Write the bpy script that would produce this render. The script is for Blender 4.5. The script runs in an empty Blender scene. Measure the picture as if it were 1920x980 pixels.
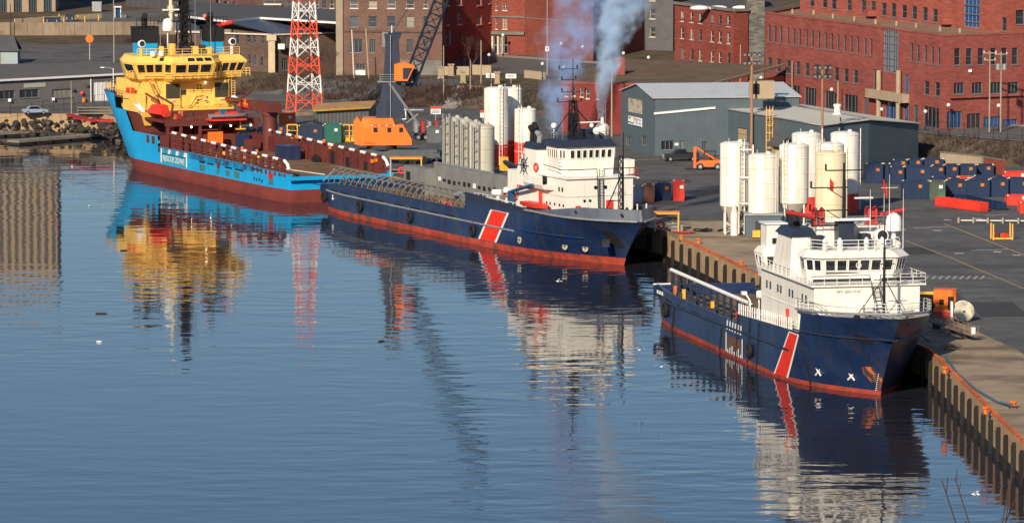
import bpy, math, random
from mathutils import Vector, Matrix
random.seed(7)
scn = bpy.context.scene
col = scn.collection
R = math.radians
# ------------------------------------------------------------------ camera
CAM_H, PITCH, FPX = 66.0, R(5.80), 9400.0
cam_data = bpy.data.cameras.new('camera')
cam = bpy.data.objects.new('camera', cam_data)
col.objects.link(cam)
cam.location = (0, 0, CAM_H)
cam.rotation_euler = (R(90) - PITCH, 0, 0)
cam_data.sensor_width = 36.0
cam_data.lens = 36.0 * FPX / 1920.0
cam_data.clip_start = 1.0
cam_data.clip_end = 20000.0
scn.camera = cam
# ------------------------------------------------------------------ world, sun, exposure
SUN_EL, SUN_AZ = R(27), R(21)        # azimuth: degrees to the left of straight behind the camera
sun_from = Vector((-math.sin(SUN_AZ) * math.cos(SUN_EL), -math.cos(SUN_AZ) * math.cos(SUN_EL), math.sin(SUN_EL)))
world = bpy.data.worlds.new('World')
scn.world = world
world.use_nodes = True
wn = world.node_tree.nodes
wl = world.node_tree.links
wn.clear()
sky = wn.new('ShaderNodeTexSky')
sky.sky_type = 'NISHITA'
sky.sun_disc = False
sky.sun_elevation = SUN_EL
sky.sun_rotation = math.atan2(sun_from.x, sun_from.y)
sky.altitude = 60
sky.air_density = 1.0
sky.dust_density = 0.6
sky.ozone_density = 5.5
bg = wn.new('ShaderNodeBackground')
bg.inputs['Strength'].default_value = 0.068
wo = wn.new('ShaderNodeOutputWorld')
wl.new(sky.outputs[0], bg.inputs['Color'])
wl.new(bg.outputs[0], wo.inputs['Surface'])
sd = bpy.data.lights.new('sun', 'SUN')
sd.energy = 4.3
sd.angle = R(1.2)
sd.color = (1.0, 0.86, 0.66)
sun = bpy.data.objects.new('sun', sd)
col.objects.link(sun)
sun.rotation_euler = sun_from.to_track_quat('Z', 'Y').to_euler()
sun.location = (-200, -200, 300)
scn.view_settings.view_transform = 'Standard'
scn.view_settings.look = 'None'
scn.view_settings.exposure = 0.42
scn.view_settings.gamma = 1.0
scn.view_settings.use_curve_mapping = False
scn.cycles.max_bounces = 6
scn.cycles.volume_bounces = 3
scn.cycles.volume_step_rate = 1.0
scn.cycles.use_denoising = True
scn.cycles.caustics_reflective = False
scn.cycles.caustics_refractive = False

# ------------------------------------------------------------------ surveying helpers
def at(px, py, z=0.0):
    """point at height z seen at pixel (px,py) of the 1920-wide photograph"""
    a, b = (px - 960) / FPX, (490 - py) / FPX
    dy = math.cos(PITCH) + b * math.sin(PITCH)
    dz = -math.sin(PITCH) + b * math.cos(PITCH)
    t = (z - CAM_H) / dz
    return Vector((a * t, dy * t, z))

def atY(px, py, Y):
    a, b = (px - 960) / FPX, (490 - py) / FPX
    dy = math.cos(PITCH) + b * math.sin(PITCH)
    dz = -math.sin(PITCH) + b * math.cos(PITCH)
    t = Y / dy
    return Vector((a * t, Y, CAM_H + dz * t))

# ------------------------------------------------------------------ materials
MATS = {}
def pm(name, c, rough=0.6, metal=0.0, var=0.12, scale=0.6, bump=0.0, bscale=8.0, spec=0.4, streak=None, rnd=0.0, mottle=None):
    """plain paint / metal / masonry with uneven tone, optional run-down streaks (colour, amount)"""
    if name in MATS:
        return MATS[name]
    m = bpy.data.materials.new(name)
    m.use_nodes = True
    nt = m.node_tree
    N, L = nt.nodes, nt.links
    b = N['Principled BSDF']
    tc = N.new('ShaderNodeTexCoord')
    no = N.new('ShaderNodeTexNoise')
    no.inputs['Scale'].default_value = scale
    no.inputs['Detail'].default_value = 5
    no.inputs['Roughness'].default_value = 0.65
    L.new(tc.outputs['Object'], no.inputs['Vector'])
    mr = N.new('ShaderNodeMapRange')
    mr.inputs['From Min'].default_value = 0.25
    mr.inputs['From Max'].default_value = 0.75
    mr.inputs['To Min'].default_value = 1 - var
    mr.inputs['To Max'].default_value = 1 + var
    L.new(no.outputs['Fac'], mr.inputs['Value'])
    val = mr.outputs[0]
    if rnd:
        oi = N.new('ShaderNodeObjectInfo')
        r2 = N.new('ShaderNodeMapRange')
        r2.inputs['To Min'].default_value = 1 - rnd
        r2.inputs['To Max'].default_value = 1 + rnd
        L.new(oi.outputs['Random'], r2.inputs['Value'])
        mu = N.new('ShaderNodeMath'); mu.operation = 'MULTIPLY'
        L.new(val, mu.inputs[0]); L.new(r2.outputs[0], mu.inputs[1])
        val = mu.outputs[0]
    vm = N.new('ShaderNodeVectorMath'); vm.operation = 'SCALE'
    vm.inputs[0].default_value = c
    L.new(val, vm.inputs['Scale'])
    outc = vm.outputs[0]
    def layer(outc, colr, fac_socket):
        mx = N.new('ShaderNodeMix'); mx.data_type = 'RGBA'
        mx.inputs['B'].default_value = (*colr, 1)
        L.new(outc, mx.inputs['A']); L.new(fac_socket, mx.inputs['Factor'])
        return mx.outputs['Result']
    if mottle:
        mc, ms, lo, hi, amt = mottle
        n2 = N.new('ShaderNodeTexNoise'); n2.inputs['Scale'].default_value = ms; n2.inputs['Detail'].default_value = 6
        L.new(tc.outputs['Object'], n2.inputs['Vector'])
        q = N.new('ShaderNodeMapRange'); q.inputs['From Min'].default_value = lo; q.inputs['From Max'].default_value = hi
        q.inputs['To Max'].default_value = amt
        L.new(n2.outputs['Fac'], q.inputs['Value'])
        outc = layer(outc, mc, q.outputs[0])
    if streak:
        sc, sa, ss = streak
        mp = N.new('ShaderNodeMapping'); mp.inputs['Scale'].default_value = (ss, ss, ss * 0.12)
        L.new(tc.outputs['Object'], mp.inputs['Vector'])
        n3 = N.new('ShaderNodeTexNoise'); n3.inputs['Scale'].default_value = 1.0; n3.inputs['Detail'].default_value = 4
        L.new(mp.outputs[0], n3.inputs['Vector'])
        q = N.new('ShaderNodeMapRange'); q.inputs['From Min'].default_value = 0.52; q.inputs['From Max'].default_value = 0.78
        q.inputs['To Max'].default_value = sa
        L.new(n3.outputs['Fac'], q.inputs['Value'])
        outc = layer(outc, sc, q.outputs[0])
    L.new(outc, b.inputs['Base Color'])
    b.inputs['Roughness'].default_value = rough
    b.inputs['Metallic'].default_value = metal
    b.inputs['Specular IOR Level'].default_value = spec
    if bump:
        n4 = N.new('ShaderNodeTexNoise'); n4.inputs['Scale'].default_value = bscale; n4.inputs['Detail'].default_value = 4
        L.new(tc.outputs['Object'], n4.inputs['Vector'])
        bp = N.new('ShaderNodeBump'); bp.inputs['Strength'].default_value = 1.0; bp.inputs['Distance'].default_value = bump
        L.new(n4.outputs['Fac'], bp.inputs['Height'])
        L.new(bp.outputs[0], b.inputs['Normal'])
    MATS[name] = m
    return m

def plates(m, pw=5.0, ph=1.9, amt=0.35):
    """faint welded plate seams over a painted hull"""
    N, L = m.node_tree.nodes, m.node_tree.links
    b = N['Principled BSDF']
    src = b.inputs['Base Color'].links[0].from_socket
    tc = N.new('ShaderNodeTexCoord'); mp = N.new('ShaderNodeMapping'); mp.inputs['Rotation'].default_value = (R(90), 0, 0)
    L.new(tc.outputs['Object'], mp.inputs[0])
    br = N.new('ShaderNodeTexBrick'); br.inputs['Scale'].default_value = 1; br.inputs['Brick Width'].default_value = pw; br.inputs['Row Height'].default_value = ph
    br.inputs['Mortar Size'].default_value = .035; br.inputs['Mortar Smooth'].default_value = .6
    br.inputs['Color1'].default_value = (1, 1, 1, 1); br.inputs['Color2'].default_value = (.80, .80, .80, 1); br.inputs['Mortar'].default_value = (.35, .33, .33, 1)
    L.new(mp.outputs[0], br.inputs['Vector'])
    mx = N.new('ShaderNodeMix'); mx.data_type = 'RGBA'; mx.blend_type = 'MULTIPLY'; mx.inputs['Factor'].default_value = amt
    L.new(src, mx.inputs['A']); L.new(br.outputs['Color'], mx.inputs['B']); L.new(mx.outputs['Result'], b.inputs['Base Color'])
    n = N.new('ShaderNodeTexNoise'); n.inputs['Scale'].default_value = .55; n.inputs['Detail'].default_value = 2; L.new(tc.outputs['Object'], n.inputs['Vector'])
    bp = N.new('ShaderNodeBump'); bp.inputs['Distance'].default_value = .05; L.new(n.outputs['Fac'], bp.inputs['Height']); L.new(bp.outputs[0], b.inputs['Normal'])
    return m

def corr(name, c, period=0.25, depth=0.05, axis=0, rough=0.5, var=0.1, streak=None, metal=0.0):
    """ribbed sheet metal"""
    if name in MATS:
        return MATS[name]
    m = pm(name, c, rough, metal, var, 0.4, streak=streak)
    N, L = m.node_tree.nodes, m.node_tree.links
    tc = N.new('ShaderNodeTexCoord')
    wv = N.new('ShaderNodeTexWave'); wv.wave_type = 'BANDS'; wv.bands_direction = 'XYZ'[axis]
    wv.inputs['Scale'].default_value = 0.314 / period
    L.new(tc.outputs['Object'], wv.inputs['Vector'])
    bp = N.new('ShaderNodeBump'); bp.inputs['Strength'].default_value = 1; bp.inputs['Distance'].default_value = depth
    L.new(wv.outputs['Fac'], bp.inputs['Height'])
    L.new(bp.outputs[0], N['Principled BSDF'].inputs['Normal'])
    return m

def brickm(name, c, mortar, var=0.25, sx=1.0):
    """brick masonry too far to tell single bricks apart"""
    if name in MATS:
        return MATS[name]
    m = bpy.data.materials.new(name); m.use_nodes = True
    N, L = m.node_tree.nodes, m.node_tree.links
    b = N['Principled BSDF']
    tc = N.new('ShaderNodeTexCoord')
    mp = N.new('ShaderNodeMapping'); mp.inputs['Rotation'].default_value = (R(90), 0, 0)
    br = N.new('ShaderNodeTexBrick')
    br.inputs['Scale'].default_value = 1.0
    br.inputs['Brick Width'].default_value = 0.45 * sx
    br.inputs['Row Height'].default_value = 0.15 * sx
    br.inputs['Mortar Size'].default_value = 0.012
    br.inputs['Color1'].default_value = (*[v * (1 - var) for v in c], 1)
    br.inputs['Color2'].default_value = (*[v * (1 + var) for v in c], 1)
    br.inputs['Mortar'].default_value = (*mortar, 1)
    L.new(tc.outputs['Object'], mp.inputs['Vector']); L.new(mp.outputs[0], br.inputs['Vector'])
    no = N.new('ShaderNodeTexNoise'); no.inputs['Scale'].default_value = 0.25; no.inputs['Detail'].default_value = 6
    L.new(tc.outputs['Object'], no.inputs['Vector'])
    mr = N.new('ShaderNodeMapRange'); mr.inputs['From Min'].default_value = .25; mr.inputs['From Max'].default_value = .75
    mr.inputs['To Min'].default_value = 0.84; mr.inputs['To Max'].default_value = 1.16
    L.new(no.outputs['Fac'], mr.inputs['Value'])
    vm = N.new('ShaderNodeVectorMath'); vm.operation = 'SCALE'
    L.new(br.outputs['Color'], vm.inputs[0]); L.new(mr.outputs[0], vm.inputs['Scale'])
    L.new(vm.outputs[0], b.inputs['Base Color'])
    b.inputs['Roughness'].default_value = 0.9
    b.inputs['Specular IOR Level'].default_value = 0.15
    MATS[name] = m
    return m

def glassm(name, c=(0.02, 0.025, 0.03), rough=0.08):
    return pm(name, c, rough, 0.0, 0.3, 0.7, spec=0.8, rnd=0.35)

def emitm(name, c, s):
    if name in MATS:
        return MATS[name]
    m = bpy.data.materials.new(name); m.use_nodes = True
    b = m.node_tree.nodes['Principled BSDF']
    b.inputs['Base Color'].default_value = (*c, 1)
    b.inputs['Emission Color'].default_value = (*c, 1)
    b.inputs['Emission Strength'].default_value = s
    MATS[name] = m
    return m

# ------------------------------------------------------------------ mesh builder
class MB:
    def __init__(s):
        s.v, s.f = [], []
    def add(s, vs, fs):
        o = len(s.v)
        s.v += [tuple(p) for p in vs]
        s.f += [tuple(i + o for i in f) for f in fs]
        return s
    def bx(s, x0, x1, y0, y1, z0, z1):
        v = [(x0, y0, z0), (x1, y0, z0), (x1, y1, z0), (x0, y1, z0), (x0, y0, z1), (x1, y0, z1), (x1, y1, z1), (x0, y1, z1)]
        return s.add(v, [(3, 2, 1, 0), (4, 5, 6, 7), (0, 1, 5, 4), (1, 2, 6, 5), (2, 3, 7, 6), (3, 0, 4, 7)])
    def box(s, c, d, rz=0.0, rx=0.0):
        x, y, z = d[0] / 2, d[1] / 2, d[2] / 2
        M = Matrix.Translation(c) @ Matrix.Rotation(rz, 4, 'Z') @ Matrix.Rotation(rx, 4, 'X')
        v = [M @ Vector(p) for p in ((-x, -y, -z), (x, -y, -z), (x, y, -z), (-x, y, -z), (-x, -y, z), (x, -y, z), (x, y, z), (-x, y, z))]
        return s.add(v, [(3, 2, 1, 0), (4, 5, 6, 7), (0, 1, 5, 4), (1, 2, 6, 5), (2, 3, 7, 6), (3, 0, 4, 7)])
    def prism(s, poly, z0, z1, z1s=None):
        n = len(poly)
        v = [(p[0], p[1], z0) for p in poly] + [(p[0], p[1], (z1s[i] if z1s else z1)) for i, p in enumerate(poly)]
        f = [tuple(range(n - 1, -1, -1)), tuple(range(n, 2 * n))]
        f += [(i, (i + 1) % n, n + (i + 1) % n, n + i) for i in range(n)]
        return s.add(v, f)
    def loft(s, rings, cap=True, closed=True):
        n = len(rings[0])
        v = [p for r in rings for p in r]
        f = []
        for k in range(len(rings) - 1):
            for i in range(n if closed else n - 1):
                j = (i + 1) % n
                f.append((k * n + i, k * n + j, (k + 1) * n + j, (k + 1) * n + i))
        if cap:
            f.append(tuple(range(n - 1, -1, -1)))
            f.append(tuple((len(rings) - 1) * n + i for i in range(n)))
        return s.add(v, f)
    def tube(s, p, q, r, n=6, r2=None, cap=True):
        p, q = Vector(p), Vector(q)
        d = (q - p)
        if d.length < 1e-6:
            return s
        d.normalize()
        a = d.orthogonal().normalized(); b = d.cross(a)
        r2 = r if r2 is None else r2
        rings = []
        for c, rr in ((p, r), (q, r2)):
            rings.append([c + (a * math.cos(2 * math.pi * i / n) + b * math.sin(2 * math.pi * i / n)) * rr for i in range(n)])
        return s.loft(rings, cap)
    def path(s, pts, r, n=5):
        for a, b in zip(pts[:-1], pts[1:]):
            s.tube(a, b, r, n)
        return s
    def lathe(s, prof, n=20, c=(0, 0, 0), cap=True):
        rings = [[(c[0] + r * math.cos(2 * math.pi * i / n), c[1] + r * math.sin(2 * math.pi * i / n), c[2] + z) for i in range(n)] for r, z in prof]
        return s.loft(rings, cap)
    def lathe_ax(s, prof, p, d, n=12):
        """profile (r, t) swept about the axis through p along d"""
        p, d = Vector(p), Vector(d).normalized()
        a = d.orthogonal().normalized(); b = d.cross(a)
        rings = [[p + d * t + (a * math.cos(2 * math.pi * i / n) + b * math.sin(2 * math.pi * i / n)) * r for i in range(n)] for r, t in prof]
        return s.loft(rings)
    def ball(s, c, r, n=10, m=6, sx=1, sy=1, sz=1):
        rings = []
        for k in range(m + 1):
            t = -math.pi / 2 + math.pi * (k + 0.001) / (m + 0.002)
            rings.append([(c[0] + sx * r * math.cos(t) * math.cos(2 * math.pi * i / n), c[1] + sy * r * math.cos(t) * math.sin(2 * math.pi * i / n), c[2] + sz * r * math.sin(t)) for i in range(n)])
        return s.loft(rings)
    def torus(s, c, d, Rr, r, n=16, m=6):
        c, d = Vector(c), Vector(d).normalized()
        a = d.orthogonal().normalized(); b = d.cross(a)
        v, f = [], []
        for i in range(n):
            t = 2 * math.pi * i / n
            e = a * math.cos(t) + b * math.sin(t)
            for j in range(m):
                u = 2 * math.pi * j / m
                v.append(c + e * (Rr + r * math.cos(u)) + d * r * math.sin(u))
        for i in range(n):
            for j in range(m):
                f.append((i * m + j, ((i + 1) % n) * m + j, ((i + 1) % n) * m + (j + 1) % m, i * m + (j + 1) % m))
        return s.add(v, f)
    def slab(s, quad, t0, t1):
        """a quad (4 points) extruded along its normal from t0 to t1"""
        q = [Vector(p) for p in quad]
        n = (q[1] - q[0]).cross(q[3] - q[0]).normalized()
        v = [p + n * t0 for p in q] + [p + n * t1 for p in q]
        return s.add(v, [(3, 2, 1, 0), (4, 5, 6, 7), (0, 1, 5, 4), (1, 2, 6, 5), (2, 3, 7, 6), (3, 0, 4, 7)])
    def mesh(s, name, smooth=False):
        me = bpy.data.meshes.new(name)
        me.from_pydata(s.v, [], s.f)
        me.update()
        if smooth:
            me.polygons.foreach_set('use_smooth', [True] * len(me.polygons))
        return me
    def build(s, name, mat, parent=None, smooth=False, loc=None, rz=0.0, auto=None):
        me = s.mesh(name, smooth)
        if auto is not None:
            me.polygons.foreach_set('use_smooth', [True] * len(me.polygons))
            me.set_sharp_from_angle(angle=R(auto))
        me.materials.append(mat)
        return link(name, me, parent, loc, rz)

def link(name, data, parent=None, loc=None, rz=0.0):
    o = bpy.data.objects.new(name, data)
    col.objects.link(o)
    if parent is not None:
        o.parent = parent
    if loc is not None:
        o.location = loc
    o.rotation_euler = (0, 0, rz)
    return o

def tag(o, label=None, cat=None, group=None, kind=None):
    if label: o['label'] = label
    if cat: o['category'] = cat
    if group: o['group'] = group
    if kind: o['kind'] = kind
    return o

def thing(name, label, cat, loc=(0, 0, 0), rz=0.0, group=None):
    return tag(link(name, None, None, loc, rz), label, cat, group)

def copy_tree(o, parent=None):
    c = o.copy(); col.objects.link(c); c.parent = parent
    for ch in o.children:
        copy_tree(ch, c)
    return c

def text(body, size, mat, parent, loc, rot, name='lettering', align='CENTER', ext=0.01, sx=1.0):
    cu = bpy.data.curves.new(name, 'FONT')
    cu.body = body; cu.size = size; cu.align_x = align; cu.align_y = 'CENTER'; cu.extrude = ext
    cu.resolution_u = 2
    tmp = bpy.data.objects.new(name, cu); col.objects.link(tmp)
    me = bpy.data.meshes.new_from_object(tmp.evaluated_get(bpy.context.evaluated_depsgraph_get()))
    bpy.data.objects.remove(tmp)
    me.name = name; me.materials.clear(); me.materials.append(mat)
    o = link(name, me, parent, loc)
    o.rotation_euler = rot
    o.scale = (sx, 1, 1)
    return o

def in_quad(q, u, v):
    """bilinear point of quad (bl, br, tr, tl)"""
    a = Vector(q[0]).lerp(Vector(q[1]), u); b = Vector(q[3]).lerp(Vector(q[2]), u)
    return a.lerp(b, v)

def quad_part(q, u0, u1, v0, v1):
    return [in_quad(q, u0, v0), in_quad(q, u1, v0), in_quad(q, u1, v1), in_quad(q, u0, v1)]

def windows_on(q, n, u0, u1, v0, v1, gap, mat, parent, name='window', t=0.05, fmat=None, fw=0.06):
    """n separate panes across a face, each with its raised frame"""
    w = (u1 - u0) / n
    for i in range(n):
        a, b = u0 + w * i + w * gap / 2, u0 + w * (i + 1) - w * gap / 2
        p = MB().slab(quad_part(q, a, b, v0, v1), -0.03, t).build(name, mat, parent)
        if fmat is not None:
            Q = quad_part(q, a, b, v0, v1)
            f = MB()
            m_ = [Q[0], Q[1], Q[2], Q[3]]
            nrm = (Q[1] - Q[0]).cross(Q[3] - Q[0]).normalized() * (t + 0.01)
            for k in range(4):
                f.tube(m_[k] + nrm, m_[(k + 1) % 4] + nrm, fw, 4)
            f.build('frame', fmat, p)

def rail(pts, h, mat, parent, name='railing', step=1.5, r=0.035, bars=3, closed=False):
    """stanchions with horizontal bars along a line"""
    m = MB()
    pts = [Vector(p) for p in pts]
    if closed: pts.append(pts[0])
    for a, b in zip(pts[:-1], pts[1:]):
        n = max(1, round((b - a).length / step))
        for k in range(n + 1):
            p = a.lerp(b, k / n)
            m.tube(p, p + Vector((0, 0, h)), r, 4)
        for j in range(1, bars + 1):
            z = Vector((0, 0, h * j / bars))
            m.tube(a + z, b + z, r * (1.0 if j == bars else 0.75), 4)
    return m.build(name, mat, parent)
# ================================================================== THE SETTING
Z_Q = 3.6                                  # quay level above the water
YB = [(-3000, 918), (-140, 918), (-90, 921), (-60, 926), (-40, 912), (-22, 890), (-5, 876), (10, 862), (22, 852), (42, 828),
      (56, 795), (63, 772), (72, 760), (95, 735), (140, 700), (3000, 690)]
def toe(x):
    for (a, ya), (b, yb) in zip(YB[:-1], YB[1:]):
        if x <= b:
            return ya + (yb - ya) * (x - a) / (b - a)
    return YB[-1][1]
def ss(t):
    t = max(0.0, min(1.0, t))
    return t * t * (3 - 2 * t)
def hgt(x, y):
    d = y - toe(x)
    if d <= 0:
        return Z_Q
    z = Z_Q + 3.0 * ss(d / 12.0) + 0.016 * max(0, min(d, 500) - 12)
    z += 2.2 * ss((d - 108) / 1.5) * ss((-50 - x) / 6.0)
    z += 0.05 * max(0.0, min(d, 1500) - 260)
    return z
def ter(px, py):
    z = 6.0
    for _ in range(60):
        p = at(px, py, z)
        z = 0.5 * z + 0.5 * hgt(p.x, p.y)
    p = at(px, py, z)
    return Vector((p.x, p.y, hgt(p.x, p.y)))

# --- water
def water_material():
    m = bpy.data.materials.new('harbour_water'); m.use_nodes = True
    N, L = m.node_tree.nodes, m.node_tree.links
    b = N['Principled BSDF']
    b.inputs['Base Color'].default_value = (0.020, 0.021, 0.030, 1)
    b.inputs['Roughness'].default_value = 0.035
    b.inputs['IOR'].default_value = 1.28
    b.inputs['Specular IOR Level'].default_value = 0.5
    tc = N.new('ShaderNodeTexCoord')
    def noise(sx, sy, det, rot=0.0):
        mp = N.new('ShaderNodeMapping'); mp.inputs['Scale'].default_value = (sx, sy, 1)
        mp.inputs['Rotation'].default_value = (0, 0, rot)
        L.new(tc.outputs['Object'], mp.inputs['Vector'])
        n = N.new('ShaderNodeTexNoise'); n.inputs['Scale'].default_value = 1; n.inputs['Detail'].default_value = det
        n.inputs['Roughness'].default_value = 0.55
        L.new(mp.outputs[0], n.inputs['Vector'])
        return n.outputs['Fac']
    # where the breeze touches: patches of more and less ripple
    wind = noise(0.020, 0.010, 4, 0.4)
    mr = N.new('ShaderNodeMapRange'); mr.inputs['From Min'].default_value = 0.35; mr.inputs['From Max'].default_value = 0.7
    mr.inputs['To Min'].default_value = 0.22; mr.inputs['To Max'].default_value = 1.7
    L.new(wind, mr.inputs['Value'])
    sp = N.new('ShaderNodeSeparateXYZ'); L.new(tc.outputs['Object'], sp.inputs[0])
    mx = N.new('ShaderNodeMapRange'); mx.inputs['From Min'].default_value = -15; mx.inputs['From Max'].default_value = 40
    mx.inputs['To Min'].default_value = 0.65; mx.inputs['To Max'].default_value = 2.3
    L.new(sp.outputs['X'], mx.inputs['Value'])
    mw = N.new('ShaderNodeMath'); mw.operation = 'MULTIPLY'; L.new(mr.outputs[0], mw.inputs[0]); L.new(mx.outputs[0], mw.inputs[1])
    prev = None
    for (sx, sy, det, rot, dist) in ((0.085, 0.17, 1.0, 0.10, 0.050), (0.22, 0.36, 1.5, -0.25, 0.034), (0.7, 1.0, 2, 0.3, 0.004)):
        bp = N.new('ShaderNodeBump'); bp.inputs['Strength'].default_value = 1.0
        dm = N.new('ShaderNodeMath'); dm.operation = 'MULTIPLY'; dm.inputs[1].default_value = dist * WAVE
        L.new(mw.outputs[0], dm.inputs[0]); L.new(dm.outputs[0], bp.inputs['Distance'])
        L.new(noise(sx, sy, det, rot), bp.inputs['Height'])
        if prev is not None:
            L.new(prev, bp.inputs['Normal'])
        prev = bp.outputs[0]
    L.new(prev, b.inputs['Normal'])
    return m
WAVE = 1.6
w = MB(); w.add([(-1500, -300, 0), (1500, -300, 0), (1500, 905, 0), (-1500, 905, 0)], [(0, 1, 2, 3)])
tag(w.build('water', water_material()), 'dark blue harbour water with small ripples and reflections', kind='structure')

# --- quay, yard and hillside
M_ASPH = pm('asphalt', (0.108, 0.107, 0.106), 0.85, var=0.34, scale=0.3, spec=0.25, mottle=((0.055, 0.052, 0.05), 0.09, 0.5, 0.68, 0.65))
M_CONC = pm('weathered_concrete', (0.33, 0.255, 0.175), 0.9, var=0.25, scale=0.3, spec=0.2, mottle=((0.11, 0.085, 0.06), 0.16, 0.48, 0.66, 0.75))
M_QWALL = pm('quay_wall_concrete', (0.40, 0.27, 0.155), 0.9, var=0.25, scale=0.5, spec=0.2, streak=((0.10, 0.075, 0.05), 0.6, 1.2))
M_PILE = pm('tarred_fender_pile', (0.012, 0.010, 0.010), 0.8, var=0.5, scale=2.0, rnd=0.3)
M_TIMB = pm('dark_fender_timber', (0.035, 0.026, 0.022), 0.85, var=0.4, scale=1.5, rnd=0.3)
M_ORNG = pm('worn_orange_paint', (0.62, 0.13, 0.03), 0.7, var=0.25, scale=1.0, rnd=0.2, mottle=((0.22, 0.10, 0.06), 0.8, 0.5, 0.66, 0.8))
M_SOIL = pm('brown_winter_ground', (0.115, 0.085, 0.06), 0.95, var=0.4, scale=0.15, spec=0.1, bump=0.15, bscale=1.5, mottle=((0.06, 0.05, 0.035), 0.25, 0.45, 0.7, 0.8))
quay_edge = [(52.0, 330.0), (46.3, 449.6), (43.5, 521.0), (30.6, 590.6), (21.9, 640.0), (19.9, 651.0), (-14.9, 731.5), (-17.0, 738.0), (-57.0, 826.0),
             (-63.0, 848.0), (-71.0, 867.0), (-85.0, 868.0), (-110.0, 864.0), (-300.0, 860.0), (-1400, 860)]
land = quay_edge + [(-1400, 930), (-140, 930), (-60, 938), (-22, 902), (10, 874), (42, 840), (63, 784), (95, 747), (140, 712), (1400, 700), (1400, 330)]
yard = MB().prism(land[::-1], -5.0, Z_Q - 0.004)
yo = tag(yard.build('quay_ground', M_QWALL), 'concrete quay carrying the asphalt yard', kind='structure')
def sheet(name, pts, z, mat, parent=None):
    return MB().add([(p[0], p[1], z) for p in pts], [tuple(range(len(pts)))]).build(name, mat, parent)
inner = [(p[0] + 0.0, p[1]) for p in land]
tag(sheet('yard_asphalt', inner[::-1], Z_Q, M_ASPH), 'grey asphalt yard on the quay', kind='structure')
apron_in = [(75, 330), (58.0, 450.0), (53.0, 523.0), (47.0, 560.0), (43.0, 600.0), (36.0, 640.0), (33, 668), (22, 668), (-3, 736.0), (-14.0, 741.0)]
apron = [(52.0, 330.0), (46.3, 449.6), (43.5, 521.0), (30.6, 590.6), (21.9, 640.0), (19.9, 651.0), (-14.9, 731.5)] + apron_in[::-1]
tag(sheet('quay_apron', apron[::-1], Z_Q + 0.008, M_CONC), 'tan concrete strip along the quay edge', kind='structure')
# fender piles, edge beam and bollards along the quay
pile_me = None
acc = 0.0
edge_root = thing('quay_edge_beam', 'worn orange timber beam running along the quay edge', 'edge beam', (0, 0, 0))
for (a, b) in zip(quay_edge[0:6], quay_edge[1:7]):
    a, b = Vector((*a, 0)), Vector((*b, 0))
    d = b - a
    ln = d.length
    u = d.normalized()
    nrm = Vector((-u.y, u.x, 0))          # towards the water (left of travel)
    if nrm.x > 0: nrm = -nrm
    ang = math.atan2(u.y, u.x)
    s = (-acc) % 5.2
    while s < ln:
        p = a + u * s
        if p.y > 440 and p.y < 735:
            if pile_me is None:
                m_ = MB().bx(-0.22, 0.22, 0.0, 0.42, -2.5, 2.95).bx(-0.16, 0.16, 0.02, 0.36, 2.95, 3.2)
                pile_me = m_.mesh('fender_pile'); pile_me.materials.append(M_PILE)
            o = link('fender_pile', pile_me, yo, p, ang if nrm.dot(Vector((-u.y, u.x, 0))) > 0 else ang + math.pi)
        s += 5.2
    acc = (acc + ln) % 5.2
    n = max(1, int(ln / 6.0))
    for k in range(n):
        p, q = a + u * (ln * k / n), a + u * (ln * (k + 1) / n - 0.08)
        if p.y < 430 or p.y > 733: continue
        mid = (p + q) / 2 - nrm * 0.25
        mat = M_ORNG if p.y < 634 else M_CONC
        MB().box((mid.x, mid.y, Z_Q + 0.14), ((q - p).length, 0.34, 0.30), ang).build('beam_length', mat, edge_root)
    # dark weed band at the waterline
M_WEED = pm('dark_waterline_weed', (0.012, 0.012, 0.010), 0.6, var=0.3)
wb = MB()
for (a, b) in zip(quay_edge[0:8], quay_edge[1:9]):
    a, b = Vector((*a, 0)), Vector((*b, 0)); u = (b - a).normalized(); nrm = Vector((-u.y, u.x, 0)); nrm = -nrm if nrm.x > 0 else nrm
    wb.slab([a + nrm * .06 + Vector((0, 0, -1)), b + nrm * .06 + Vector((0, 0, -1)), b + nrm * .06 + Vector((0, 0, .75)), a + nrm * .06 + Vector((0, 0, .75))], -.05, .05)
wb.build('waterline_weed_band', M_WEED, yo)
M_BOLL = pm('orange_bollard_paint', (0.75, 0.17, 0.02), 0.6, var=0.2, scale=2)
def bollard(px, py, label, h=0.75, mat=M_BOLL):
    p = at(px, py, Z_Q)
    t = thing('mooring_bollard', label, 'bollard', p, 0, 'bollards along the quay edge')
    MB().lathe([(.30, 0), (.30, .06), (.19, .08), (.18, h * .6), (.34, h * .72), (.36, h * .9), (.2, h)], 12).build('post', mat, t, auto=40)
    MB().bx(-.4, .4, -.4, .4, 0.0, .04).build('base_plate', M_TIMB, t)
for px, py, lb in ((1278, 450, 'orange mooring bollard beside the blue workboat bow at the end of the orange beam'), (1310, 457, 'orange bollard set back from the edge near the red hose'),
                   (1390, 500, 'orange mooring bollard on the edge in front of the grey legged silo'), (1772, 700, 'orange bollard nearest the bow of the closest ship, on the orange beam'),
                   (1848, 776, 'orange bollard halfway down the orange beam at the lower edge'), (1900, 765, 'rusty orange bollard holding the blue mooring rope')):
    bollard(px, py, lb)

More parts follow.
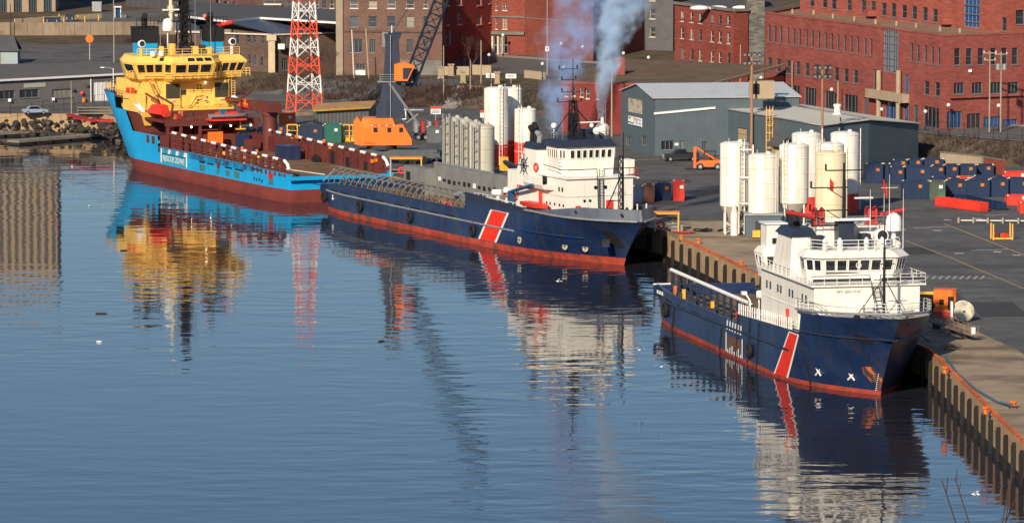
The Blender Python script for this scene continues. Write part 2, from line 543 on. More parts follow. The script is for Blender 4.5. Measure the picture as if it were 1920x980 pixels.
# hillside behind the yard
xs = [-2500, -900, -400, -250, -180] + [-150 + 5 * i for i in range(61)] + [170, 250, 400, 900, 2500]
offs = [-2, 0, 1.5, 3, 4.5, 6, 7.5, 9, 10.5, 12, 20, 30, 45, 60, 80, 100, 107, 108, 108.5, 109, 109.5, 110.5, 125, 150, 200, 260, 350, 500, 800, 1400, 2500]
g = MB()
vv = [(x, toe(x) + o, hgt(x, toe(x) + o) - (0.12 if o <= 0 else 0.0)) for o in offs for x in xs]
nx = len(xs)
g.add(vv, [(j * nx + i, j * nx + i + 1, (j + 1) * nx + i + 1, (j + 1) * nx + i) for j in range(len(offs) - 1) for i in range(nx - 1)])
tag(g.build('hillside_terrain', M_SOIL, smooth=True), 'brown winter ground rising behind the yard', kind='structure')

def drape(name, q, nu, nv, mat, dz=0.05, label=None):
    """strip laid on the ground; q = four image corners (back-left, back-right, front-right, front-left)"""
    c = [ter(*p) for p in q]
    vs = []
    for j in range(nv + 1):
        for i in range(nu + 1):
            a = c[0].lerp(c[1], i / nu).lerp(c[3].lerp(c[2], i / nu), j / nv)
            vs.append((a.x, a.y, hgt(a.x, a.y) + dz))
    o = MB().add(vs, [(j * (nu + 1) + i + nu + 1, j * (nu + 1) + i + nu + 2, j * (nu + 1) + i + 1, j * (nu + 1) + i) for j in range(nv) for i in range(nu)]).build(name, mat)
    return tag(o, label or name.replace('_', ' '), kind='structure')
M_PAVE = pm('pale_pavement', (0.30, 0.28, 0.25), 0.9, var=0.2, scale=0.4, spec=0.2)
M_ROAD = pm('street_asphalt', (0.115, 0.112, 0.108), 0.85, var=0.2, scale=0.2, spec=0.25)
drape('street_pavement', [(1440, 201), (1990, 240), (1990, 245), (1440, 206)], 30, 3, M_PAVE, 0.10, 'pale pavement along the red office block')
drape('upper_road', [(0, 42), (330, 14), (330, 44), (0, 62)], 24, 10, M_ROAD, 0.06, 'road above the retaining wall')
drape('parking_lot', [(30, 84), (330, 84), (330, 120), (-20, 122)], 20, 12, M_ASPH, 0.06, 'asphalt parking lot below the retaining wall')
drape('hill_road', [(780, 96), (1290, 118), (1290, 160), (840, 132)], 24, 10, M_ROAD, 0.06, 'sloping street below the red brick buildings')
drape('hill_pavement', [(920, 103), (1290, 128), (1290, 132), (920, 107)], 20, 2, M_PAVE, 0.10, 'pale pavement below the red brick wall')
drape('lower_road', [(420, 168), (860, 150), (860, 172), (420, 190)], 24, 8, M_ROAD, 0.06, 'road behind the lattice tower')
drape('footpath', [(850, 165), (884, 165), (850, 205), (815, 205)], 6, 8, M_PAVE, 0.06, 'pale path climbing the slope')
# painted lines on the yard
M_LINE = pm('worn_white_line', (0.42, 0.41, 0.38), 0.8, var=0.4, scale=1.0)
M_YLINE = pm('worn_yellow_line', (0.40, 0.28, 0.12), 0.8, var=0.4, scale=1.0)
def line(px0, py0, px1, py1, w, mat, name='painted_line'):
    a, b = at(px0, py0, Z_Q + 0.016), at(px1, py1, Z_Q + 0.016)
    u = (b - a).normalized(); n = Vector((-u.y, u.x, 0)) * w / 2
    o = MB().add([a - n, b - n, b + n, a + n], [(0, 1, 2, 3)]).build(name, mat, yo)
line(1770, 419, 1895, 468, 0.25, M_YLINE); line(1895, 468, 1990, 505, 0.25, M_YLINE)
line(1712, 427, 1778, 425, 0.5, M_LINE); line(1820, 469, 1892, 467, 0.5, M_LINE)
line(1690, 448, 1780, 482, 0.2, M_YLINE); line(1780, 482, 1930, 545, 0.2, M_YLINE)
line(1735, 519, 1860, 521, 0.25, M_LINE); line(1860, 494, 1860, 494.2, 0.2, M_LINE)
line(1185, 300, 1236, 298, 0.5, M_LINE); line(1846, 404, 1888, 402, 0.5, M_LINE)
for px, py in ((1757, 432), (1798, 475), (1870, 472), (1834, 410), (1690, 430), (1776, 412), (1840, 412), (1905, 478)):
    c = at(px, py, Z_Q + 0.017)
    MB().add([(c.x - .55, c.y - .5, c.z), (c.x + .5, c.y - .7, c.z), (c.x + .6, c.y + .4, c.z), (c.x - .4, c.y + .7, c.z)], [(0, 1, 2, 3)]).build('paint_patch', M_LINE, yo)
for k in range(9):
    line(1735 + k * 13, 523, 1741 + k * 13, 517, 0.25, M_LINE)

M_PATCH = pm('dark_asphalt_patch', (0.060, 0.058, 0.056), 0.85, var=0.25, scale=0.6, rnd=.3)
for px, py, w_, d_ in ((1560, 460, 9, 5), (1700, 470, 6, 9), (1820, 500, 12, 4), (1780, 560, 3, 10), (1300, 360, 14, 5), (1240, 340, 8, 6), (1640, 400, 7, 12), (1870, 580, 5, 14), (1150, 320, 9, 4), (1880, 430, 4, 7)):
    c = at(px, py, Z_Q + 0.004)
    MB().add([(c.x - w_ / 2, c.y - d_ / 2, c.z), (c.x + w_ / 2 + .4, c.y - d_ / 2, c.z), (c.x + w_ / 2, c.y + d_ / 2 + .6, c.z), (c.x - w_ / 2 - .3, c.y + d_ / 2, c.z)], [(0, 1, 2, 3)]).build('asphalt_patch', M_PATCH, yo)
# shore on the far side: boulders, pontoons
M_ROCK = pm('shore_rock', (0.036, 0.032, 0.028), 0.9, var=0.5, scale=0.8, rnd=0.0, bump=0.1, bscale=2)
M_ROCKL = pm('pale_shore_rock', (0.11, 0.085, 0.065), 0.9, var=0.4, scale=0.8, bump=0.1, bscale=2)
def boulder(m, c, r):
    n, k = 7, 5
    rings = []
    for j in range(k):
        t = -1.4 + 2.8 * j / (k - 1)
        rings.append([(c[0] + r * 1.2 * math.cos(t) * math.cos(2 * math.pi * i / n) * random.uniform(.7, 1.2), c[1] + r * math.cos(t) * math.sin(2 * math.pi * i / n) * random.uniform(.7, 1.2), c[2] + r * .8 * math.sin(t) * random.uniform(.8, 1.15)) for i in range(n)])
    m.loft(rings)
rk, rl = MB(), MB()
sh = [(-58, 829), (-64, 848), (-72, 867), (-85, 868), (-110, 864), (-170, 861)]
for (a, b) in zip(sh[:-1], sh[1:]):
    d = math.hypot(b[0] - a[0], b[1] - a[1])
    for k in range(int(d * 8.0)):
        t = random.random()
        off = random.uniform(-3.6, .8)
        x, y = a[0] + (b[0] - a[0]) * t, a[1] + (b[1] - a[1]) * t
        z = -.25 + (off + 3.6) / 4.4 * 3.1
        boulder(rl if random.random() < .12 else rk, (x + random.uniform(-1, 1), y + off, z), random.uniform(.25, .62))
tag(rk.build('shore_rocks', M_ROCK), 'dark boulders heaped along the far shore', kind='stuff')
tag(rl.build('pale_shore_rocks', M_ROCKL), 'pale boulders scattered along the far shore', kind='stuff')
M_PONT = pm('grey_pontoon', (0.20, 0.175, 0.145), 0.85, var=0.3, scale=0.5)
for (x0, y0, x1, y1, lb) in ((-30, 254, 135, 245, 'narrow grey timber pontoon closest to the rocky shore'), (24, 268, 188, 255, 'grey timber pontoon lying farther out from the rocks')):
    a, b = at(x0, y0, .3), at(x1, y1, .3)
    c, ln, an = (a + b) / 2, (b - a).length, math.atan2(b.y - a.y, b.x - a.x)
    t = thing('pontoon', lb, 'pontoon', (c.x, c.y, 0), an, 'pontoons by the rocky shore')
    for k in range(5):
        x = -ln / 2 + ln * (k + .5) / 5
        MB().bx(x - ln / 10 + .08, x + ln / 10 - .08, -1.5, 1.5, .35, .75).build('deck_section', M_PONT, t)
        MB().bx(x - ln / 10 + .3, x + ln / 10 - .3, -1.35, 1.35, -.4, .35).build('float', M_TIMB, t)
# ================================================================== SHIPS
# ship frame: x towards the bow (0 = stem at the waterline), y to port, z up from the waterline
M_NAVY = pm('navy_hull_paint', (0.013, 0.033, 0.105), 0.36, var=0.35, scale=0.25, spec=0.5, streak=((0.055, 0.050, 0.055), 0.7, 1.1), mottle=((0.035, 0.055, 0.095), 0.35, 0.5, 0.72, 0.7))
plates(M_NAVY)
M_NAVYT = pm('navy_trim', (0.022, 0.030, 0.055), 0.45, var=0.25)
M_BOOT = pm('red_boot_topping', (0.42, 0.060, 0.035), 0.6, var=0.35, scale=0.7, mottle=((0.14, 0.055, 0.035), 0.5, 0.48, 0.65, 0.85), streak=((0.10, 0.06, 0.05), 0.6, 1.5))
M_SHWHITE = pm('ship_white', (0.80, 0.77, 0.70), 0.45, var=0.06, scale=0.4, streak=((0.48, 0.34, 0.20), 0.45, 1.6))
M_WHITE = pm('white_paint', (0.80, 0.79, 0.76), 0.5, var=0.06)
M_STRIPE = pm('stripe_red', (0.80, 0.035, 0.018), 0.45, var=0.15, scale=0.6, streak=((0.45, 0.05, 0.03), 0.4, 1.5))
M_DECK = pm('ship_deck_brown', (0.16, 0.10, 0.055), 0.9, var=0.45, scale=0.35, mottle=((0.30, 0.17, 0.05), 0.25, 0.5, 0.68, 0.7))
M_DECKG = pm('ship_deck_grey', (0.30, 0.30, 0.29), 0.8, var=0.25, scale=0.5)
M_DGREY = pm('dark_machinery', (0.035, 0.037, 0.045), 0.6, var=0.4, scale=1.2)
M_BLACK = pm('black_rubber', (0.010, 0.010, 0.012), 0.8, var=0.3)
M_GLASS = glassm('ship_window_glass', (0.015, 0.018, 0.024))
M_RUST = pm('rusty_orange', (0.50, 0.16, 0.04), 0.8, var=0.4, scale=1.5)
M_RED = pm('bright_red', (0.72, 0.045, 0.025), 0.5, var=0.15)
M_DKRED = pm('winch_red', (0.40, 0.03, 0.03), 0.55, var=0.2)
M_YEL = pm('yellow_paint', (0.78, 0.42, 0.06), 0.55, var=0.15)
M_STEEL = pm('galvanised_steel', (0.36, 0.37, 0.38), 0.45, 0.4, var=0.2, scale=1.0)
M_GREY = pm('grey_plate', (0.20, 0.20, 0.195), 0.6, var=0.2, scale=0.4, streak=((0.10, 0.09, 0.08), 0.5, 1.2))
M_BLUE = pm('crane_blue', (0.02, 0.07, 0.16), 0.5, var=0.2)
M_DOME = pm('radome_white', (0.82, 0.81, 0.78), 0.4, var=0.04)
M_LAMP = emitm('lit_deck_lamp', (1.0, 0.85, 0.55), 6.0)

class Hull:
    def __init__(s, L, B, ztop, rake, srake, e0, p0, e1, p1, stern_w=0.93):
        s.L, s.B, s.zt, s.rake, s.sr, s.e0, s.p0, s.e1, s.p1, s.sw = L, B, ztop, rake, srake, e0, p0, e1, p1, stern_w
    def k(s, z): return max(0.0, min(1.0, z / s.zt))
    def xb(s, z):
        k = s.k(z); return s.rake * (k ** 1.3) - (0.25 * max(0, -z))
    def xs(s, z): return -s.L - s.sr * s.k(z) + 1.5 * max(0, -z)
    def hb(s, x, z):
        k = s.k(z)
        e = s.e0 + (s.e1 - s.e0) * k; p = s.p0 + (s.p1 - s.p0) * k
        t = max(0.0, min(1.0, (x - (s.xb(z) - e)) / e))
        h = s.B / 2 * (1 - t ** p)
        q = max(0.0, min(1.0, (-s.L + 12 - x) / 12))
        h *= 1 - (1 - s.sw) * q * q - 0.10 * (1 - k) * q * q
        if z < 0: h *= 1 + 0.05 * z
        return max(h, 0.0)
    def pt(s, x, z, side, off=0.0):
        return Vector((x, side * (s.hb(x, z) + off), z))
    def xu(s, u, z):
        f = max(0.0, (u - .72) / .28)
        return -s.L + u * s.L + (s.xs(z) + s.L) * max(0.0, 1 - u / .15) + s.xb(z) * (f * f * (3 - 2 * f) if f < 1 else 1.0)
    def us(s, n=26, nb=16):
        return [0.66 * i / n for i in range(n)] + [0.66 + 0.34 * (1 - (1 - j / nb) ** 1.6) for j in range(nb + 1)]
    def u_of(s, x): return (x + s.L) / s.L
    def shell(s, name, zlo, zhi, nz, mat, parent, off=0.0, steps=(), transom=True):
        """both sides of the hull between the heights zlo(x) and zhi(x)"""
        U = sorted(set(s.us() + [v for st in steps for v in (s.u_of(st) - 0.0006, s.u_of(st) + 0.0006)]))
        m = MB()
        n = len(U)
        for side in (-1, 1):
            vs = []
            for u in U:
                xr = -s.L + u * s.L
                a, b = zlo(xr), zhi(xr)
                for j in range(nz + 1):
                    z = a + (b - a) * j / nz
                    vs.append(s.pt(s.xu(u, z), z, side, off if u < 0.999 else 0.0))
            fs = []
            for i in range(n - 1):
                for j in range(nz):
                    q = (i * (nz + 1) + j, (i + 1) * (nz + 1) + j, (i + 1) * (nz + 1) + j + 1, i * (nz + 1) + j + 1)
                    fs.append(q if side < 0 else q[::-1])
            m.add(vs, fs)
        if transom:
            vs = []
            a, b = zlo(-s.L), zhi(-s.L)
            for j in range(nz + 1):
                z = a + (b - a) * j / nz
                vs += [s.pt(s.xs(z), z, 1, off), s.pt(s.xs(z), z, -1, off)]
            m.add(vs, [(2 * j, 2 * j + 1, 2 * j + 3, 2 * j + 2) for j in range(nz)])
        return m.build(name, mat, parent, auto=35)
    def deck(s, name, x0, x1, z, mat, parent, inset=0.12):
        n = 24
        X = [x0 + (x1 - x0) * i / n for i in range(n + 1)]
        v = [s.pt(x, z, -1, -inset) for x in X] + [s.pt(x, z, 1, -inset) for x in X]
        return MB().add(v, [(i, i + 1, n + 2 + i, n + 1 + i) for i in range(n)]).build(name, mat, parent)
    def bulwark(s, name, x0, x1, zb, zt, mat, parent, th=0.18, sides=(-1, 1), front=False):
        """thick plate standing on the deck edge, inside face included, with a capping rail"""
        n = max(6, int(abs(x1 - x0) / 1.5))
        out = None
        m = MB()
        for side in sides:
            rings = []
            for i in range(n + 1):
                x = x0 + (x1 - x0) * i / n
                b, t = (zb(x) if callable(zb) else zb), (zt(x) if callable(zt) else zt)
                xt = min(x, s.xb(t) - 0.02) if not front else s.xb(t) - (s.xb(b) - x)
                o, i_ = s.pt(x, b, side, 0.012), s.pt(x, b, side, -th)
                ot, it = s.pt(xt, t, side, 0.012), s.pt(xt, t, side, -th)
                cap = [ot + Vector((0, side * .07, 0)), ot + Vector((0, side * .07, .09)), it + Vector((0, -side * .1, .09)), it + Vector((0, -side * .1, 0))]
                rings.append([o, ot] + cap + [it, i_])
            m.loft(rings)
        return m.build(name, mat, parent, auto=35)
    def strake(s, name, x0, x1, z, r, mat, parent, sides=(-1, 1)):
        n = max(8, int((x1 - x0) / 2.5))
        for side in sides:
            m = MB()
            m.path([s.pt(x0 + (x1 - x0) * i / n, (z(x0 + (x1 - x0) * i / n) if callable(z) else z), side, r * .4) for i in range(n + 1)], r, 6)
            m.build(name, mat, parent)
    def patch(s, name, xa, xb_, za, zb, mat, parent, side, off=0.03, nx=4, nz=6):
        """painted or plated patch on the hull side: xa(z)..xb(z), za..zb"""
        v = []
        for j in range(nz + 1):
            z = za + (zb - za) * j / nz
            for i in range(nx + 1):
                x = xa(z) + (xb_(z) - xa(z)) * i / nx
                v.append(s.pt(x, z, side, off))
        f = [(j * (nx + 1) + i, j * (nx + 1) + i + 1, (j + 1) * (nx + 1) + i + 1, (j + 1) * (nx + 1) + i) for j in range(nz) for i in range(nx)]
        if side > 0: f = [q[::-1] for q in f]
        return MB().add(v, f).build(name, mat, parent)
    def tyre(s, x, z, side, parent, rr=0.55):
        p = s.pt(x, z, side, 0.28)
        o = MB().torus(p, (0, 1, 0), rr, 0.26, 14, 6).build('tyre_fender', M_BLACK, parent, smooth=True)
        MB().tube(p + Vector((0, 0, rr)), s.pt(x, z + 2.0, side, 0.1), .03, 4).build('chain', M_DGREY, o)

def wheelhouse(name, poly_b, poly_t, z0, z1, mat, parent):
    return MB().loft([[(x, y, z0) for x, y in poly_b], [(x, y, z1) for x, y in poly_t]]).build(name, mat, parent)
def face(poly_b, poly_t, i, z0, z1):
    j = (i + 1) % len(poly_b)
    return [Vector((*poly_b[i], z0)), Vector((*poly_b[j], z0)), Vector((*poly_t[j], z1)), Vector((*poly_t[i], z1))]
def ladder(parent, p, q, w=0.5, n=10, mat=None, side=(0, 1, 0), name='ladder'):
    p, q, sv = Vector(p), Vector(q), Vector(side) * w / 2
    m = MB().tube(p - sv, q - sv, .05, 4).tube(p + sv, q + sv, .05, 4)
    for k in range(1, n):
        c = p.lerp(q, k / n); m.tube(c - sv, c + sv, .045, 4)
    return m.build(name, mat or M_DGREY, parent)
def raft(parent, c, d=(1, 0, 0)):
    m = MB().lathe_ax([(.1, -.75), (.42, -.72), (.46, -.5), (.46, .5), (.42, .72), (.1, .75)], c, d, 12)
    o = m.build('life_raft_canister', M_DOME, parent, auto=40)
    MB().bx(c[0] - .35, c[0] + .35, c[1] - .1, c[1] + .1, c[2] - .9, c[2] - .4).build('cradle', M_WHITE, o)
def mast_lattice(m, p, q, w0, w1, n, r=.05):
    p, q = Vector(p), Vector(q)
    cs = [(-1, -1), (1, -1), (1, 1), (-1, 1)]
    lv = []
    for k in range(n + 1):
        c = p.lerp(q, k / n); w = w0 + (w1 - w0) * k / n
        lv.append([c + Vector((a * w / 2, b * w / 2, 0)) for a, b in cs])
    for k in range(n):
        for i in range(4):
            j = (i + 1) % 4
            m.tube(lv[k][i], lv[k + 1][i], r, 4); m.tube(lv[k][i], lv[k + 1][j], r * .6, 4); m.tube(lv[k + 1][i], lv[k + 1][j], r * .6, 4)
def horn_light(parent, p, mat=None):
    MB().ball(p, .16, 8, 5).build('deck_lamp', mat or M_LAMP, parent, smooth=True)

# ------------------------------------------------------------------ nearest ship: navy with a red slanted stripe
A3 = R(-77.6)
S3 = thing('supply_ship', 'navy and white supply ship with rusty bow, closest to the camera', 'ship', (38.5 - .45, 513.5 - .1, 0), A3, 'supply ships along the quay')
h3 = Hull(71.0, 13.2, 8.6, 6.8, 1.2, 20, 2.25, 15.5, 3.2)
def top3(x):
    if x < -33.0: return 3.95 + 0.15 * max(0, (-60 - x) / 12)
    if x < -10.2: return 5.0 + 0.8 * (x + 33) / 23
    return 8.05 + 0.6 * max(0, x + 9) / 9
h3.shell('boot_topping', lambda x: -1.6, lambda x: 0.45, 3, M_BOOT, S3)
h3.shell('hull', lambda x: 0.45, lambda x: min(top3(x), 2.9 if x < -33 else 99), 7, M_NAVY, S3, steps=(-33.0, -10.2))
h3.deck('working_deck', -71.5, -25.0, 2.85, M_DECK, S3, 0.05)
h3.deck('side_deck', -33.0, -9.8, 4.75, M_DECKG, S3, 0.05)
h3.deck('forecastle_deck', -10.2, 6.3, 8.0, M_DECKG, S3, 0.15)
MB().bx(-10.25, -10.1, -5.6, 5.6, 4.7, 7.95).build('forecastle_bulkhead', M_SHWHITE, S3)
MB().bx(-33.1, -32.95, -6.45, 6.45, 2.85, 4.95).build('deck_break_bulkhead', M_NAVYT, S3)
h3.bulwark('bulwark', -72.0, -33.2, 2.85, lambda x: 3.95 + 0.15 * max(0, (-60 - x) / 12), M_NAVY, S3, sides=(-1,))
h3.bulwark('low_bulwark', -72.0, -33.2, 2.85, 3.3, M_NAVY, S3, sides=(1,))
bw = MB(); bw.bx(-72.25, -72.05, -6.15, 6.15, 2.7, 4.1); bw.build('stern_bulwark', M_NAVY, S3)
MB().bx(-72.3, -72.0, -6.2, -4.0, 4.1, 4.25).build('stern_roller_cap', M_WHITE, S3)
h3.strake('rub_rail', -71, -12.0, lambda x: 2.75 + 0.012 * (x + 71), .13, M_NAVYT, S3)
h3.strake('upper_rub_rail', -10.0, 5.2, lambda x: 5.9 + .02 * (x + 10), .10, M_NAVYT, S3)
# freeing ports along the low side
for i, (x, ln) in enumerate(((-64, 4.2), (-58.5, 1.2), (-51, 4.2), (-44.5, 4.0), (-38.8, 1.0), (-56, .5), (-48, .5))):
    h3.patch('freeing_port', lambda z, x=x, ln=ln: x - ln / 2, lambda z, x=x, ln=ln: x + ln / 2, 3.02, 3.22, M_BLACK, S3, -1, 0.03, 3, 1)
# slanted red stripe with white borders
h3.patch('stripe_border', lambda z: -17.6 + (z - .3) * 1.15, lambda z: -13.5 + (z - .3) * 1.0, 0.3, 5.5, M_WHITE, S3, -1, 0.035)
h3.patch('hull_stripe', lambda z: -17.2 + (z - .3) * 1.15, lambda z: -13.9 + (z - .3) * 1.0, 0.3, 5.4, M_STRIPE, S3, -1, 0.05)
# rescue zone: hatched band over a plain dark band
for k in range(6):
    x = -37.2 + k * 1.15
    h3.patch('hatch_bar', lambda z, x=x: x + (z - 2.6) * .25, lambda z, x=x: x + .55 + (z - 2.6) * .25, 2.85, 3.9, M_WHITE, S3, -1, 0.05, 1, 2)
h3.patch('rescue_zone_panel', lambda z: -36.8, lambda z: -30.8, .8, 2.3, pm('rescue_panel', (.12, .06, .05), .7), S3, -1, 0.04, 3, 2)
for k, x in enumerate((-37.4, -30.6)):
    h3.patch('panel_edge', lambda z, x=x: x, lambda z, x=x: x + .45, .4, 2.5, M_WHITE, S3, -1, 0.05, 1, 2)
for k in range(7):
    x = -36.6 + k * .9
    h3.patch('panel_mark', lambda z, x=x: x, lambda z, x=x: x + .4, .35, .75 + .25 * (k % 3), M_WHITE, S3, -1, 0.055, 1, 1)
# vertical half-round fenders and tyres
for x in (-61.5, -40, -33.0, -28.2, -24.5, -9.0):
    m = MB()
    for z in range(6):
        pass
    z1 = 2.8 if x < -33 else (5.0 if x < -10 else 5.8)
    m.tube(h3.pt(x, .2, -1, .0), h3.pt(x + .9, z1, -1, .0), .16, 6)
    m.build('side_fender', M_BLACK, S3)
h3.tyre(-64.5, 2.0, -1, S3, .7); h3.tyre(-26.5, 1.7, -1, S3, .6)
# bow thruster marks, rust and draught marks
for x in (-6.8, -2.4):
    p = h3.pt(x, 1.75, -1, .05)
    q = h3.pt(x + .5, 1.75, -1, .05); t_ = (q - p).normalized()
    m = MB()
    for a, b in ((-.42, .42), (.42, -.42)):
        m.tube(p - t_ * .45 + Vector((0, 0, a)), p + t_ * .45 + Vector((0, 0, b)), .10, 4)
    m.build('thruster_mark', M_WHITE, S3)
M_RUSTP = bpy.data.materials.new('bow_rust'); M_RUSTP.use_nodes = True
def _rust():
    N, L = M_RUSTP.node_tree.nodes, M_RUSTP.node_tree.links
    b = N['Principled BSDF']; tc = N.new('ShaderNodeTexCoord')
    mp = N.new('ShaderNodeMapping'); mp.inputs['Scale'].default_value = (1.4, 1.4, .55); L.new(tc.outputs['Object'], mp.inputs[0])
    n = N.new('ShaderNodeTexNoise'); n.inputs['Scale'].default_value = 1.0; n.inputs['Detail'].default_value = 6; L.new(mp.outputs[0], n.inputs['Vector'])
    r = N.new('ShaderNodeValToRGB'); L.new(n.outputs['Fac'], r.inputs[0])
    e = r.color_ramp.elements
    e[0].position = .42; e[0].color = (.016, .030, .075, 1); e[1].position = .62; e[1].color = (.62, .17, .03, 1)
    k = r.color_ramp.elements.new(.52); k.color = (.16, .06, .03, 1)
    L.new(r.outputs[0], b.inputs['Base Color']); b.inputs['Roughness'].default_value = .7
_rust()
h3.patch('rust_patch', lambda z: -.9 + .5 * abs(z - 2.2), lambda z: 1.1 - .5 * abs(z - 2.2), 1.3, 3.0, M_RUSTP, S3, -1, .03, 5, 6)
h3.patch('rust_patch', lambda z: -.6 + .5 * z, lambda z: h3.xb(z) - .05, .5, 1.5, M_RUSTP, S3, -1, .03, 5, 4)
for k in range(9):
    z = .5 + k * .22
    p = h3.pt(h3.xb(z) - .5, z, -1, .04)
    MB().box(p, (.16, .06, .10)).build('draught_mark', M_WHITE, S3)
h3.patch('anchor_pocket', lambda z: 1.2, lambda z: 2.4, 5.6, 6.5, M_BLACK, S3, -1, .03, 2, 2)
# name at the quarter
txt_m = M_WHITE
pp = h3.pt(-68.5, 3.45, -1, .10)
MB().box((pp.x, pp.y + .03, 3.5), (5.0, .06, .75)).build('name_plate', M_BLACK, S3)
for k in range(4):
    MB().box((pp.x - 1.6 + k * 1.05, pp.y - .02, 3.5), (.62, .05, .42)).build('name_letter', M_WHITE, S3)
# --- accommodation
hs = MB().prism([(-25.0, -6.0), (-4.2, -6.0), (-4.2, 5.4), (-25.0, 5.4)], 7.99, 10.9).prism([(-25.0, -5.99), (-10.3, -5.99), (-10.3, 5.39), (-25.0, 5.39)], 4.75, 7.985)
house3 = hs.build('deckhouse', M_SHWHITE, S3)
MB().bx(-25.3, -3.9, -6.4, 6.0, 10.9, 11.05).build('bridge_deck', M_SHWHITE, S3)
MB().bx(-25.05, -4.15, -6.04, 5.44, 8.0, 8.12).build('house_band', M_WHITE, house3)
for x in (-22.6, -21.2, -18.2, -17.0, -13.6, -12.4, -8.6, -7.2):
    w_ = MB().bx(x - .22, x + .22, -6.06, -5.98, 8.9, 9.75).build('window', M_GLASS, house3)
    MB().bx(x - .30, x + .30, -6.05, -5.99, 8.80, 8.88).build('sill', M_WHITE, w_)
for y in (-4.2, -2.4, 1.7, 3.4):
    MB().torus((-4.17, y, 9.4), (1, 0, 0), .27, .06, 12, 5).build('porthole_rim', M_WHITE, house3)
    MB().lathe_ax([(.24, 0), (.24, .05)], (-4.2, y, 9.4), (1, 0, 0), 12).build('porthole', M_SHWHITE, house3)
MB().bx(-4.2, -4.1, -2.3, -1.3, 8.0, 9.9).build('door', M_SHWHITE, house3)
MB().bx(-4.2, -3.6, -1.6, -.9, 8.0, 9.1).build('locker', M_SHWHITE, S3)
MB().lathe([(.35, 0), (.35, .7), (.55, .8), (.55, 1.0), (.2, 1.1)], 10, (-3.1, -.2, 8.0)).build('vent', M_SHWHITE, S3, auto=40)
text('M/V SEALYNX', .42, pm('faded_lettering', (.30, .26, .22), .7), house3, (-4.14, -2.3, 10.35), (R(90), 0, R(90)))
# ladder and rails on the house front
ladder(S3, (-2.9, .75, 8.0), (-4.2, .55, 11.0), .8, 9, M_DGREY)
hr = MB()
hr.path([(-4.0, -6.3, 12.0), (-4.0, -.1, 12.05), (-3.9, .05, 11.4), (-2.9, .25, 8.4)], .05, 5)
hr.path([(-4.0, 5.6, 12.0), (-4.0, 1.1, 12.05), (-3.9, 1.0, 11.4), (-2.9, 1.2, 8.4)], .05, 5)
hr.path([(-10.0, -6.45, 9.2), (0.0, -6.0, 9.4), (4.5, -3.2, 9.5), (6.2, 0, 9.55), (4.5, 3.2, 9.5)], .03, 4)
hr.build('hand_rail', M_DGREY, S3)
rail([(-3.95, -6.35, 11.05), (-3.95, 5.95, 11.05)], 1.05, M_WHITE, S3, step=1.4)
rail([(-25.2, -6.35, 11.05), (-3.95, -6.35, 11.05)], 1.05, M_WHITE, S3, step=1.6)
rail([(-25.2, 5.95, 11.05), (-3.95, 5.95, 11.05)], 1.05, M_WHITE, S3, step=1.6)
MB().bx(-4.02, -3.98, -6.2, .0, 11.35, 11.75).build('rail_dodger', M_DGREY, S3)
MB().bx(-4.02, -3.98, 1.2, 5.8, 11.35, 11.75).build('rail_dodger', M_DGREY, S3)
rim = [h3.pt(x, 8.05 + .6 * max(0, x + 9) / 9, sd, -.25) for sd, xs_ in ((-1, [-9.9, -7, -4, -1, 2, 4, 5.6, 6.5]), (1, [6.5, 5.6, 4, 2, -1, -4, -7, -9.9])) for x in xs_]
rail([p for p in rim], 1.05, M_WHITE, S3, step=1.5, name='forecastle_railing')
MB().path(rim, .14, 6).build('gunwale_cap', M_STEEL, S3)
sdk = [h3.pt(x, 4.9 + .8 * (x + 33) / 23 + .1, -1, -.15) for x in (-32.5, -27, -21, -16, -10.6)]
m = MB()
for a, b in zip(sdk[:-1], sdk[1:]):
    for k in range(6):
        p = a.lerp(b, k / 6); m.bx(p.x - .08, p.x + .08, p.y - .05, p.y + .05, p.z - .1, p.z + 1.15)
    m.tube(a + Vector((0, 0, .6)), b + Vector((0, 0, .6)), .05, 4)
m.build('side_railing', M_WHITE, S3)
# foremast with stays
fm = MB().tube((0.3, .2, 8.1), (0.3, .2, 15.3), .17, 8, .13).tube((.3, .2, 15.3), (.3, .2, 23.2), .07, 6, .03)
fm.tube((.3, -.9, 12.0), (.3, 1.1, 12.0), .05, 5).tube((.3, -.7, 13.6), (.3, 1.3, 13.6), .05, 5)
fo = fm.build('foremast', M_BLACK, S3)
MB().tube((.3, .2, 12.2), (.2, -2.7, 8.3), .055, 5).tube((.3, .2, 12.2), (.2, 2.4, 8.3), .055, 5).build('stay', M_BLACK, fo)
for r_, y_ in ((.55, .2), (.4, -2.7), (.4, 2.4)):
    MB().lathe([(r_, 0), (r_ * .8, .25), (.15, .4)], 10, (.25, y_, 8.05)).build('mast_foot', M_BLACK, fo)
# windlass and mooring gear on the forecastle
MB().bx(2.2, 3.3, -1.4, 1.6, 8.1, 8.6).lathe_ax([(.35, -.6), (.35, .6)], (2.7, -1.9, 8.7), (0, 1, 0), 10).lathe_ax([(.35, -.6), (.35, .6)], (2.7, 2.1, 8.7), (0, 1, 0), 10).build('windlass', M_DECKG, S3)
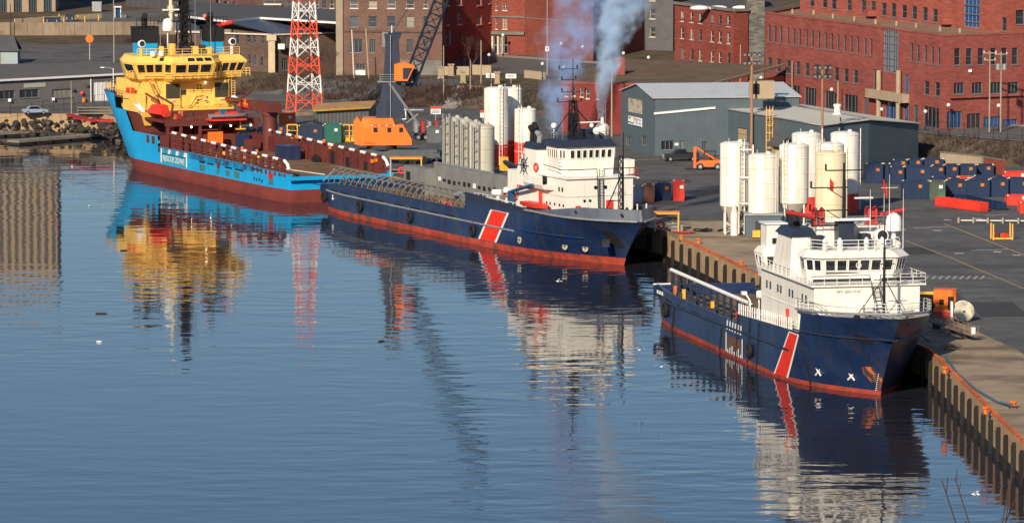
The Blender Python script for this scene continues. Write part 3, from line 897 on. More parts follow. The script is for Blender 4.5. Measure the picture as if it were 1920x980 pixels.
# --- wheelhouse with raked windows
wb_ = [(-11.5, -5.3), (-9.3, -5.3), (-7.9, -4.0), (-7.6, 3.4), (-9.3, 4.9), (-11.5, 4.9)]
wt_ = [(-11.7, -5.5), (-8.8, -5.7), (-7.2, -4.3), (-6.9, 3.7), (-8.8, 5.3), (-11.7, 5.1)]
MB().bx(-22.0, -11.6, -3.1, 4.7, 11.05, 14.2).build('upper_deckhouse', M_SHWHITE, S3)
wh = wheelhouse('wheelhouse', wb_, wt_, 11.05, 13.55, M_SHWHITE, S3)
rb_ = [(x * 1.0 + (.25 if x > -10 else -.2), y * 1.05) for x, y in wt_]
rt_ = [(x - (.9 if x > -10 else -.4), y * .93) for x, y in wt_]
wheelhouse('roof', rb_, rt_, 13.55, 14.25, M_SHWHITE, S3)
for fi, n in ((1, 2), (2, 6), (3, 3), (0, 1), (4, 1)):
    q = face(wb_, wt_, fi, 11.05, 13.55)
    windows_on(q, n, .03, .97, .46, .92, .16, M_GLASS, wh, fmat=M_WHITE, fw=.05)
for y in (-.4, 2.2):
    MB().torus((-7.05 + .06, y, 12.75), (1, 0, .2), .26, .04, 12, 5).build('clear_view_screen', M_WHITE, wh)
MB().bx(-7.75, -7.5, -3.8, 3.2, 11.9, 12.0).build('grab_rail', M_DGREY, wh)
# starboard wing cab and its counterpart, exhaust casing
for x0_, y0, z0_ in ((-29.6, -4.3, 9.5), (-18.6, 5.9, 11.06)):
    b_ = [(x0_, y0 - .75), (x0_ + 2.9, y0 - .75), (x0_ + 3.3, y0 + .9), (x0_, y0 + .9)]
    t_ = [(x0_ - .2, y0 - 1.25), (x0_ + 3.3, y0 - 1.25), (x0_ + 3.6, y0 + 1.0), (x0_ - .2, y0 + 1.0)]
    cab = wheelhouse('wing_cab', b_, t_, z0_, z0_ + 2.7, M_SHWHITE, S3)
    wheelhouse('cab_roof', t_, [(x + (.5 if x < x0_ + 1 else -.5), y + (.35 if y < y0 else -.35)) for x, y in t_], z0_ + 2.7, z0_ + 3.3, M_SHWHITE, cab)
    for fi in (0, 1, 3):
        windows_on(face(b_, t_, fi, z0_, z0_ + 2.7), 1 if fi != 0 else 2, .12, .9, .45, .9, .2, M_GLASS, cab, fmat=M_WHITE, fw=.05)
MB().bx(-29.0, -27.2, -4.8, -3.7, 4.75, 9.5).build('cab_support', M_SHWHITE, S3)
MB().bx(-29.3, -26.9, -4.9, -2.8, 12.75, 15.3).build('aft_control_tower', M_SHWHITE, S3)
MB().bx(-29.5, -26.7, -5.1, -2.6, 15.3, 15.45).build('tower_roof', M_WHITE, S3)
windows_on([Vector((-26.88, -4.8, 12.9)), Vector((-26.88, -2.9, 12.9)), Vector((-26.88, -2.9, 15.2)), Vector((-26.88, -4.8, 15.2))], 1, .2, .9, .1, .42, .1, M_GLASS, S3, fmat=M_WHITE)
cs = MB().loft([[(-20.5, -6.1, 11.0), (-13.2, -6.1, 11.0), (-13.2, -3.2, 11.0), (-20.5, -3.2, 11.0)], [(-19.8, -5.6, 15.2), (-14.2, -5.6, 15.2), (-14.2, -3.2, 15.2), (-19.8, -3.2, 15.2)]])
cso = cs.build('exhaust_casing', M_SHWHITE, S3)
MB().loft([[(-20.1, -5.9, 15.2), (-13.9, -5.9, 15.2), (-13.9, -2.9, 15.2), (-20.1, -2.9, 15.2)], [(-19.5, -5.3, 16.0), (-14.6, -5.3, 16.0), (-14.6, -3.3, 16.0), (-19.5, -3.3, 16.0)]]).build('casing_top', M_NAVYT, cso)
MB().tube((-19.0, -4.2, 15.9), (-19.8, -4.2, 17.3), .42, 10).tube((-17.6, -4.2, 15.9), (-18.4, -4.2, 17.0), .42, 10).build('exhaust_pipe', M_BLACK, cso)
# --- top of the wheelhouse: mast, radar, domes, winches, funnel clutter
MB().bx(-13.8, -12.2, -1.1, .6, 14.15, 16.9).build('mast_pedestal', M_NAVYT, S3)
mm = MB().tube((-13, -.3, 16.5), (-13, -.3, 23.0), .22, 8, .12)
for z, y0, y1 in ((22.2, -2.3, 1.9), (20.4, -3.9, .2), (18.0, -4.0, .3), (16.4, -3.8, 1.0)):
    mm.tube((-13, y0, z), (-13, y1, z), .07, 5)
    mm.tube((-13, y0, z), (-13, y0, z + .7), .12, 6)
for z in (20.4, 18.0):
    mm.tube((-13, -.3, z - 1.2), (-13, -2.2, z), .05, 5)
mm.build('main_mast', M_BLACK, S3)
MB().bx(-11.9, -11.6, -2.4, 2.2, 17.0, 17.25).build('radar_scanner', M_WHITE, S3)
MB().bx(-12.9, -12.7, .8, 2.8, 19.2, 19.35).build('radar_scanner', M_WHITE, S3)
MB().lathe([(.25, -1.9), (.25, -.4), (.85, -.3), (.85, .7), (.72, 1.2), (.35, 1.5), (.02, 1.6)], 16, (-10.4, 4.4, 16.3)).build('satellite_dome', M_DOME, S3, auto=50)
MB().lathe_ax([(.45, -.9), (.7, -.5), (.75, .4), (.7, .55)], (-9.2, 2.6, 15.6), (1, .1, .05), 14).build('searchlight', M_DOME, S3, auto=40)
MB().lathe_ax([(.58, .56), (.5, .6)], (-9.2, 2.6, 15.6), (1, .1, .05), 14).build('searchlight_glass', M_GLASS, S3)
for y in (-3.6, -2.0, .9, 2.6):
    MB().lathe([(.28, 0), (.28, .9), (.16, 1.2), (.05, 1.3)], 9, (-8.6, y, 14.25)).build('vent_post', M_SHWHITE, S3, auto=40)
MB().bx(-11.4, -10.0, -4.4, -3.2, 14.2, 15.6).build('deck_locker', M_NAVYT, S3)
MB().bx(-13.5, -12, 1.4, 2.4, 14.15, 15.5).build('deck_locker', M_NAVYT, S3)
MB().bx(-18.4, -13.9, -3.0, 4.6, 14.2, 16.2).build('machinery_casing', M_SHWHITE, S3)
for y, sg in ((-2.4, -1), (3.4, 1)):
    w3 = MB().lathe_ax([(.5, -.5), (.5, .5)], (-15.4, y, 17.3), (0, 1, 0), 12).torus((-15.4, y - .4, 17.3), (0, 1, 0), .75, .14, 14, 6).torus((-15.4, y + .4, 17.3), (0, 1, 0), .75, .14, 14, 6)
    w3.bx(-16.0, -14.8, y - .6, y + .6, 16.0, 16.7)
    w3.tube((-15.4, y, 17.0), (-15.2, y + sg * 3.6, 17.7), .24, 8)
    w3.build('fire_monitor', M_DKRED, S3)
rail([(-11.6, -4.8, 14.25), (-9.0, -5.0, 14.25), (-7.6, -3.8, 14.25), (-7.4, 3.2, 14.25), (-9.0, 4.6, 14.25), (-11.6, 4.5, 14.25)], 1.1, M_WHITE, S3, step=1.6, r=.045)
rail([(-18.2, -2.9, 16.2), (-13.0, -2.9, 16.2), (-13, 4.5, 16.2), (-18.2, 4.5, 16.2)], 1.1, M_STEEL, S3, step=1.3, r=.035)
wa = MB()
for x, y, z0, z1 in ((-9, 5.0, 14.2, 20.5), (-9.4, 3.6, 16, 22.0), (-11, 2.0, 16, 20.3), (-15, -2, 16, 21.5), (-16, 5, 16, 19.5)):
    wa.tube((x, y, z0), (x, y, z1), .045, 4, .02)
wa.tube((-9.4, 2.7, 20.6), (-9.4, 4.5, 20.6), .03, 4)
wa.build('whip_aerials', M_WHITE, S3)
fl = MB().add([(-16, -1.0, 21.2), (-16, -1.0, 20.0), (-16.2, -.55, 19.6), (-16.1, -.5, 20.6)], [(0, 1, 2, 3)]).add([(-13, 4.0, 21.3), (-13, 4.0, 19.9), (-13.2, 4.5, 19.0), (-13.1, 4.45, 20.2)], [(0, 1, 2, 3)])
fl.build('signal_flag', M_RED, S3)
# --- side deck and working deck gear
for i, (x, y) in enumerate(((-27.8, -5.0), (-26.8, -4.2))):
    raft(S3, (x, y, 7.6), (.3, 1, 0))
pm_ = MB()
for x, y in ((-28.2, -5.4), (-27.4, -5.0), (-26.6, -4.6)):
    pm_.path([(x, y, 4.8), (x + .2, y, 6.6), (x, y, 7.2)], .07, 5)
pm_.build('raft_stand', M_WHITE, S3)
MB().tube((-31, -5.6, 4.8), (-31, -5.6, 6.6), .09, 6).tube((-31, -5.6, 6.6), (-31.8, -5.9, 7.3), .09, 6).box((-32.1, -6.0, 7.35), (.7, .5, .35)).build('deck_floodlight', M_WHITE, S3)
MB().bx(-14.2, -13.8, -6.25, -6.0, 4.8, 7.6).build('fire_main', M_RED, S3)
MB().torus((-17.4, -6.2, 5.9), (0, 1, 0), .4, .12, 14, 6).build('lifebuoy', M_RED, S3, smooth=True)
fr = MB()
for x in (-26.0, -30.0):
    for y in (-4.6, 4.2):
        fr.bx(x - .2, x + .2, y - .2, y + .2, 2.9, 9.2)
    fr.bx(x - .2, x + .2, -4.6, 4.2, 8.9, 9.3)
fr.build('deck_gantry', M_DGREY, S3)
MB().bx(-26.1, -25.6, -5.0, -4.4, 4.75, 11.0).build('corner_post', M_YEL, S3)
wn3 = MB().bx(-31.5, -27.5, -3.4, 3.4, 2.9, 3.5)
for y in (-2.2, 0, 2.2):
    wn3.lathe_ax([(.3, -.9), (1.2, -.88), (1.2, -.78), (.7, -.76), (.7, .76), (1.2, .78), (1.2, .88), (.3, .9)], (-29.4, y, 4.2), (0, 1, 0), 14)
wn3.build('towing_winch', M_DGREY, S3)
# crash rail along each side of the working deck
for sd in (-1, 1):
    y = sd * 4.7
    m = MB().tube((-69.5, y, 6.1), (-33.5, y, 5.9), .22, 8)
    m.build('crash_rail', M_WHITE if sd < 0 else M_GREY, S3)
    m = MB()
    for k in range(13):
        x = -69 + k * 2.95
        m.bx(x - .12, x + .12, y - .15, y + .15, 2.9, 5.9)
    for z in (3.9, 4.9):
        m.tube((-69.5, y, z), (-33.5, y, z), .08, 5)
    m.build('rail_posts', M_NAVYT, S3) if sd < 0 else None
    m = MB()
    for k in range(7):
        x = -67 + k * 5 + random.uniform(-1, 1)
        m.bx(x - .5, x + .5, y + sd * .4, y + sd * 1.1, 2.9, 2.9 + random.uniform(.5, 1.3))
    m.build('deck_fittings', M_DGREY, S3)
for x, mt in ((-62, M_YEL), (-49, M_YEL), (-66, M_RUST), (-38, M_RED), (-35.5, M_RED)):
    MB().bx(x - .2, x + .2, -5.3, -4.95, 2.9, 4.6).build('valve_post', mt, S3)
m = MB()
for k in range(5):
    x = -36 + k * .9
    m.path([(x, -5.2, 2.9), (x, -5.3, 4.8), (x + .3, -5.0, 5.4), (x + .6, -4.6, 5.2)], .12, 6)
m.build('vent_pipes', M_NAVYT, S3)
MB().bx(-46, -32, 1.0, 5.8, 2.87, 3.0).build('sunlit_deck', pm('ochre_sunlit_deck', (.55, .30, .06), .8, var=.3), S3)  # sunlight on the open deck, put in as a bright ochre slab
# ------------------------------------------------------------------ middle ship: long navy hull, caged deck, white house
A2 = R(-65.7)
S2 = thing('supply_ship', 'long navy supply ship with a caged pipe rail and smoking funnel', 'ship', (14.5, 645.0, 0), A2, 'supply ships along the quay')
h2 = Hull(88.0, 13.2, 6.2, 5.6, 1.5, 28, 1.9, 17, 3.0, .9)
def top2(x):
    if x < -36: return 3.55
    return 5.75 + .35 * max(0, x + 16) / 16
h2.shell('boot_topping', lambda x: -1.6, lambda x: 0.95 + .004 * x, 3, M_BOOT, S2)
h2.shell('hull', lambda x: 0.95 + .004 * x, lambda x: min(top2(x), 2.95 if x < -36 else 99), 7, M_NAVY, S2, steps=(-36.0,))
h2.deck('working_deck', -89, -28, 2.9, M_DECK, S2, .05)
h2.deck('forecastle_deck', -36, 5.2, 5.6, M_NAVYT, S2, .2)
MB().bx(-36.1, -35.95, -6.4, 6.4, 2.9, 5.7).build('deck_break_bulkhead', M_GREY, S2)
h2.bulwark('bulwark', -89.0, -36.1, 2.9, lambda x: 3.75 + .7 * max(0, min(1, (x + 89) / 12)), M_NAVY, S2)
MB().bx(-89.6, -89.35, -6.0, 6.0, 2.6, 3.75).build('stern_bulwark', M_NAVY, S2)
h2.bulwark('side_screen', -36.0, -16.5, 5.6, lambda x: 6.75 - .03 * (x + 36), M_NAVYT, S2, sides=(-1,))
h2.strake('rub_rail', -88, -20.0, 2.95, .14, M_STEEL, S2)
h2.strake('forward_rub_rail', -18.5, -4.0, 3.3, .12, M_NAVY, S2)
# turned-in bulwark round the bow
m = MB()
for sd in (-1, 1):
    rings = []
    for i in range(25):
        x = -16.5 + 22.0 * (i / 24) ** .8
        o = h2.pt(min(x, h2.xb(6.1) - .01), 6.05, sd, .03); zt = 6.6 + .9 * min(1, max(0, (x + 10) / 8))
        hbw = max(h2.hb(min(x, h2.xb(6.1) - .01), 6.1) - .55, .0)
        t = Vector((x - .5 * max(0, (x - 1) / 5), sd * hbw, zt))
        rings.append([o, t, t + Vector((-.15, -sd * .18, 0)), o + Vector((-.15, -sd * .3, 0))])
    m.loft(rings)
m.build('bow_bulwark', pm('skylit_bulwark', (.085, .10, .135), .5, var=.3, scale=.4, streak=((.03, .035, .05), .5, 1.2)), S2, auto=35)  # paler than the hull: sky light on the leaning plate, painted into the colour
h2.strake('bow_knuckle', -16.5, 5.0, 6.05, .14, M_STEEL, S2)
for x in (-3.0, 3.4):
    p = h2.pt(x, 6.8, -1, -.28); MB().torus(p, (0, 1, .3), .22, .08, 10, 5).build('mooring_fairlead', M_BLACK, S2)
# freeing ports, tyres, marks
for x in (-84, -79, -72, -66, -59, -53, -47, -41):
    h2.patch('freeing_port', lambda z, x=x: x - 1.6, lambda z, x=x: x + 1.6, 3.12, 3.34, M_BLACK, S2, -1, .03, 3, 1)
for x in (-88.6, -72.5, -54.5, -33.0):
    h2.tyre(x, 1.9, -1, S2, .62)
for x, z in ((-84.5, 2.0),):
    p = h2.pt(x, z, -1, .06); MB().ball(p, .2, 8, 5, 1.6, .4, 1).ball(p + Vector((0, 0, .4)), .16, 8, 5, 1.2, .4, 1).build('plimsoll_mark', M_WHITE, S2)
for x in (-18.5, -8.5, -5.0):
    p = h2.pt(x, 1.9, -1, .05); q = h2.pt(x + .5, 1.9, -1, .05); t_ = (q - p).normalized()
    nn = Vector((t_.y, -t_.x, 0))
    MB().lathe_ax([(.5, 0), (.5, .03)], p, nn, 14).build('thruster_mark', pm('pale_mark', (.55, .48, .38), .6), S2)
    MB().tube(p + nn * .05 - t_ * .4, p + nn * .05 + t_ * .4, .06, 4).tube(p + nn * .05 - Vector((0, 0, .4)), p + nn * .05 + Vector((0, 0, .4)), .06, 4).build('mark_cross', M_NAVYT, S2)
h2.patch('stripe_border', lambda z: -32.2 + (z - .3) * .95, lambda z: -26.2 + (z - .3) * .95, .9, 5.2, M_WHITE, S2, -1, .035)
h2.patch('hull_stripe', lambda z: -31.6 + (z - .3) * .95, lambda z: -26.8 + (z - .3) * .95, .9, 5.15, M_STRIPE, S2, -1, .05)
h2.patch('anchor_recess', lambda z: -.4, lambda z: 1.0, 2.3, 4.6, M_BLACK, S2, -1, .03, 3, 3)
MB().bx(-.1, .9, -3.1, -2.5, 2.5, 3.5).build('anchor', M_DGREY, S2)
M_CAGE = pm('dull_cage_pipe', (.17, .16, .15), .55, .2, var=.25, rnd=.15)
# pipe cage over the starboard side: each hoop its own part
for k in range(24):
    x = -85.5 + k * 2.06
    m = MB().path([(x, -6.35, 4.3), (x + .1, -6.15, 5.1), (x + .35, -5.5, 5.9), (x + .6, -4.5, 6.3), (x + .6, -4.2, 6.2), (x + .6, -4.2, 2.95)], .085, 5)
    m.build('cage_hoop', M_CAGE, S2)
for (y, z, r) in ((-4.5, 6.35, .14), (-5.5, 5.9, .08), (-4.2, 4.6, .07), (-4.2, 3.7, .07)):
    MB().tube((-86.2, y, z), (-37, y, z), r, 6).build('cage_rail', M_CAGE, S2)
MB().path([(-87.6, -6.3, 4.3), (-86.2, -5.0, 6.2)], .09, 5).build('cage_end_brace', M_STEEL, S2)
for x0 in (-43.0, -38.8):
    MB().add([(x0, -5.6, 5.9), (x0 + 1.9, -5.6, 5.9), (x0 + 2.0, -4.4, 6.45), (x0 + .1, -4.4, 6.45)], [(0, 1, 2, 3)]).build('cage_plate', M_STEEL, S2)
# small gear under the cage
for k in range(40):
    x = random.uniform(-85, -38)
    mt = random.choice([M_RED, M_RUST, M_DGREY, M_YEL, M_GREY, M_DGREY, M_DKRED])
    s_ = random.uniform(.25, .6)
    MB().box((x, random.uniform(-6, -4.8), 3.0 + s_), (s_ * random.uniform(1, 2), s_, s_ * 2), random.random()).build('deck_fitting', mt, S2)
MB().path([(-46, -5.6, 4.1), (-44, -5.3, 4.8), (-43, -5.4, 4.0)], .14, 6).build('red_hose', M_RED, S2)
MB().lathe_ax([(.35, -.5), (.35, .5)], (-60, 0.5, 3.4), (1, 0, 0), 10).build('hose_drum', M_RUST, S2)
# port side cargo wall
cw = MB().bx(-75, -37, 5.7, 6.1, 2.9, 7.5).build('cargo_wall', M_GREY, S2)
for x in (-66.5, -58.0, -49.0):
    MB().bx(x - .9, x + .9, 5.62, 5.72, 3.0, 4.3).build('wall_opening', M_BLACK, cw)
for k in range(18):
    x = -73 + k * 1.75
    MB().bx(x - random.uniform(.3, .55), x + random.uniform(.3, .55), 5.64, 5.71, 5.0 + random.uniform(-.15, .1), 5.5 + random.uniform(-.1, .15)).build('wall_marking', M_BLACK if k % 7 else M_WHITE, cw)
MB().bx(-75, -55, 5.6, 6.2, 7.5, 7.62).build('wall_cap', M_STEEL, cw)
MB().bx(-83, -75.2, 4.4, 6.2, 2.9, 6.6).build('deck_store', M_GREY, S2)
MB().bx(-82.0, -80.6, 4.34, 4.42, 4.6, 5.8).build('store_window', M_BLACK, S2)
MB().bx(-79, -75.4, 2.6, 4.4, 2.9, 4.6).build('winch_frame', M_DGREY, S2)
# knuckle-boom crane
MB().lathe([(.6, 2.9), (.5, 8.0), (.6, 8.2)], 10, (-37.0, 3.2, 0)).bx(-38, -36.2, 2.4, 4.0, 5.6, 8.8).build('crane_post', M_DGREY, S2, auto=40)
MB().tube((-37, 3.2, 9.2), (-46.5, 4.0, 9.8), .32, 6).build('crane_boom', M_NAVYT, S2)
MB().box((-47.0, 4.1, 9.5), (1.2, .7, 1.9), .1).build('boom_tip', M_YEL, S2)
MB().tube((-37, 3.2, 8.8), (-33.5, 2.6, 7.4), .3, 6).tube((-33.5, 2.6, 7.4), (-35, 2.0, 6.0), .22, 6).build('knuckle_arm', M_DGREY, S2)
MB().box((-36.4, 2.2, 7.7), (.8, .5, 1.2), .4).build('crane_cylinder', M_RUST, S2)
for c in ((-30.6, -4.2, 7.1), (-29.0, -3.2, 7.5), (-27.4, -2.4, 7.9)):
    raft(S2, c, (1, .6, 0))
rail([(-36, -5.2, 5.65), (-30.5, -5.2, 5.65)], 1.1, M_WHITE, S2)
# --- white accommodation
hs2 = MB().bx(-26.0, -7.4, -4.8, 4.8, 5.6, 10.7).build('deckhouse', M_SHWHITE, S2)
MB().bx(-18.0, -7.1, -5.0, 5.0, 10.7, 10.82).build('bridge_deck', M_SHWHITE, S2)
MB().bx(-19.5, -7.35, -4.85, 4.85, 8.35, 8.45).build('house_band', pm('cream_band', (.6, .56, .48), .5), hs2)  # thin band in a darker cream than the deckhouse
wb2 = [(-15.6, -3.9), (-11.6, -3.9), (-10.4, -3.3), (-10.4, 3.3), (-11.6, 3.9), (-15.6, 3.9)]
wt2 = [(-15.6, -3.9), (-11.4, -4.1), (-10.1, -3.5), (-10.1, 3.5), (-11.4, 4.1), (-15.6, 3.9)]
wh2 = wheelhouse('wheelhouse', wb2, wt2, 10.82, 14.6, M_SHWHITE, S2)
rb2 = [(-15.9, -4.2), (-11.2, -4.4), (-9.8, -3.7), (-9.8, 3.7), (-11.2, 4.4), (-15.9, 4.2)]
rt2 = [(-15.6, -3.6), (-11.9, -3.7), (-10.7, -3.1), (-10.7, 3.1), (-11.9, 3.7), (-15.6, 3.6)]
wheelhouse('roof', rb2, rt2, 14.6, 15.5, M_NAVYT, S2)
for fi, n, a, b in ((2, 7, .05, .95), (1, 2, .12, .88), (0, 5, .1, .97), (3, 2, .12, .88)):
    windows_on(face(wb2, wt2, fi, 10.82, 14.6), n, a, b, .62, .90, .34, M_GLASS, wh2, fmat=M_SHWHITE, fw=.05)
MB().bx(-10.5, -8.4, 4.3, 5.5, 10.9, 12.9).build('wing_screen', M_SHWHITE, S2)
MB().bx(-10.6, -7.4, 4.7, 5.7, 10.5, 10.66).build('wing_platform', M_SHWHITE, S2)
rail([(-7.3, 4.2, 10.82), (-7.3, 5.6, 10.7), (-10.2, 5.6, 10.7)], 1.1, M_DKRED, S2, step=.8)
# windows and doors of the house
for x in (-13.0, -12.0, -9.6, -8.6):
    MB().bx(x - .18, x + .18, -4.87, -4.78, 9.0, 9.55).build('porthole_window', M_GLASS, hs2)
for x in (-13.5, -12.4, -11.0, -9.5, -8.3):
    MB().lathe_ax([(.2, 0), (.2, .06)], (x, -4.8, 7.2), (0, -1, 0), 10).build('porthole', M_GLASS, hs2)
for y in (-.6, .8, 3.2):
    MB().lathe_ax([(.26, 0), (.26, .06)], (-7.42, y, 9.5), (1, 0, 0), 12).build('porthole', M_BLACK if y < 2 else M_SHWHITE, hs2)
MB().bx(-7.42, -7.3, -3.5, -2.8, 6.2, 7.2).build('fire_locker', M_RED, hs2)
MB().bx(-7.42, -7.3, .9, 1.9, 6.6, 7.8).build('fire_locker', M_RED, hs2)
for y in (-2.2, -1.4):
    MB().lathe_ax([(.2, 0), (.2, .06)], (-7.42, y, 7.8), (1, 0, 0), 10).build('porthole', M_GLASS, hs2)
text('7717781', .55, pm('faded_lettering', (.30, .26, .22), .7), hs2, (-7.36, 2.8, 8.6), (R(90), 0, R(90)))
ladder(S2, (-7.1, .1, 5.8), (-7.2, .1, 12.0), .55, 16, M_DGREY)
m = MB()
m.path([(-7.0, -4.9, 11.95), (-7.0, -.6, 11.95), (-7.1, -.4, 8.5), (-7.1, -.3, 6.0)], .06, 5).path([(-7.0, 4.9, 11.95), (-7.0, .5, 11.95), (-7.1, .6, 11.0)], .06, 5)
m.path([(-14.5, -4.95, 12.2), (-9.0, -4.95, 11.9), (-7.0, -4.9, 11.95)], .05, 5)
m.build('hand_rail', M_BLACK, S2)
for k in range(7):
    MB().tube((-11.6, -4.05, 11.2 + k * .45), (-11.0, -3.85, 11.2 + k * .45), .04, 4).build('rung', M_GREY, wh2)
# funnel casing with emblem
fb = [(-27.0, -5.1, 5.6), (-14.8, -5.1, 5.6), (-14.8, -1.6, 5.6), (-27.0, -1.6, 5.6)]
ft = [(-20.2, -4.9, 14.0), (-16.6, -4.9, 14.0), (-16.6, -1.9, 14.0), (-20.2, -1.9, 14.0)]
fn = MB().loft([fb, ft]).build('funnel', M_SHWHITE, S2)
MB().loft([[(-20.6, -5.1, 14.0), (-16.3, -5.1, 14.0), (-16.3, -1.7, 14.0), (-20.6, -1.7, 14.0)], [(-20.0, -4.9, 14.8), (-16.5, -4.9, 14.8), (-16.5, -1.9, 14.8), (-20.0, -1.9, 14.8)]]).build('funnel_cap', M_NAVYT, fn)
for x, hgt_ in ((-19.4, 1.9), (-18.2, 2.4), (-17.2, 1.3)):
    MB().path([(x, -4.2, 14.6), (x + .2, -4.2, 14.8 + hgt_ * .7), (x - .7, -4.2, 14.8 + hgt_)], .36, 9).build('exhaust_pipe', M_BLACK if x < -17.5 else M_STEEL, fn)
# ship's wheel emblem on the starboard face
ec = Vector((-20.3, -5.05, 11.6))
em = MB().torus(ec, (0, 1, .03), .85, .06, 16, 5).torus(ec, (0, 1, .03), .35, .06, 12, 5)
for k in range(4):
    a = math.pi * k / 4
    d = Vector((math.cos(a), 0, math.sin(a))) * 1.6
    em.tube(ec - d, ec + d, .055, 4)
em.build('wheel_emblem', M_NAVYT, fn)
MB().torus((-16.4, -5.05, 11.6), (0, 1, 0), .5, .14, 16, 6).build('lifebuoy', M_RED, S2, smooth=True)
# starboard balcony and boat deck
MB().loft([[(-18.5, -5.7, 9.0), (-12.5, -5.7, 9.0), (-11, -4.8, 9.0), (-18.5, -4.8, 9.0)], [(-18.5, -6.0, 9.6), (-12.5, -6.0, 9.6), (-10.5, -4.8, 9.6), (-18.5, -4.8, 9.6)]]).build('balcony', M_SHWHITE, S2)
MB().bx(-18.4, -12.6, -5.95, -5.85, 9.6, 10.5).build('balcony_screen', M_SHWHITE, S2)
MB().bx(-14.6, -13.4, -4.95, -4.75, 9.4, 10.6).build('vent_grille', M_BLACK, hs2)
MB().path([(-26.5, -5.3, 7.2), (-22.0, -5.35, 7.0), (-21.5, -5.4, 8.9), (-18.5, -5.4, 8.9)], .09, 5).build('fire_main', M_RED, S2)
MB().bx(-15.0, -14.7, -5.3, -5.0, 5.7, 8.6).build('fire_main_riser', M_RED, S2)
MB().bx(-23.2, -22.4, -6.1, -5.4, 5.6, 8.0).build('davit_post', M_BLUE, S2)
MB().tube((-22.8, -5.8, 7.9), (-15.2, -6.1, 9.4), .24, 5).build('davit_arm', M_BLUE, S2)
bt = MB().loft([[(-18.0 + 7 * t, -6.0 - w_ * .5, 6.5 + .25 * abs(t - .5)), (-18.0 + 7 * t, -6.0 + w_ * .5, 6.5 + .25 * abs(t - .5)), (-18.0 + 7 * t, -6.0 + w_ * .6, 7.1), (-18.0 + 7 * t, -6.0 - w_ * .6, 7.1)] for t, w_ in ((0, 1.2), (.3, 1.7), (.7, 1.6), (.92, .9), (1, .2))])
bt.build('rescue_boat', M_RED, S2)
rail([(-29.5, -6.2, 5.65), (-16.0, -6.3, 5.65)], 1.0, M_SHWHITE, S2, step=1.8, r=.06)
# masts and gear on the wheelhouse roof
mm = MB()
mast_lattice(mm, (-13.5, -.8, 15.4), (-14.0, -.8, 20.5), 1.3, .7, 4, .10)
mm.build('main_mast', M_BLACK, S2)
MB().bx(-14.3, -13.4, -1.2, -.4, 15.4, 18.8).build('mast_trunk', M_BLACK, S2)
mt2 = MB().tube((-14, -.8, 20.0), (-14, -.8, 26.0), .10, 6, .05)
for z, a, b in ((24.6, -2.0, .6), (23.2, -1.6, .4), (21.6, -1.6, 1.8), (20.3, -2.2, 1.2)):
    mt2.tube((-14, -.8 + a, z), (-14, -.8 + b, z), .06, 4); mt2.tube((-14, -.8 + b, z), (-14, -.8 + b, z + .5), .09, 5); mt2.tube((-14, -.8 + a, z), (-14, -.8 + a, z + .5), .09, 5)
mt2.build('topmast', M_BLACK, S2)
MB().tube((-13.8, -.6, 19.6), (-12.5, 2.8, 15.4), .10, 5).build('mast_brace', M_BLACK, S2)
MB().tube((-13.8, -1.0, 19.6), (-15.5, -3.4, 15.4), .07, 5).build('mast_brace', M_BLACK, S2)
MB().bx(-12.3, -12.1, -.6, 2.4, 17.6, 17.75).build('radar_scanner', M_SHWHITE, S2)
MB().tube((-15.2, -3.0, 15.4), (-15.2, -3.0, 16.8), .06, 5).ball((-15.2, -3.0, 17.1), .42, 10, 7).build('satellite_dome', M_DOME, S2, smooth=True)
MB().ball((-11.2, .6, 17.3), .3, 10, 7).build('satellite_dome', M_DOME, S2, smooth=True)
MB().lathe([(.3, 15.3), (.3, 15.8), (.95, 15.9), (.95, 16.9), (.6, 17.3), (.25, 17.4), (.2, 18.2)], 14, (-13.2, 3.1, 0)).build('exhaust_uptake', M_SHWHITE, S2, auto=40)
MB().lathe_ax([(.3, -.4), (.5, .3), (.5, .4)], (-11.5, 1.4, 16.6), (1, -.3, 0), 10).build('searchlight', M_DOME, S2, auto=40)
rail([(-15.4, -3.5, 15.5), (-12.0, -3.6, 15.5), (-10.8, -3.0, 15.5), (-10.8, 3.0, 15.5), (-12, 3.6, 15.5)], 1.0, M_NAVYT, S2, step=1.5)
wa = MB()
for x, y, z1 in ((-15.2, -3.4, 20.5), (-15.2, -2.6, 23.0), (-12, 3.0, 21.0), (-12.6, 2.2, 23.5), (-12, -3.2, 18.5)):
    wa.tube((x, y, 15.4), (x, y, z1), .05, 4, .02)
wa.build('whip_aerials', M_STEEL, S2)
MB().bx(-15.4, -14.4, .6, 2.6, 15.3, 16.6).build('roof_machinery', M_NAVYT, S2)
# foremast on the bow
fmm = MB()
mast_lattice(fmm, (-2.0, .5, 5.7), (-2.0, .5, 14.0), .55, .45, 9, .06)
fmm.tube((-2.0, .8, 5.7), (-2.0, .8, 17.0), .14, 6, .08)
fmo = fmm.build('foremast', M_BLACK, S2)
MB().tube((-2.0, .7, 12.0), (-2.6, -1.9, 5.8), .08, 5).build('stay', M_BLACK, fmo)
MB().tube((-2.0, .5, 8.2), (-2.3, -1.2, 8.2), .06, 5).build('cross_bar', M_BLACK, fmo)
for k, (x, y) in enumerate(((-4.5, 2.2), (-3.8, -.8), (-1.2, 1.8), (-.6, -.6), (-3.0, 3.0), (-5.2, .2))):
    MB().lathe_ax([(.55, -.4), (.3, -.38), (.3, .38), (.55, .4)], (x, y, 6.5), (0, 1, .1), 10).bx(x - .5, x + .5, y - .6, y + .6, 5.65, 6.1).build('mooring_winch', M_DGREY, S2)
m = MB()
for y in (-.6, 1.0, 2.3):
    m.tube((2.2, y, 5.7), (2.2, y, 7.6), .08, 5)
m.build('bow_post', M_WHITE, S2) if False else None
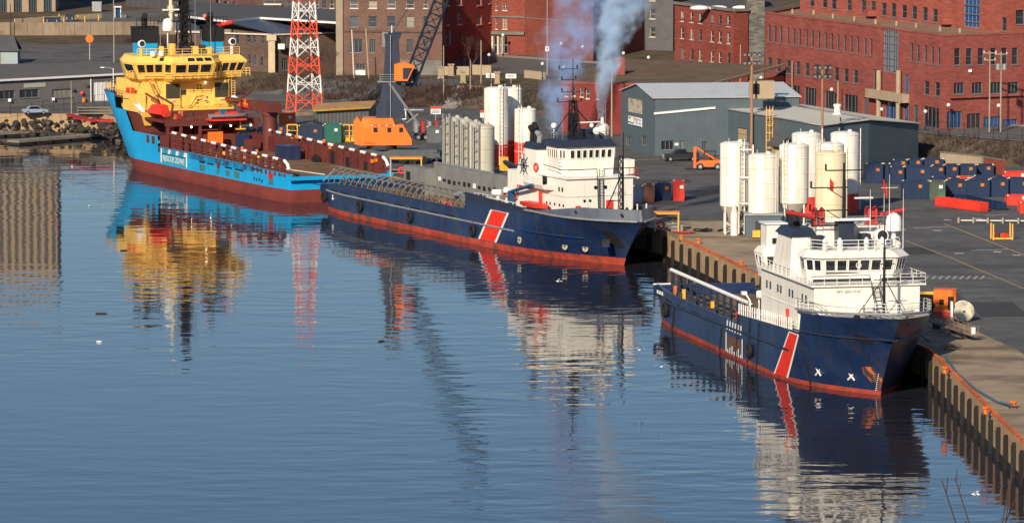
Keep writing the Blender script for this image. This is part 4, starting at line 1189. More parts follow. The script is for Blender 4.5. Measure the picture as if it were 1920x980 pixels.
for y in (0.4, 1.3, 2.6):
    MB().tube((1.2, y, 5.7), (1.2, y, 8.0), .09, 5).build('bow_post', M_SHWHITE, S2)
# ------------------------------------------------------------------ far ship: bright blue hull, yellow house, maroon deck gear
A1 = R(114.5)
S1 = thing('anchor_handler_ship', 'bright blue anchor handling ship with yellow wheelhouse and maroon deck gear', 'ship', (-50 + 24 * math.cos(A1) + .45, 790 + 24 * math.sin(A1) + .2, 0), A1)
M_SKY = pm('bright_blue_hull', (0.008, 0.36, 0.74), 0.38, var=0.12, scale=0.3, spec=0.5, streak=((0.02, 0.30, 0.52), 0.5, 0.7))
plates(M_SKY, 6.0, 1.6, .3)
M_YELLOW = pm('house_yellow', (0.88, 0.56, 0.13), 0.5, var=0.10, scale=0.4, streak=((0.60, 0.28, 0.05), 0.4, 1.4))
M_MAR = pm('maroon_paint', (0.135, 0.030, 0.024), 0.6, var=0.3, scale=0.5, streak=((0.07, 0.025, 0.02), 0.5, 1.0))
M_UNDER = pm('brown_red_bottom', (0.200, 0.042, 0.034), 0.6, var=0.25, scale=0.3, streak=((0.11, 0.035, 0.03), 0.6, 0.8))
M_ORANGE = pm('safety_orange', (0.90, 0.19, 0.02), 0.5, var=0.12)
h1 = Hull(82.0, 17.4, 12.0, 6.3, 0.8, 23, 2.0, 14.5, 2.8, .97)
def top1(x):
    if x < -29: return 4.55 if x > -70 else 4.2 + .35 * (x + 82) / 12
    if x < -18: return 6.3
    if x < -15.5: return 6.3 + (x + 18) * 1.25
    if x < -12.0: return 9.5
    return 12.0 + .02 * x
h1.shell('bottom_paint', lambda x: -2.0, lambda x: 1.95, 4, M_UNDER, S1)
h1.shell('hull', lambda x: 1.95, lambda x: top1(x) if x > -29 else 3.75, 9, M_SKY, S1, steps=(-29.0, -12.0, -15.5, -18.0))
h1.deck('working_deck', -82.4, -12, 3.72, pm('olive_brown_deck', (.15, .085, .045), .9, var=.35, scale=.3, mottle=((.24, .17, .08), .2, .5, .7, .7)), S1, .05)
h1.deck('forecastle_deck', -15.0, 4.0, 11.2, M_MAR, S1, .2)
h1.deck('boat_deck', -29.0, -12.0, 6.2, M_MAR, S1, .25)
h1.bulwark('bulwark', -82.6, -29.2, 3.7, lambda x: 4.55 if x > -70 else 4.2 + .35 * (x + 82) / 12, M_SKY, S1)
h1.bulwark('inner_bulwark', -82.0, -29.2, 3.75, lambda x: 4.5, M_MAR, S1, th=.55)
MB().bx(-83.0, -82.75, -8.3, 8.3, 3.4, 3.95).build('stern_roller', M_SKY, S1)
MB().bx(-29.3, -29.0, -8.4, 8.4, 3.75, 6.3).build('deck_break_bulkhead', M_MAR, S1)
# freeing ports and openings on the port side
for x, ln, hh in ((-36.8, 2.6, .30), (-33.2, 1.0, .9), (-48.3, 2.5, .30), (-51.8, 2.9, .25), (-55.2, 1.3, .9), (-59.4, 3.0, .25), (-63.8, 3.6, .25), (-76.0, 1.6, .9), (-27.0, 1.4, 1.2), (-24.5, 1.2, 1.2)):
    z = 3.45 if hh < .5 else 3.2
    if x > -29: z = 4.9
    h1.patch('freeing_port', lambda zz, x=x, ln=ln: x - ln / 2, lambda zz, x=x, ln=ln: x + ln / 2, z, z + hh, M_BLACK if hh < .5 else M_DKRED if x < -60 else M_MAR, S1, 1, .03, 3, 1)
for x in (-38.5, -39.6):
    h1.patch('side_port', lambda zz, x=x: x, lambda zz, x=x: x + .4, 3.5, 3.8, M_BLACK, S1, 1, .03, 1, 1)
# green-brown stains under the ports
for x, ln in ((-48.3, 2.3), (-62.8, 2.2), (-59.0, 1.6), (-76, 1.6), (-55, 1.0)):
    h1.patch('weed_stain', lambda zz, x=x, ln=ln: x - ln / 2, lambda zz, x=x, ln=ln: x + ln / 2, 2.3, 3.2, pm('weed_stain', (.045, .17, .17), .7, var=.3), S1, 1, .02, 2, 2)
# rescue zone panel with hatched band
h1.patch('rescue_zone_panel', lambda z: -41.5, lambda z: -30.8, 2.35, 4.6, pm('rescue_blue', (.06, .34, .50), .5), S1, 1, .04, 4, 2)
for k in range(6):
    h1.patch('hatch_bar', lambda z, k=k: -41.3 + k * 1.72 + (z - 3.7) * -.5, lambda z, k=k: -40.4 + k * 1.72 + (z - 3.7) * -.5, 3.8, 4.5, M_WHITE if k % 2 == 0 else pm('rescue_stripe_blue', (.02, .22, .55), .5), S1, 1, .06, 2, 2)
for x in (-42.0, -30.9):
    h1.patch('panel_edge', lambda z, x=x: x, lambda z, x=x: x + .55, 2.25, 4.6, M_WHITE, S1, 1, .06, 1, 2)
h1.patch('panel_bar', lambda z: -41.4, lambda z: -30.8, 3.62, 3.76, M_BLACK, S1, 1, .07, 3, 1)
yy = h1.hb(-36, 3.0) + .10
text('RESCUE ZONE', 1.18, M_WHITE, S1, (-36.1, yy, 2.98), (R(90), 0, R(180)), sx=1.22)
# name and port letters, kept as plain dashes where they cannot be read
for k in range(9):
    MB().box((-69.0 - k * .45, h1.hb(-70, 4.2) + .08, 4.22), (.26, .05, .22)).build('name_letter', M_NAVYT, S1)
for k in range(4):
    MB().box((-70.0 - k * 1.0, h1.hb(-71, 2.8) + .06, 2.8 - (k % 2) * .15), (.3, .05, .4)).build('draught_figure', M_NAVYT, S1)
# crash rails: alternating white and maroon lengths on maroon frames
for sd in (1, -1):
    y = sd * 7.9
    n = 22
    for k in range(n):
        xa, xb = -33.5 - 46.5 * k / n, -33.5 - 46.5 * (k + 1) / n
        z = lambda x: 7.05 - .9 * (-33.5 - x) / 46.5
        MB().tube((xa, y, z(xa)), (xb, y, z(xb)), .24, 7).build('crash_rail', M_WHITE if k % 2 == 0 else M_MAR, S1)
    MB().path([(-80.0, y, 6.15), (-81.2, y, 5.7), (-81.9, y, 4.9)], .24, 7).build('crash_rail', M_WHITE, S1)
    for k in range(17):
        x = -34 - 2.85 * k
        MB().bx(x - .15, x + .15, y - .3, y + .3, 3.75, 6.9 - .05 * k).build('rail_frame', M_MAR, S1)
    for zz in (4.9, 5.6):
        MB().tube((-33.5, y, zz + .4), (-80.5, y, zz), .1, 5).build('rail_bar', M_MAR, S1)
MB().bx(-79.5, -30, -8.05, -7.6, 3.75, 6.1).build('starboard_cargo_wall', M_MAR, S1)
for x, w_, h_ in ((-74, 1.4, 1.2), (-67, 1.5, 1.4), (-61, 1.6, 1.9), (-54.5, 1.4, .9), (-46, 1.4, .9), (-40, 1.6, 1.2)):
    MB().bx(x - w_ / 2, x + w_ / 2, -7.63, -7.55, 3.8, 3.8 + h_).build('wall_opening', M_BLACK, S1)
for x in (-70, -63.5, -57.5, -50.5, -43):
    MB().bx(x - .2, x + .2, -7.7, -7.3, 3.8, 6.1).build('wall_stiffener', M_MAR, S1)
MB().bx(-77.5, -76.8, -7.5, -7.2, 5.1, 5.6).build('deck_lamp_box', M_ORANGE, S1)
for x, z in ((-78.5, 5.6), (-58, 7.0), (-47, 6.9), (-60.5, 6.2)):
    MB().box((x, -7.4, z), (.4, .3, .5)).build('beacon', M_ORANGE, S1)
for x in (-50, -64, -70):
    MB().box((x, 8.3, 6.9), (.35, .3, .35)).build('beacon', M_ORANGE, S1)
MB().tube((-54.0, 5.0, 3.86), (-80.0, 1.5, 3.86), .07, 5).build('deck_line', M_SHWHITE, S1)
MB().bx(-52.0, -48.6, -6.0, -3.2, 3.75, 5.9).build('deck_container', M_NAVY, S1)
MB().bx(-57.5, -56.0, -7.0, -6.2, 3.75, 4.6).build('bollard_block', M_BLACK, S1)
# --- maroon superstructure below the yellow house
MB().bx(-19.5, -13.0, -8.2, 8.0, 6.2, 9.4).build('maroon_deckhouse', M_MAR, S1)
MB().bx(-29.5, -19.5, -8.2, 7.6, 8.2, 8.6).build('shelter_deck', M_MAR, S1)
MB().bx(-29.7, -29.4, -8.3, 7.7, 7.7, 8.65).build('shelter_beam', M_MAR, S1)
for y in (-7.6, -4.6, -1.6, 1.8, 5.0, 7.2):
    MB().bx(-29.6, -29.1, y - .2, y + .2, 3.75, 7.8).build('shelter_post', M_MAR, S1)
MB().bx(-29.62, -29.4, -1.4, 1.6, 6.9, 7.1).build('shelter_brace', M_MAR, S1)
for y in (-6.6, -3.2, .2, 3.4):
    horn_light(S1, (-29.85, y, 7.55))
rail([(-29.4, 7.4, 8.62), (-29.4, -8.0, 8.62)], 1.1, M_MAR, S1, step=1.2, r=.06)
MB().bx(-31.6, -31.2, -1.2, 1.2, 5.0, 6.8).build('orange_screen', M_ORANGE, S1)
w1 = MB()
for y in (-3.6, 0, 3.6):
    w1.lathe_ax([(.4, -1.5), (1.9, -1.45), (1.9, -1.3), (1.0, -1.28), (1.0, 1.28), (1.9, 1.3), (1.9, 1.45), (.4, 1.5)], (-25.0, y, 5.7), (0, 1, 0), 16)
w1.bx(-27, -23, -5.5, 5.5, 3.75, 4.3)
w1.build('towing_winch', M_DKRED, S1)
MB().bx(-30.8, -28.6, -6.0, -4.2, 3.75, 6.2).build('blue_locker', M_NAVY, S1)
MB().bx(-34.0, -32.6, -6.6, -4.4, 3.8, 5.6).build('hatch_frame', M_MAR, S1)
MB().lathe([(1.15, 3.75), (1.15, 9.2), (1.35, 9.3), (1.35, 9.9)], 16, (-33.6, -8.3, 0)).build('crane_pedestal', M_MAR, S1, auto=40)
MB().bx(-36.0, -27.0, -9.4, -7.2, 9.9, 11.3).build('crane_house', M_MAR, S1)
MB().tube((-34, -8.6, 11.0), (-14.0, -6.6, 10.8), .45, 6).build('crane_jib', M_MAR, S1)
# boats and rafts
def boat(parent, c, ln, w_, h_, mat, name, rz=0.0, canopy=None):
    cx, cy, cz = c
    ca, sa = math.cos(rz), math.sin(rz)
    rings = []
    for t, k, zz in ((0, .75, .1), (.15, .95, 0), (.5, 1, 0), (.8, .8, .12), (.94, .45, .3), (1, .08, .45)):
        x = (t - .5) * ln
        pts = [(x, -w_ / 2 * k * .4, zz * h_), (x, w_ / 2 * k * .4, zz * h_), (x, w_ / 2 * k, h_ * .55), (x, w_ / 2 * k * .95, h_), (x, -w_ / 2 * k * .95, h_), (x, -w_ / 2 * k, h_ * .55)]
        rings.append([(cx + p[0] * ca - p[1] * sa, cy + p[0] * sa + p[1] * ca, cz + p[2]) for p in pts])
    o = MB().loft(rings).build(name, mat, parent, auto=40)
    if canopy:
        rr = []
        for t, k, hh in ((.08, .5, .3), (.2, .85, 1), (.6, .85, 1), (.8, .6, .45)):
            x = (t - .5) * ln
            rr.append([(cx + x * ca - y * sa, cy + x * sa + y * ca, cz + h_ + z) for y, z in ((-w_ / 2 * k, -.05), (w_ / 2 * k, -.05), (w_ / 2 * k * .7, h_ * hh * .9), (-w_ / 2 * k * .7, h_ * hh * .9))])
        MB().loft(rr).build('canopy', canopy, o, auto=40)
    return o
boat(S1, (-23.5, 6.6, 8.9), 6.5, 2.6, 1.0, M_RED, 'lifeboat', .05, M_STRIPE)
MB().path([(-26.5, 5.6, 8.6), (-27.0, 5.4, 11.0), (-25.0, 7.2, 12.3)], .18, 6).build('davit', M_MAR, S1)
MB().path([(-20.5, 5.6, 8.6), (-21.0, 5.4, 11.0), (-19.5, 7.2, 12.3)], .18, 6).build('davit', M_MAR, S1)
boat(S1, (-31.2, -2.4, 8.75), 6.4, 2.3, .8, M_GREY, 'rescue_boat', R(-88))
MB().box((-31.2, -2.0, 9.6), (1.3, 3.4, .5)).build('rescue_boat_cover', M_RED, S1)
MB().box((-31.6, -1.2, 9.9), (.6, 1.2, .8), .2).build('rescue_boat_console', pm('console_blue', (.02, .16, .32), .5), S1)
MB().bx(-32.4, -30.0, -4.9, 1.0, 8.55, 8.8).build('rescue_boat_cradle', M_RED, S1)
MB().path([(-31, -4.4, 7.2), (-31, -4.4, 9.2)], .12, 5).box((-31, -4.4, 7.1), (.4, 1.6, .2)).build('davit_stand', M_YEL, S1)
boat(S1, (-24.0, -8.0, 9.6), 5.0, 2.0, .9, M_RED, 'lifeboat', .0, M_ORANGE)
MB().path([(-25, -7, 8.6), (-25.6, -6.6, 11.5), (-25.2, -8.6, 12.6)], .18, 6).build('davit', M_MAR, S1)
for i, c in enumerate(((-19.5, 7.9, 9.8), (-18.0, 7.9, 10.3), (-16.5, 7.8, 10.9), (-19.5, -8.0, 11.0), (-18.2, -8.1, 10.6), (-17.0, -8.2, 10.2))):
    raft(S1, c, (1, 0, .2))
# --- yellow house
yh = MB().bx(-18.0, -5.0, -7.7, 6.8, 9.4, 14.0).build('deckhouse', M_YELLOW, S1)
MB().bx(-18.5, -12.2, 6.8, 8.3, 9.3, 12.0).build('side_house', M_YELLOW, S1)
MB().bx(-19.2, -18.0, -7.9, 7.0, 9.35, 9.65).build('house_walkway', M_YELLOW, S1)
MB().loft([[(-19.8, 7.4, 7.2), (-17.8, 7.4, 7.2), (-17.8, 6.4, 7.2), (-19.8, 6.4, 7.2)], [(-20.4, 8.1, 9.4), (-17.2, 8.1, 9.4), (-17.2, 5.6, 9.4), (-20.4, 5.6, 9.4)]]).build('funnel_bracket', M_YELLOW, S1)
for y0, y1 in ((1.0, 3.3), (-7.2, -5.0)):
    MB().bx(-18.35, -18.0, y0 - .15, y1 + .15, 9.6, 14.0).build('vent_trunk', M_YELLOW, yh)
    g_ = MB().bx(-18.45, -18.33, y0, y1, 11.3, 13.6).build('vent_grille', pm('grille_dark', (.05, .042, .03), .7, var=.2), yh)
    for k in range(7):
        MB().bx(-18.48, -18.44, y0, y1, 11.45 + k * .3, 11.52 + k * .3).build('louver', pm('louver_grey', (.09, .075, .05), .6), g_)
MB().bx(-18.08, -18.0, -.2, .6, 11.8, 12.6).build('small_grille', pm('grille_dark', (.05, .042, .03), .7), yh)
for y, z in ((-2.2, 13.2), (-2.7, 13.2), (-2.2, 12.7), (-2.7, 12.7), (-2.2, 10.4), (-2.2, 10.9), (-3.8, 11.3), (-3.9, 10.5)):
    MB().lathe_ax([(.14, 0), (.14, .06)], (-18.0, y, z), (-1, 0, 0), 9).build('porthole', M_BLACK, yh)
MB().bx(-18.08, -18.0, -.6, .2, 9.7, 11.3).build('door', M_YELLOW, yh)
for y in (2.2, -3.2, -6.0):
    MB().box((-18.5, y, 11.0), (.3, .5, .15)).build('floodlight', M_WHITE, yh)
horn_light(S1, (-18.6, -3.3, 13.7))
MB().path([(-18.2, -.6, 9.8), (-18.3, -1.8, 11.6), (-18.3, -3.0, 11.7)], .12, 5).path([(-18.2, -.9, 9.7), (-18.5, -2.0, 11.3), (-18.5, -3.2, 11.4)], .08, 5).build('stair_rail', M_YELLOW, yh)
rail([(-19.1, 6.8, 9.65), (-19.1, -7.8, 9.65)], 1.0, M_YELLOW, S1, step=1.3, r=.05)
# stairs on both sides of the house
for y, z0, z1 in ((6.0, 12.0, 14.3), (5.2, 9.6, 12.0)):
    st = MB()
    for k in range(8):
        st.bx(-18.9, -18.2, y - .9 + k * .12, y - .6 + k * .12, z0 + (z1 - z0) * k / 8, z0 + (z1 - z0) * k / 8 + .08)
    st.tube((-19.0, y - .9, z0 + .9), (-19.0, y + .2, z1 + .9), .06, 4).tube((-19.0, y - .9, z0), (-19.0, y + .2, z1), .07, 4)
    st.build('stairs', M_YELLOW, S1)
ladder(S1, (-18.2, -8.2, 9.6), (-18.2, -8.2, 14.2), .6, 12, M_YELLOW)
# yellow wheelhouse with outward-raked windows
wb1 = [(-17.6, 7.7), (-18.2, 3.6), (-20.4, 3.0), (-20.6, -3.6), (-18.4, -5.6), (-18.0, -9.4), (-13.0, -9.4), (-8.0, -6.5), (-8.0, 6.5), (-13.0, 7.7)]
wt1 = [(-18.2, 8.6), (-18.9, 3.7), (-21.2, 3.2), (-21.4, -3.9), (-19.1, -5.8), (-18.6, -10.5), (-12.6, -10.5), (-7.2, -7.0), (-7.2, 7.0), (-12.6, 8.6)]
wf1 = [(x + (.8 if x < -10 else -.5), y * .9) for x, y in wt1]
yw = wheelhouse('wheelhouse', wb1, wt1, 14.4, 17.0, M_YELLOW, S1)
wheelhouse('wheelhouse_floor', [(x + .6, y * .93) for x, y in wb1], wb1, 14.0, 14.4, M_YELLOW, S1)
wr1 = wheelhouse('roof', wt1, wf1, 17.0, 18.0, M_YELLOW, S1)
rev = lambda q: [q[1], q[0], q[3], q[2]]
for fi, n in ((0, 3), (1, 1), (2, 3), (3, 2), (4, 3), (9, 1), (5, 2)):
    q = face(wb1, wt1, fi, 14.4, 17.0)
    c_ = sum((p for p in q), Vector()) / 4
    if (q[1] - q[0]).cross(q[3] - q[0]).dot(c_ - Vector((-13, 0, 15.7))) < 0: q = rev(q)
    windows_on(q, n, .05, .95, .40, .92, .14, M_GLASS, yw, fmat=M_YELLOW, fw=.06)
for fi, n in ((2, 3), (0, 1)):
    q = face(wt1, wf1, fi, 17.0, 18.0)
    if (q[1] - q[0]).cross(q[3] - q[0]).z < 0: q = rev(q)
    windows_on(q, n, .35 if fi == 2 else .8, .98, .25, .75, .2, M_GLASS, wr1)
rail([(-17.9, 9.3, 14.6), (-17.6, 8.0, 14.6), (-13.5, 8.2, 14.6)], 1.2, M_YELLOW, S1, step=.7, r=.06)
rail([(-18.6, -10.9, 14.6), (-18.2, -9.8, 14.6), (-13.5, -10.0, 14.6)], 1.2, M_YELLOW, S1, step=.7, r=.06)
rail([(x, y, 14.45) for x, y in [(-18.7, 7.5), (-19.2, 3.9), (-21.3, 3.3), (-21.5, -4.0), (-19.3, -6.0), (-18.9, -9.2)]], .95, M_YELLOW, S1, step=1.5, r=.05)
rail([(x, y, 18.0) for x, y in wf1[:6]], 1.2, M_YELLOW, S1, step=1.5, r=.05)
# forward foredeck rails
rail([h1.pt(x, 12.0, 1, -.2) for x in (-12, -8, -4, 0, 3, 5)], 1.1, M_YELLOW, S1, step=1.2, r=.06)
rail([(-15.5, 8.2, 12.0), (-12.0, 8.2, 12.0)], 1.1, M_YELLOW, S1, step=1.0, r=.06)
MB().bx(-15.2, -13.6, 7.4, 8.3, 12.1, 12.9).build('deck_locker', M_RED, S1)
# funnels, mast and domes above the wheelhouse
for y0, k in ((4.2, 0), (-7.0, 1)):
    fb_ = MB().bx(-12.8, -9.6, y0 - 1.6, y0 + 1.4 - .6 * k, 18.0, 19.9).build('funnel', M_SKY, S1)
    MB().loft([[(-13.0, y0 - 1.8, 19.9), (-9.4, y0 - 1.8, 19.9), (-9.4, y0 + 1.6 - .6 * k, 19.9), (-13.0, y0 + 1.6 - .6 * k, 19.9)], [(-12.4, y0 - 2.0, 22.4), (-9.6, y0 - 2.0, 22.4), (-9.6, y0 + 1.8 - .6 * k, 22.4), (-12.4, y0 + 1.8 - .6 * k, 22.4)]]).build('funnel_top', M_BLACK, fb_)
    MB().path([(-11.2, y0, 22.2), (-11.0, y0, 23.4), (-12.2, y0 + .3, 24.2)], .5, 9).build('exhaust_pipe', M_BLACK, fb_)
    rail([(-13.0, y0 - 2.2, 22.4), (-13.0, y0 + 2.0 - .6 * k, 22.4)], 1.4, M_BLACK, fb_, step=.6, r=.05)
MB().tube((-12, -6.2, 23.4), (-13.5, -5.2, 24.0), .3, 6).build('fire_monitor', M_RED, S1)
MB().tube((-12, -8.0, 22.3), (-14.5, -9.6, 23.0), .32, 6).build('fire_monitor', M_RED, S1)
m1 = MB()
mast_lattice(m1, (-11.5, -2.4, 18.0), (-11.5, -2.4, 27.0), 2.2, 1.0, 6, .12)
m1.build('main_mast', M_BLACK, S1)
MB().bx(-12.0, -11.0, -2.9, -1.9, 18.0, 29.8).build('mast_trunk', M_BLACK, S1)
for z, a, b in ((23.0, -4.5, 2.0), (24.6, -4.0, .5), (26.4, -3.8, .0)):
    MB().bx(-12.2, -10.8, a, b, z, z + .12).build('mast_platform', M_BLACK, S1)
    rail([(-12.2, a, z), (-12.2, b, z)], 1.0, M_BLACK, S1, step=.8)
MB().bx(-12.6, -12.4, -1.2, 1.6, 24.9, 25.15).build('radar_scanner', M_WHITE, S1)
MB().lathe([(.35, 23.2), (.35, 24.5), (.55, 24.6), (.55, 25.6), (.3, 25.7), (.3, 27.0), (.4, 27.1), (.35, 27.6)], 10, (-12.0, .0, 0)).build('nav_light_column', pm('cream_column', (.70, .60, .38), .5), S1, auto=40)
MB().lathe([(.12, 18.0), (.12, 21.6), (.85, 21.7), (1.0, 22.3), (.95, 22.9), (.6, 23.5), (.05, 23.7)], 16, (-12.4, .7, 0)).build('satellite_dome', M_DOME, S1, auto=50)
for y in (5.4, 4.0):
    MB().lathe([(.35, 18.0), (.48, 18.3), (.42, 18.7), (.05, 18.9)], 12, (-18.2, y, 0)).build('satellite_dome', M_DOME, S1, auto=50)
for y, mt in ((7.0, M_YELLOW), (-8.4, M_WHITE)):
    MB().lathe([(.28, 18.0), (.28, 19.3)], 9, (-17.2, y, 0)).build('light_pedestal', mt, S1, auto=40)
    MB().lathe_ax([(.2, -.5), (.55, -.3), (.6, .3), (.5, .35)], (-17.3, y, 20.0), (-1, 0, .1), 12).build('searchlight', M_DOME, S1, auto=40)
    MB().lathe_ax([(.45, .36), (.4, .4)], (-17.3, y, 20.0), (-1, 0, .1), 12).build('searchlight_glass', M_GLASS, S1)
wa = MB()
for x, y, z1 in ((-13, 2.2, 24), (-12, -1.2, 27), (-15, -4, 22), (-14, -6.0, 27.0), (-12.6, -3.9, 31), (-16, 2, 21.5)):
    wa.tube((x, y, 18.0), (x, y, z1), .07, 4, .03)
wa.build('whip_aerials', M_STEEL, S1)
for k in range(14):
    x, y = random.uniform(-16, -9), random.uniform(-6, 4)
    MB().box((x, y, 18.4 + random.random() * .5), (random.uniform(.4, 1.2), random.uniform(.4, 1), random.uniform(.6, 2.0))).build('roof_fitting', random.choice([M_DGREY, M_YELLOW, M_DGREY, M_MAR]), S1)
for k in range(34):
    x, y = random.uniform(-47, -20), random.uniform(-6.5, 7.0)
    z = 8.62 if x > -29 else 3.76
    s_ = random.uniform(.25, .7)
    MB().box((x, y, z + s_ * .6), (s_ * random.uniform(.8, 2.2), s_, s_ * 1.2), random.random()).build('deck_fitting', random.choice([M_MAR, M_DKRED, M_DGREY, M_RUST, M_YEL, M_MAR, M_NAVYT, M_STEEL]), S1)
for y in (-6.4, -5.2, 4.4, 5.6):
    MB().path([(-30.2, y, 3.8), (-30.2, y, 5.6), (-30.6, y, 6.0)], .12, 6).build('vent_pipe', M_MAR, S1)
# tow line to the quay side
MB().path([(-82.8, 4.8, 3.2), (-84.5, -2.0, 2.9), (-86, -7, 3.2)], .05, 4).build('mooring_line', M_BLACK, S1)
# ================================================================== BUILDINGS
M_WGLASS = glassm('building_glass', (0.022, 0.028, 0.038), 0.12)
M_BLIND = pm('drawn_blind', (0.22, 0.20, 0.17), .7, var=.2, rnd=.3)
M_WGLASS2 = glassm('lighter_building_glass', (0.06, 0.07, 0.085), 0.1)
M_TEALGL = glassm('teal_office_glass', (0.012, 0.028, 0.042), .1)
M_BLUEG = glassm('blue_curtain_glass', (0.015, 0.075, 0.22), 0.10)
M_FRAMEW = pm('white_window_frame', (0.62, 0.56, 0.46), 0.6, var=.1)
M_FRAMEG = pm('grey_window_frame', (0.16, 0.165, 0.18), 0.5, var=.1)
M_BRED = brickm('red_brick', (0.265, 0.072, 0.060), (0.19, 0.07, 0.06), .16, 1.4)
M_BRED2 = brickm('orange_red_brick', (0.31, 0.082, 0.060), (0.22, 0.085, 0.065), .16, 1.4)
M_BDARK = brickm('dark_red_brick', (0.24, 0.055, 0.042), (0.20, 0.08, 0.06), .2)
M_BBROWN = brickm('brown_brick', (0.155, 0.086, 0.070), (0.155, 0.11, 0.09), .2)
M_BBROWN2 = brickm('dull_brown_brick', (0.110, 0.070, 0.060), (0.115, 0.085, 0.074), .2)
M_STONE = pm('pale_stone', (0.36, 0.28, 0.19), .9, var=.2, scale=.6)
M_STONEG = pm('grey_stone', (0.16, 0.15, 0.135), .9, var=.3, scale=.5)
M_SLATE = brickm('dark_slate', (0.14, 0.135, 0.125), (0.15, 0.145, 0.135), .4, 2.0)
M_ROOFT = pm('tan_gravel_roof', (0.26, 0.18, 0.13), .95, var=.3, scale=.6, spec=.1, mottle=((.36, .14, .09), .12, .5, .7, .5))
M_ROOFD = pm('dark_flat_roof', (0.075, 0.075, 0.08), .9, var=.2, scale=.3)

def quad_wall(m, p0, u, z, s0, s1, z0, z1, n, d0=0.0):
    a = p0 + u * s0 - n * d0; b = p0 + u * s1 - n * d0
    m.add([(a.x, a.y, z0), (b.x, b.y, z0), (b.x, b.y, z1), (a.x, a.y, z1)], [(0, 1, 2, 3)])

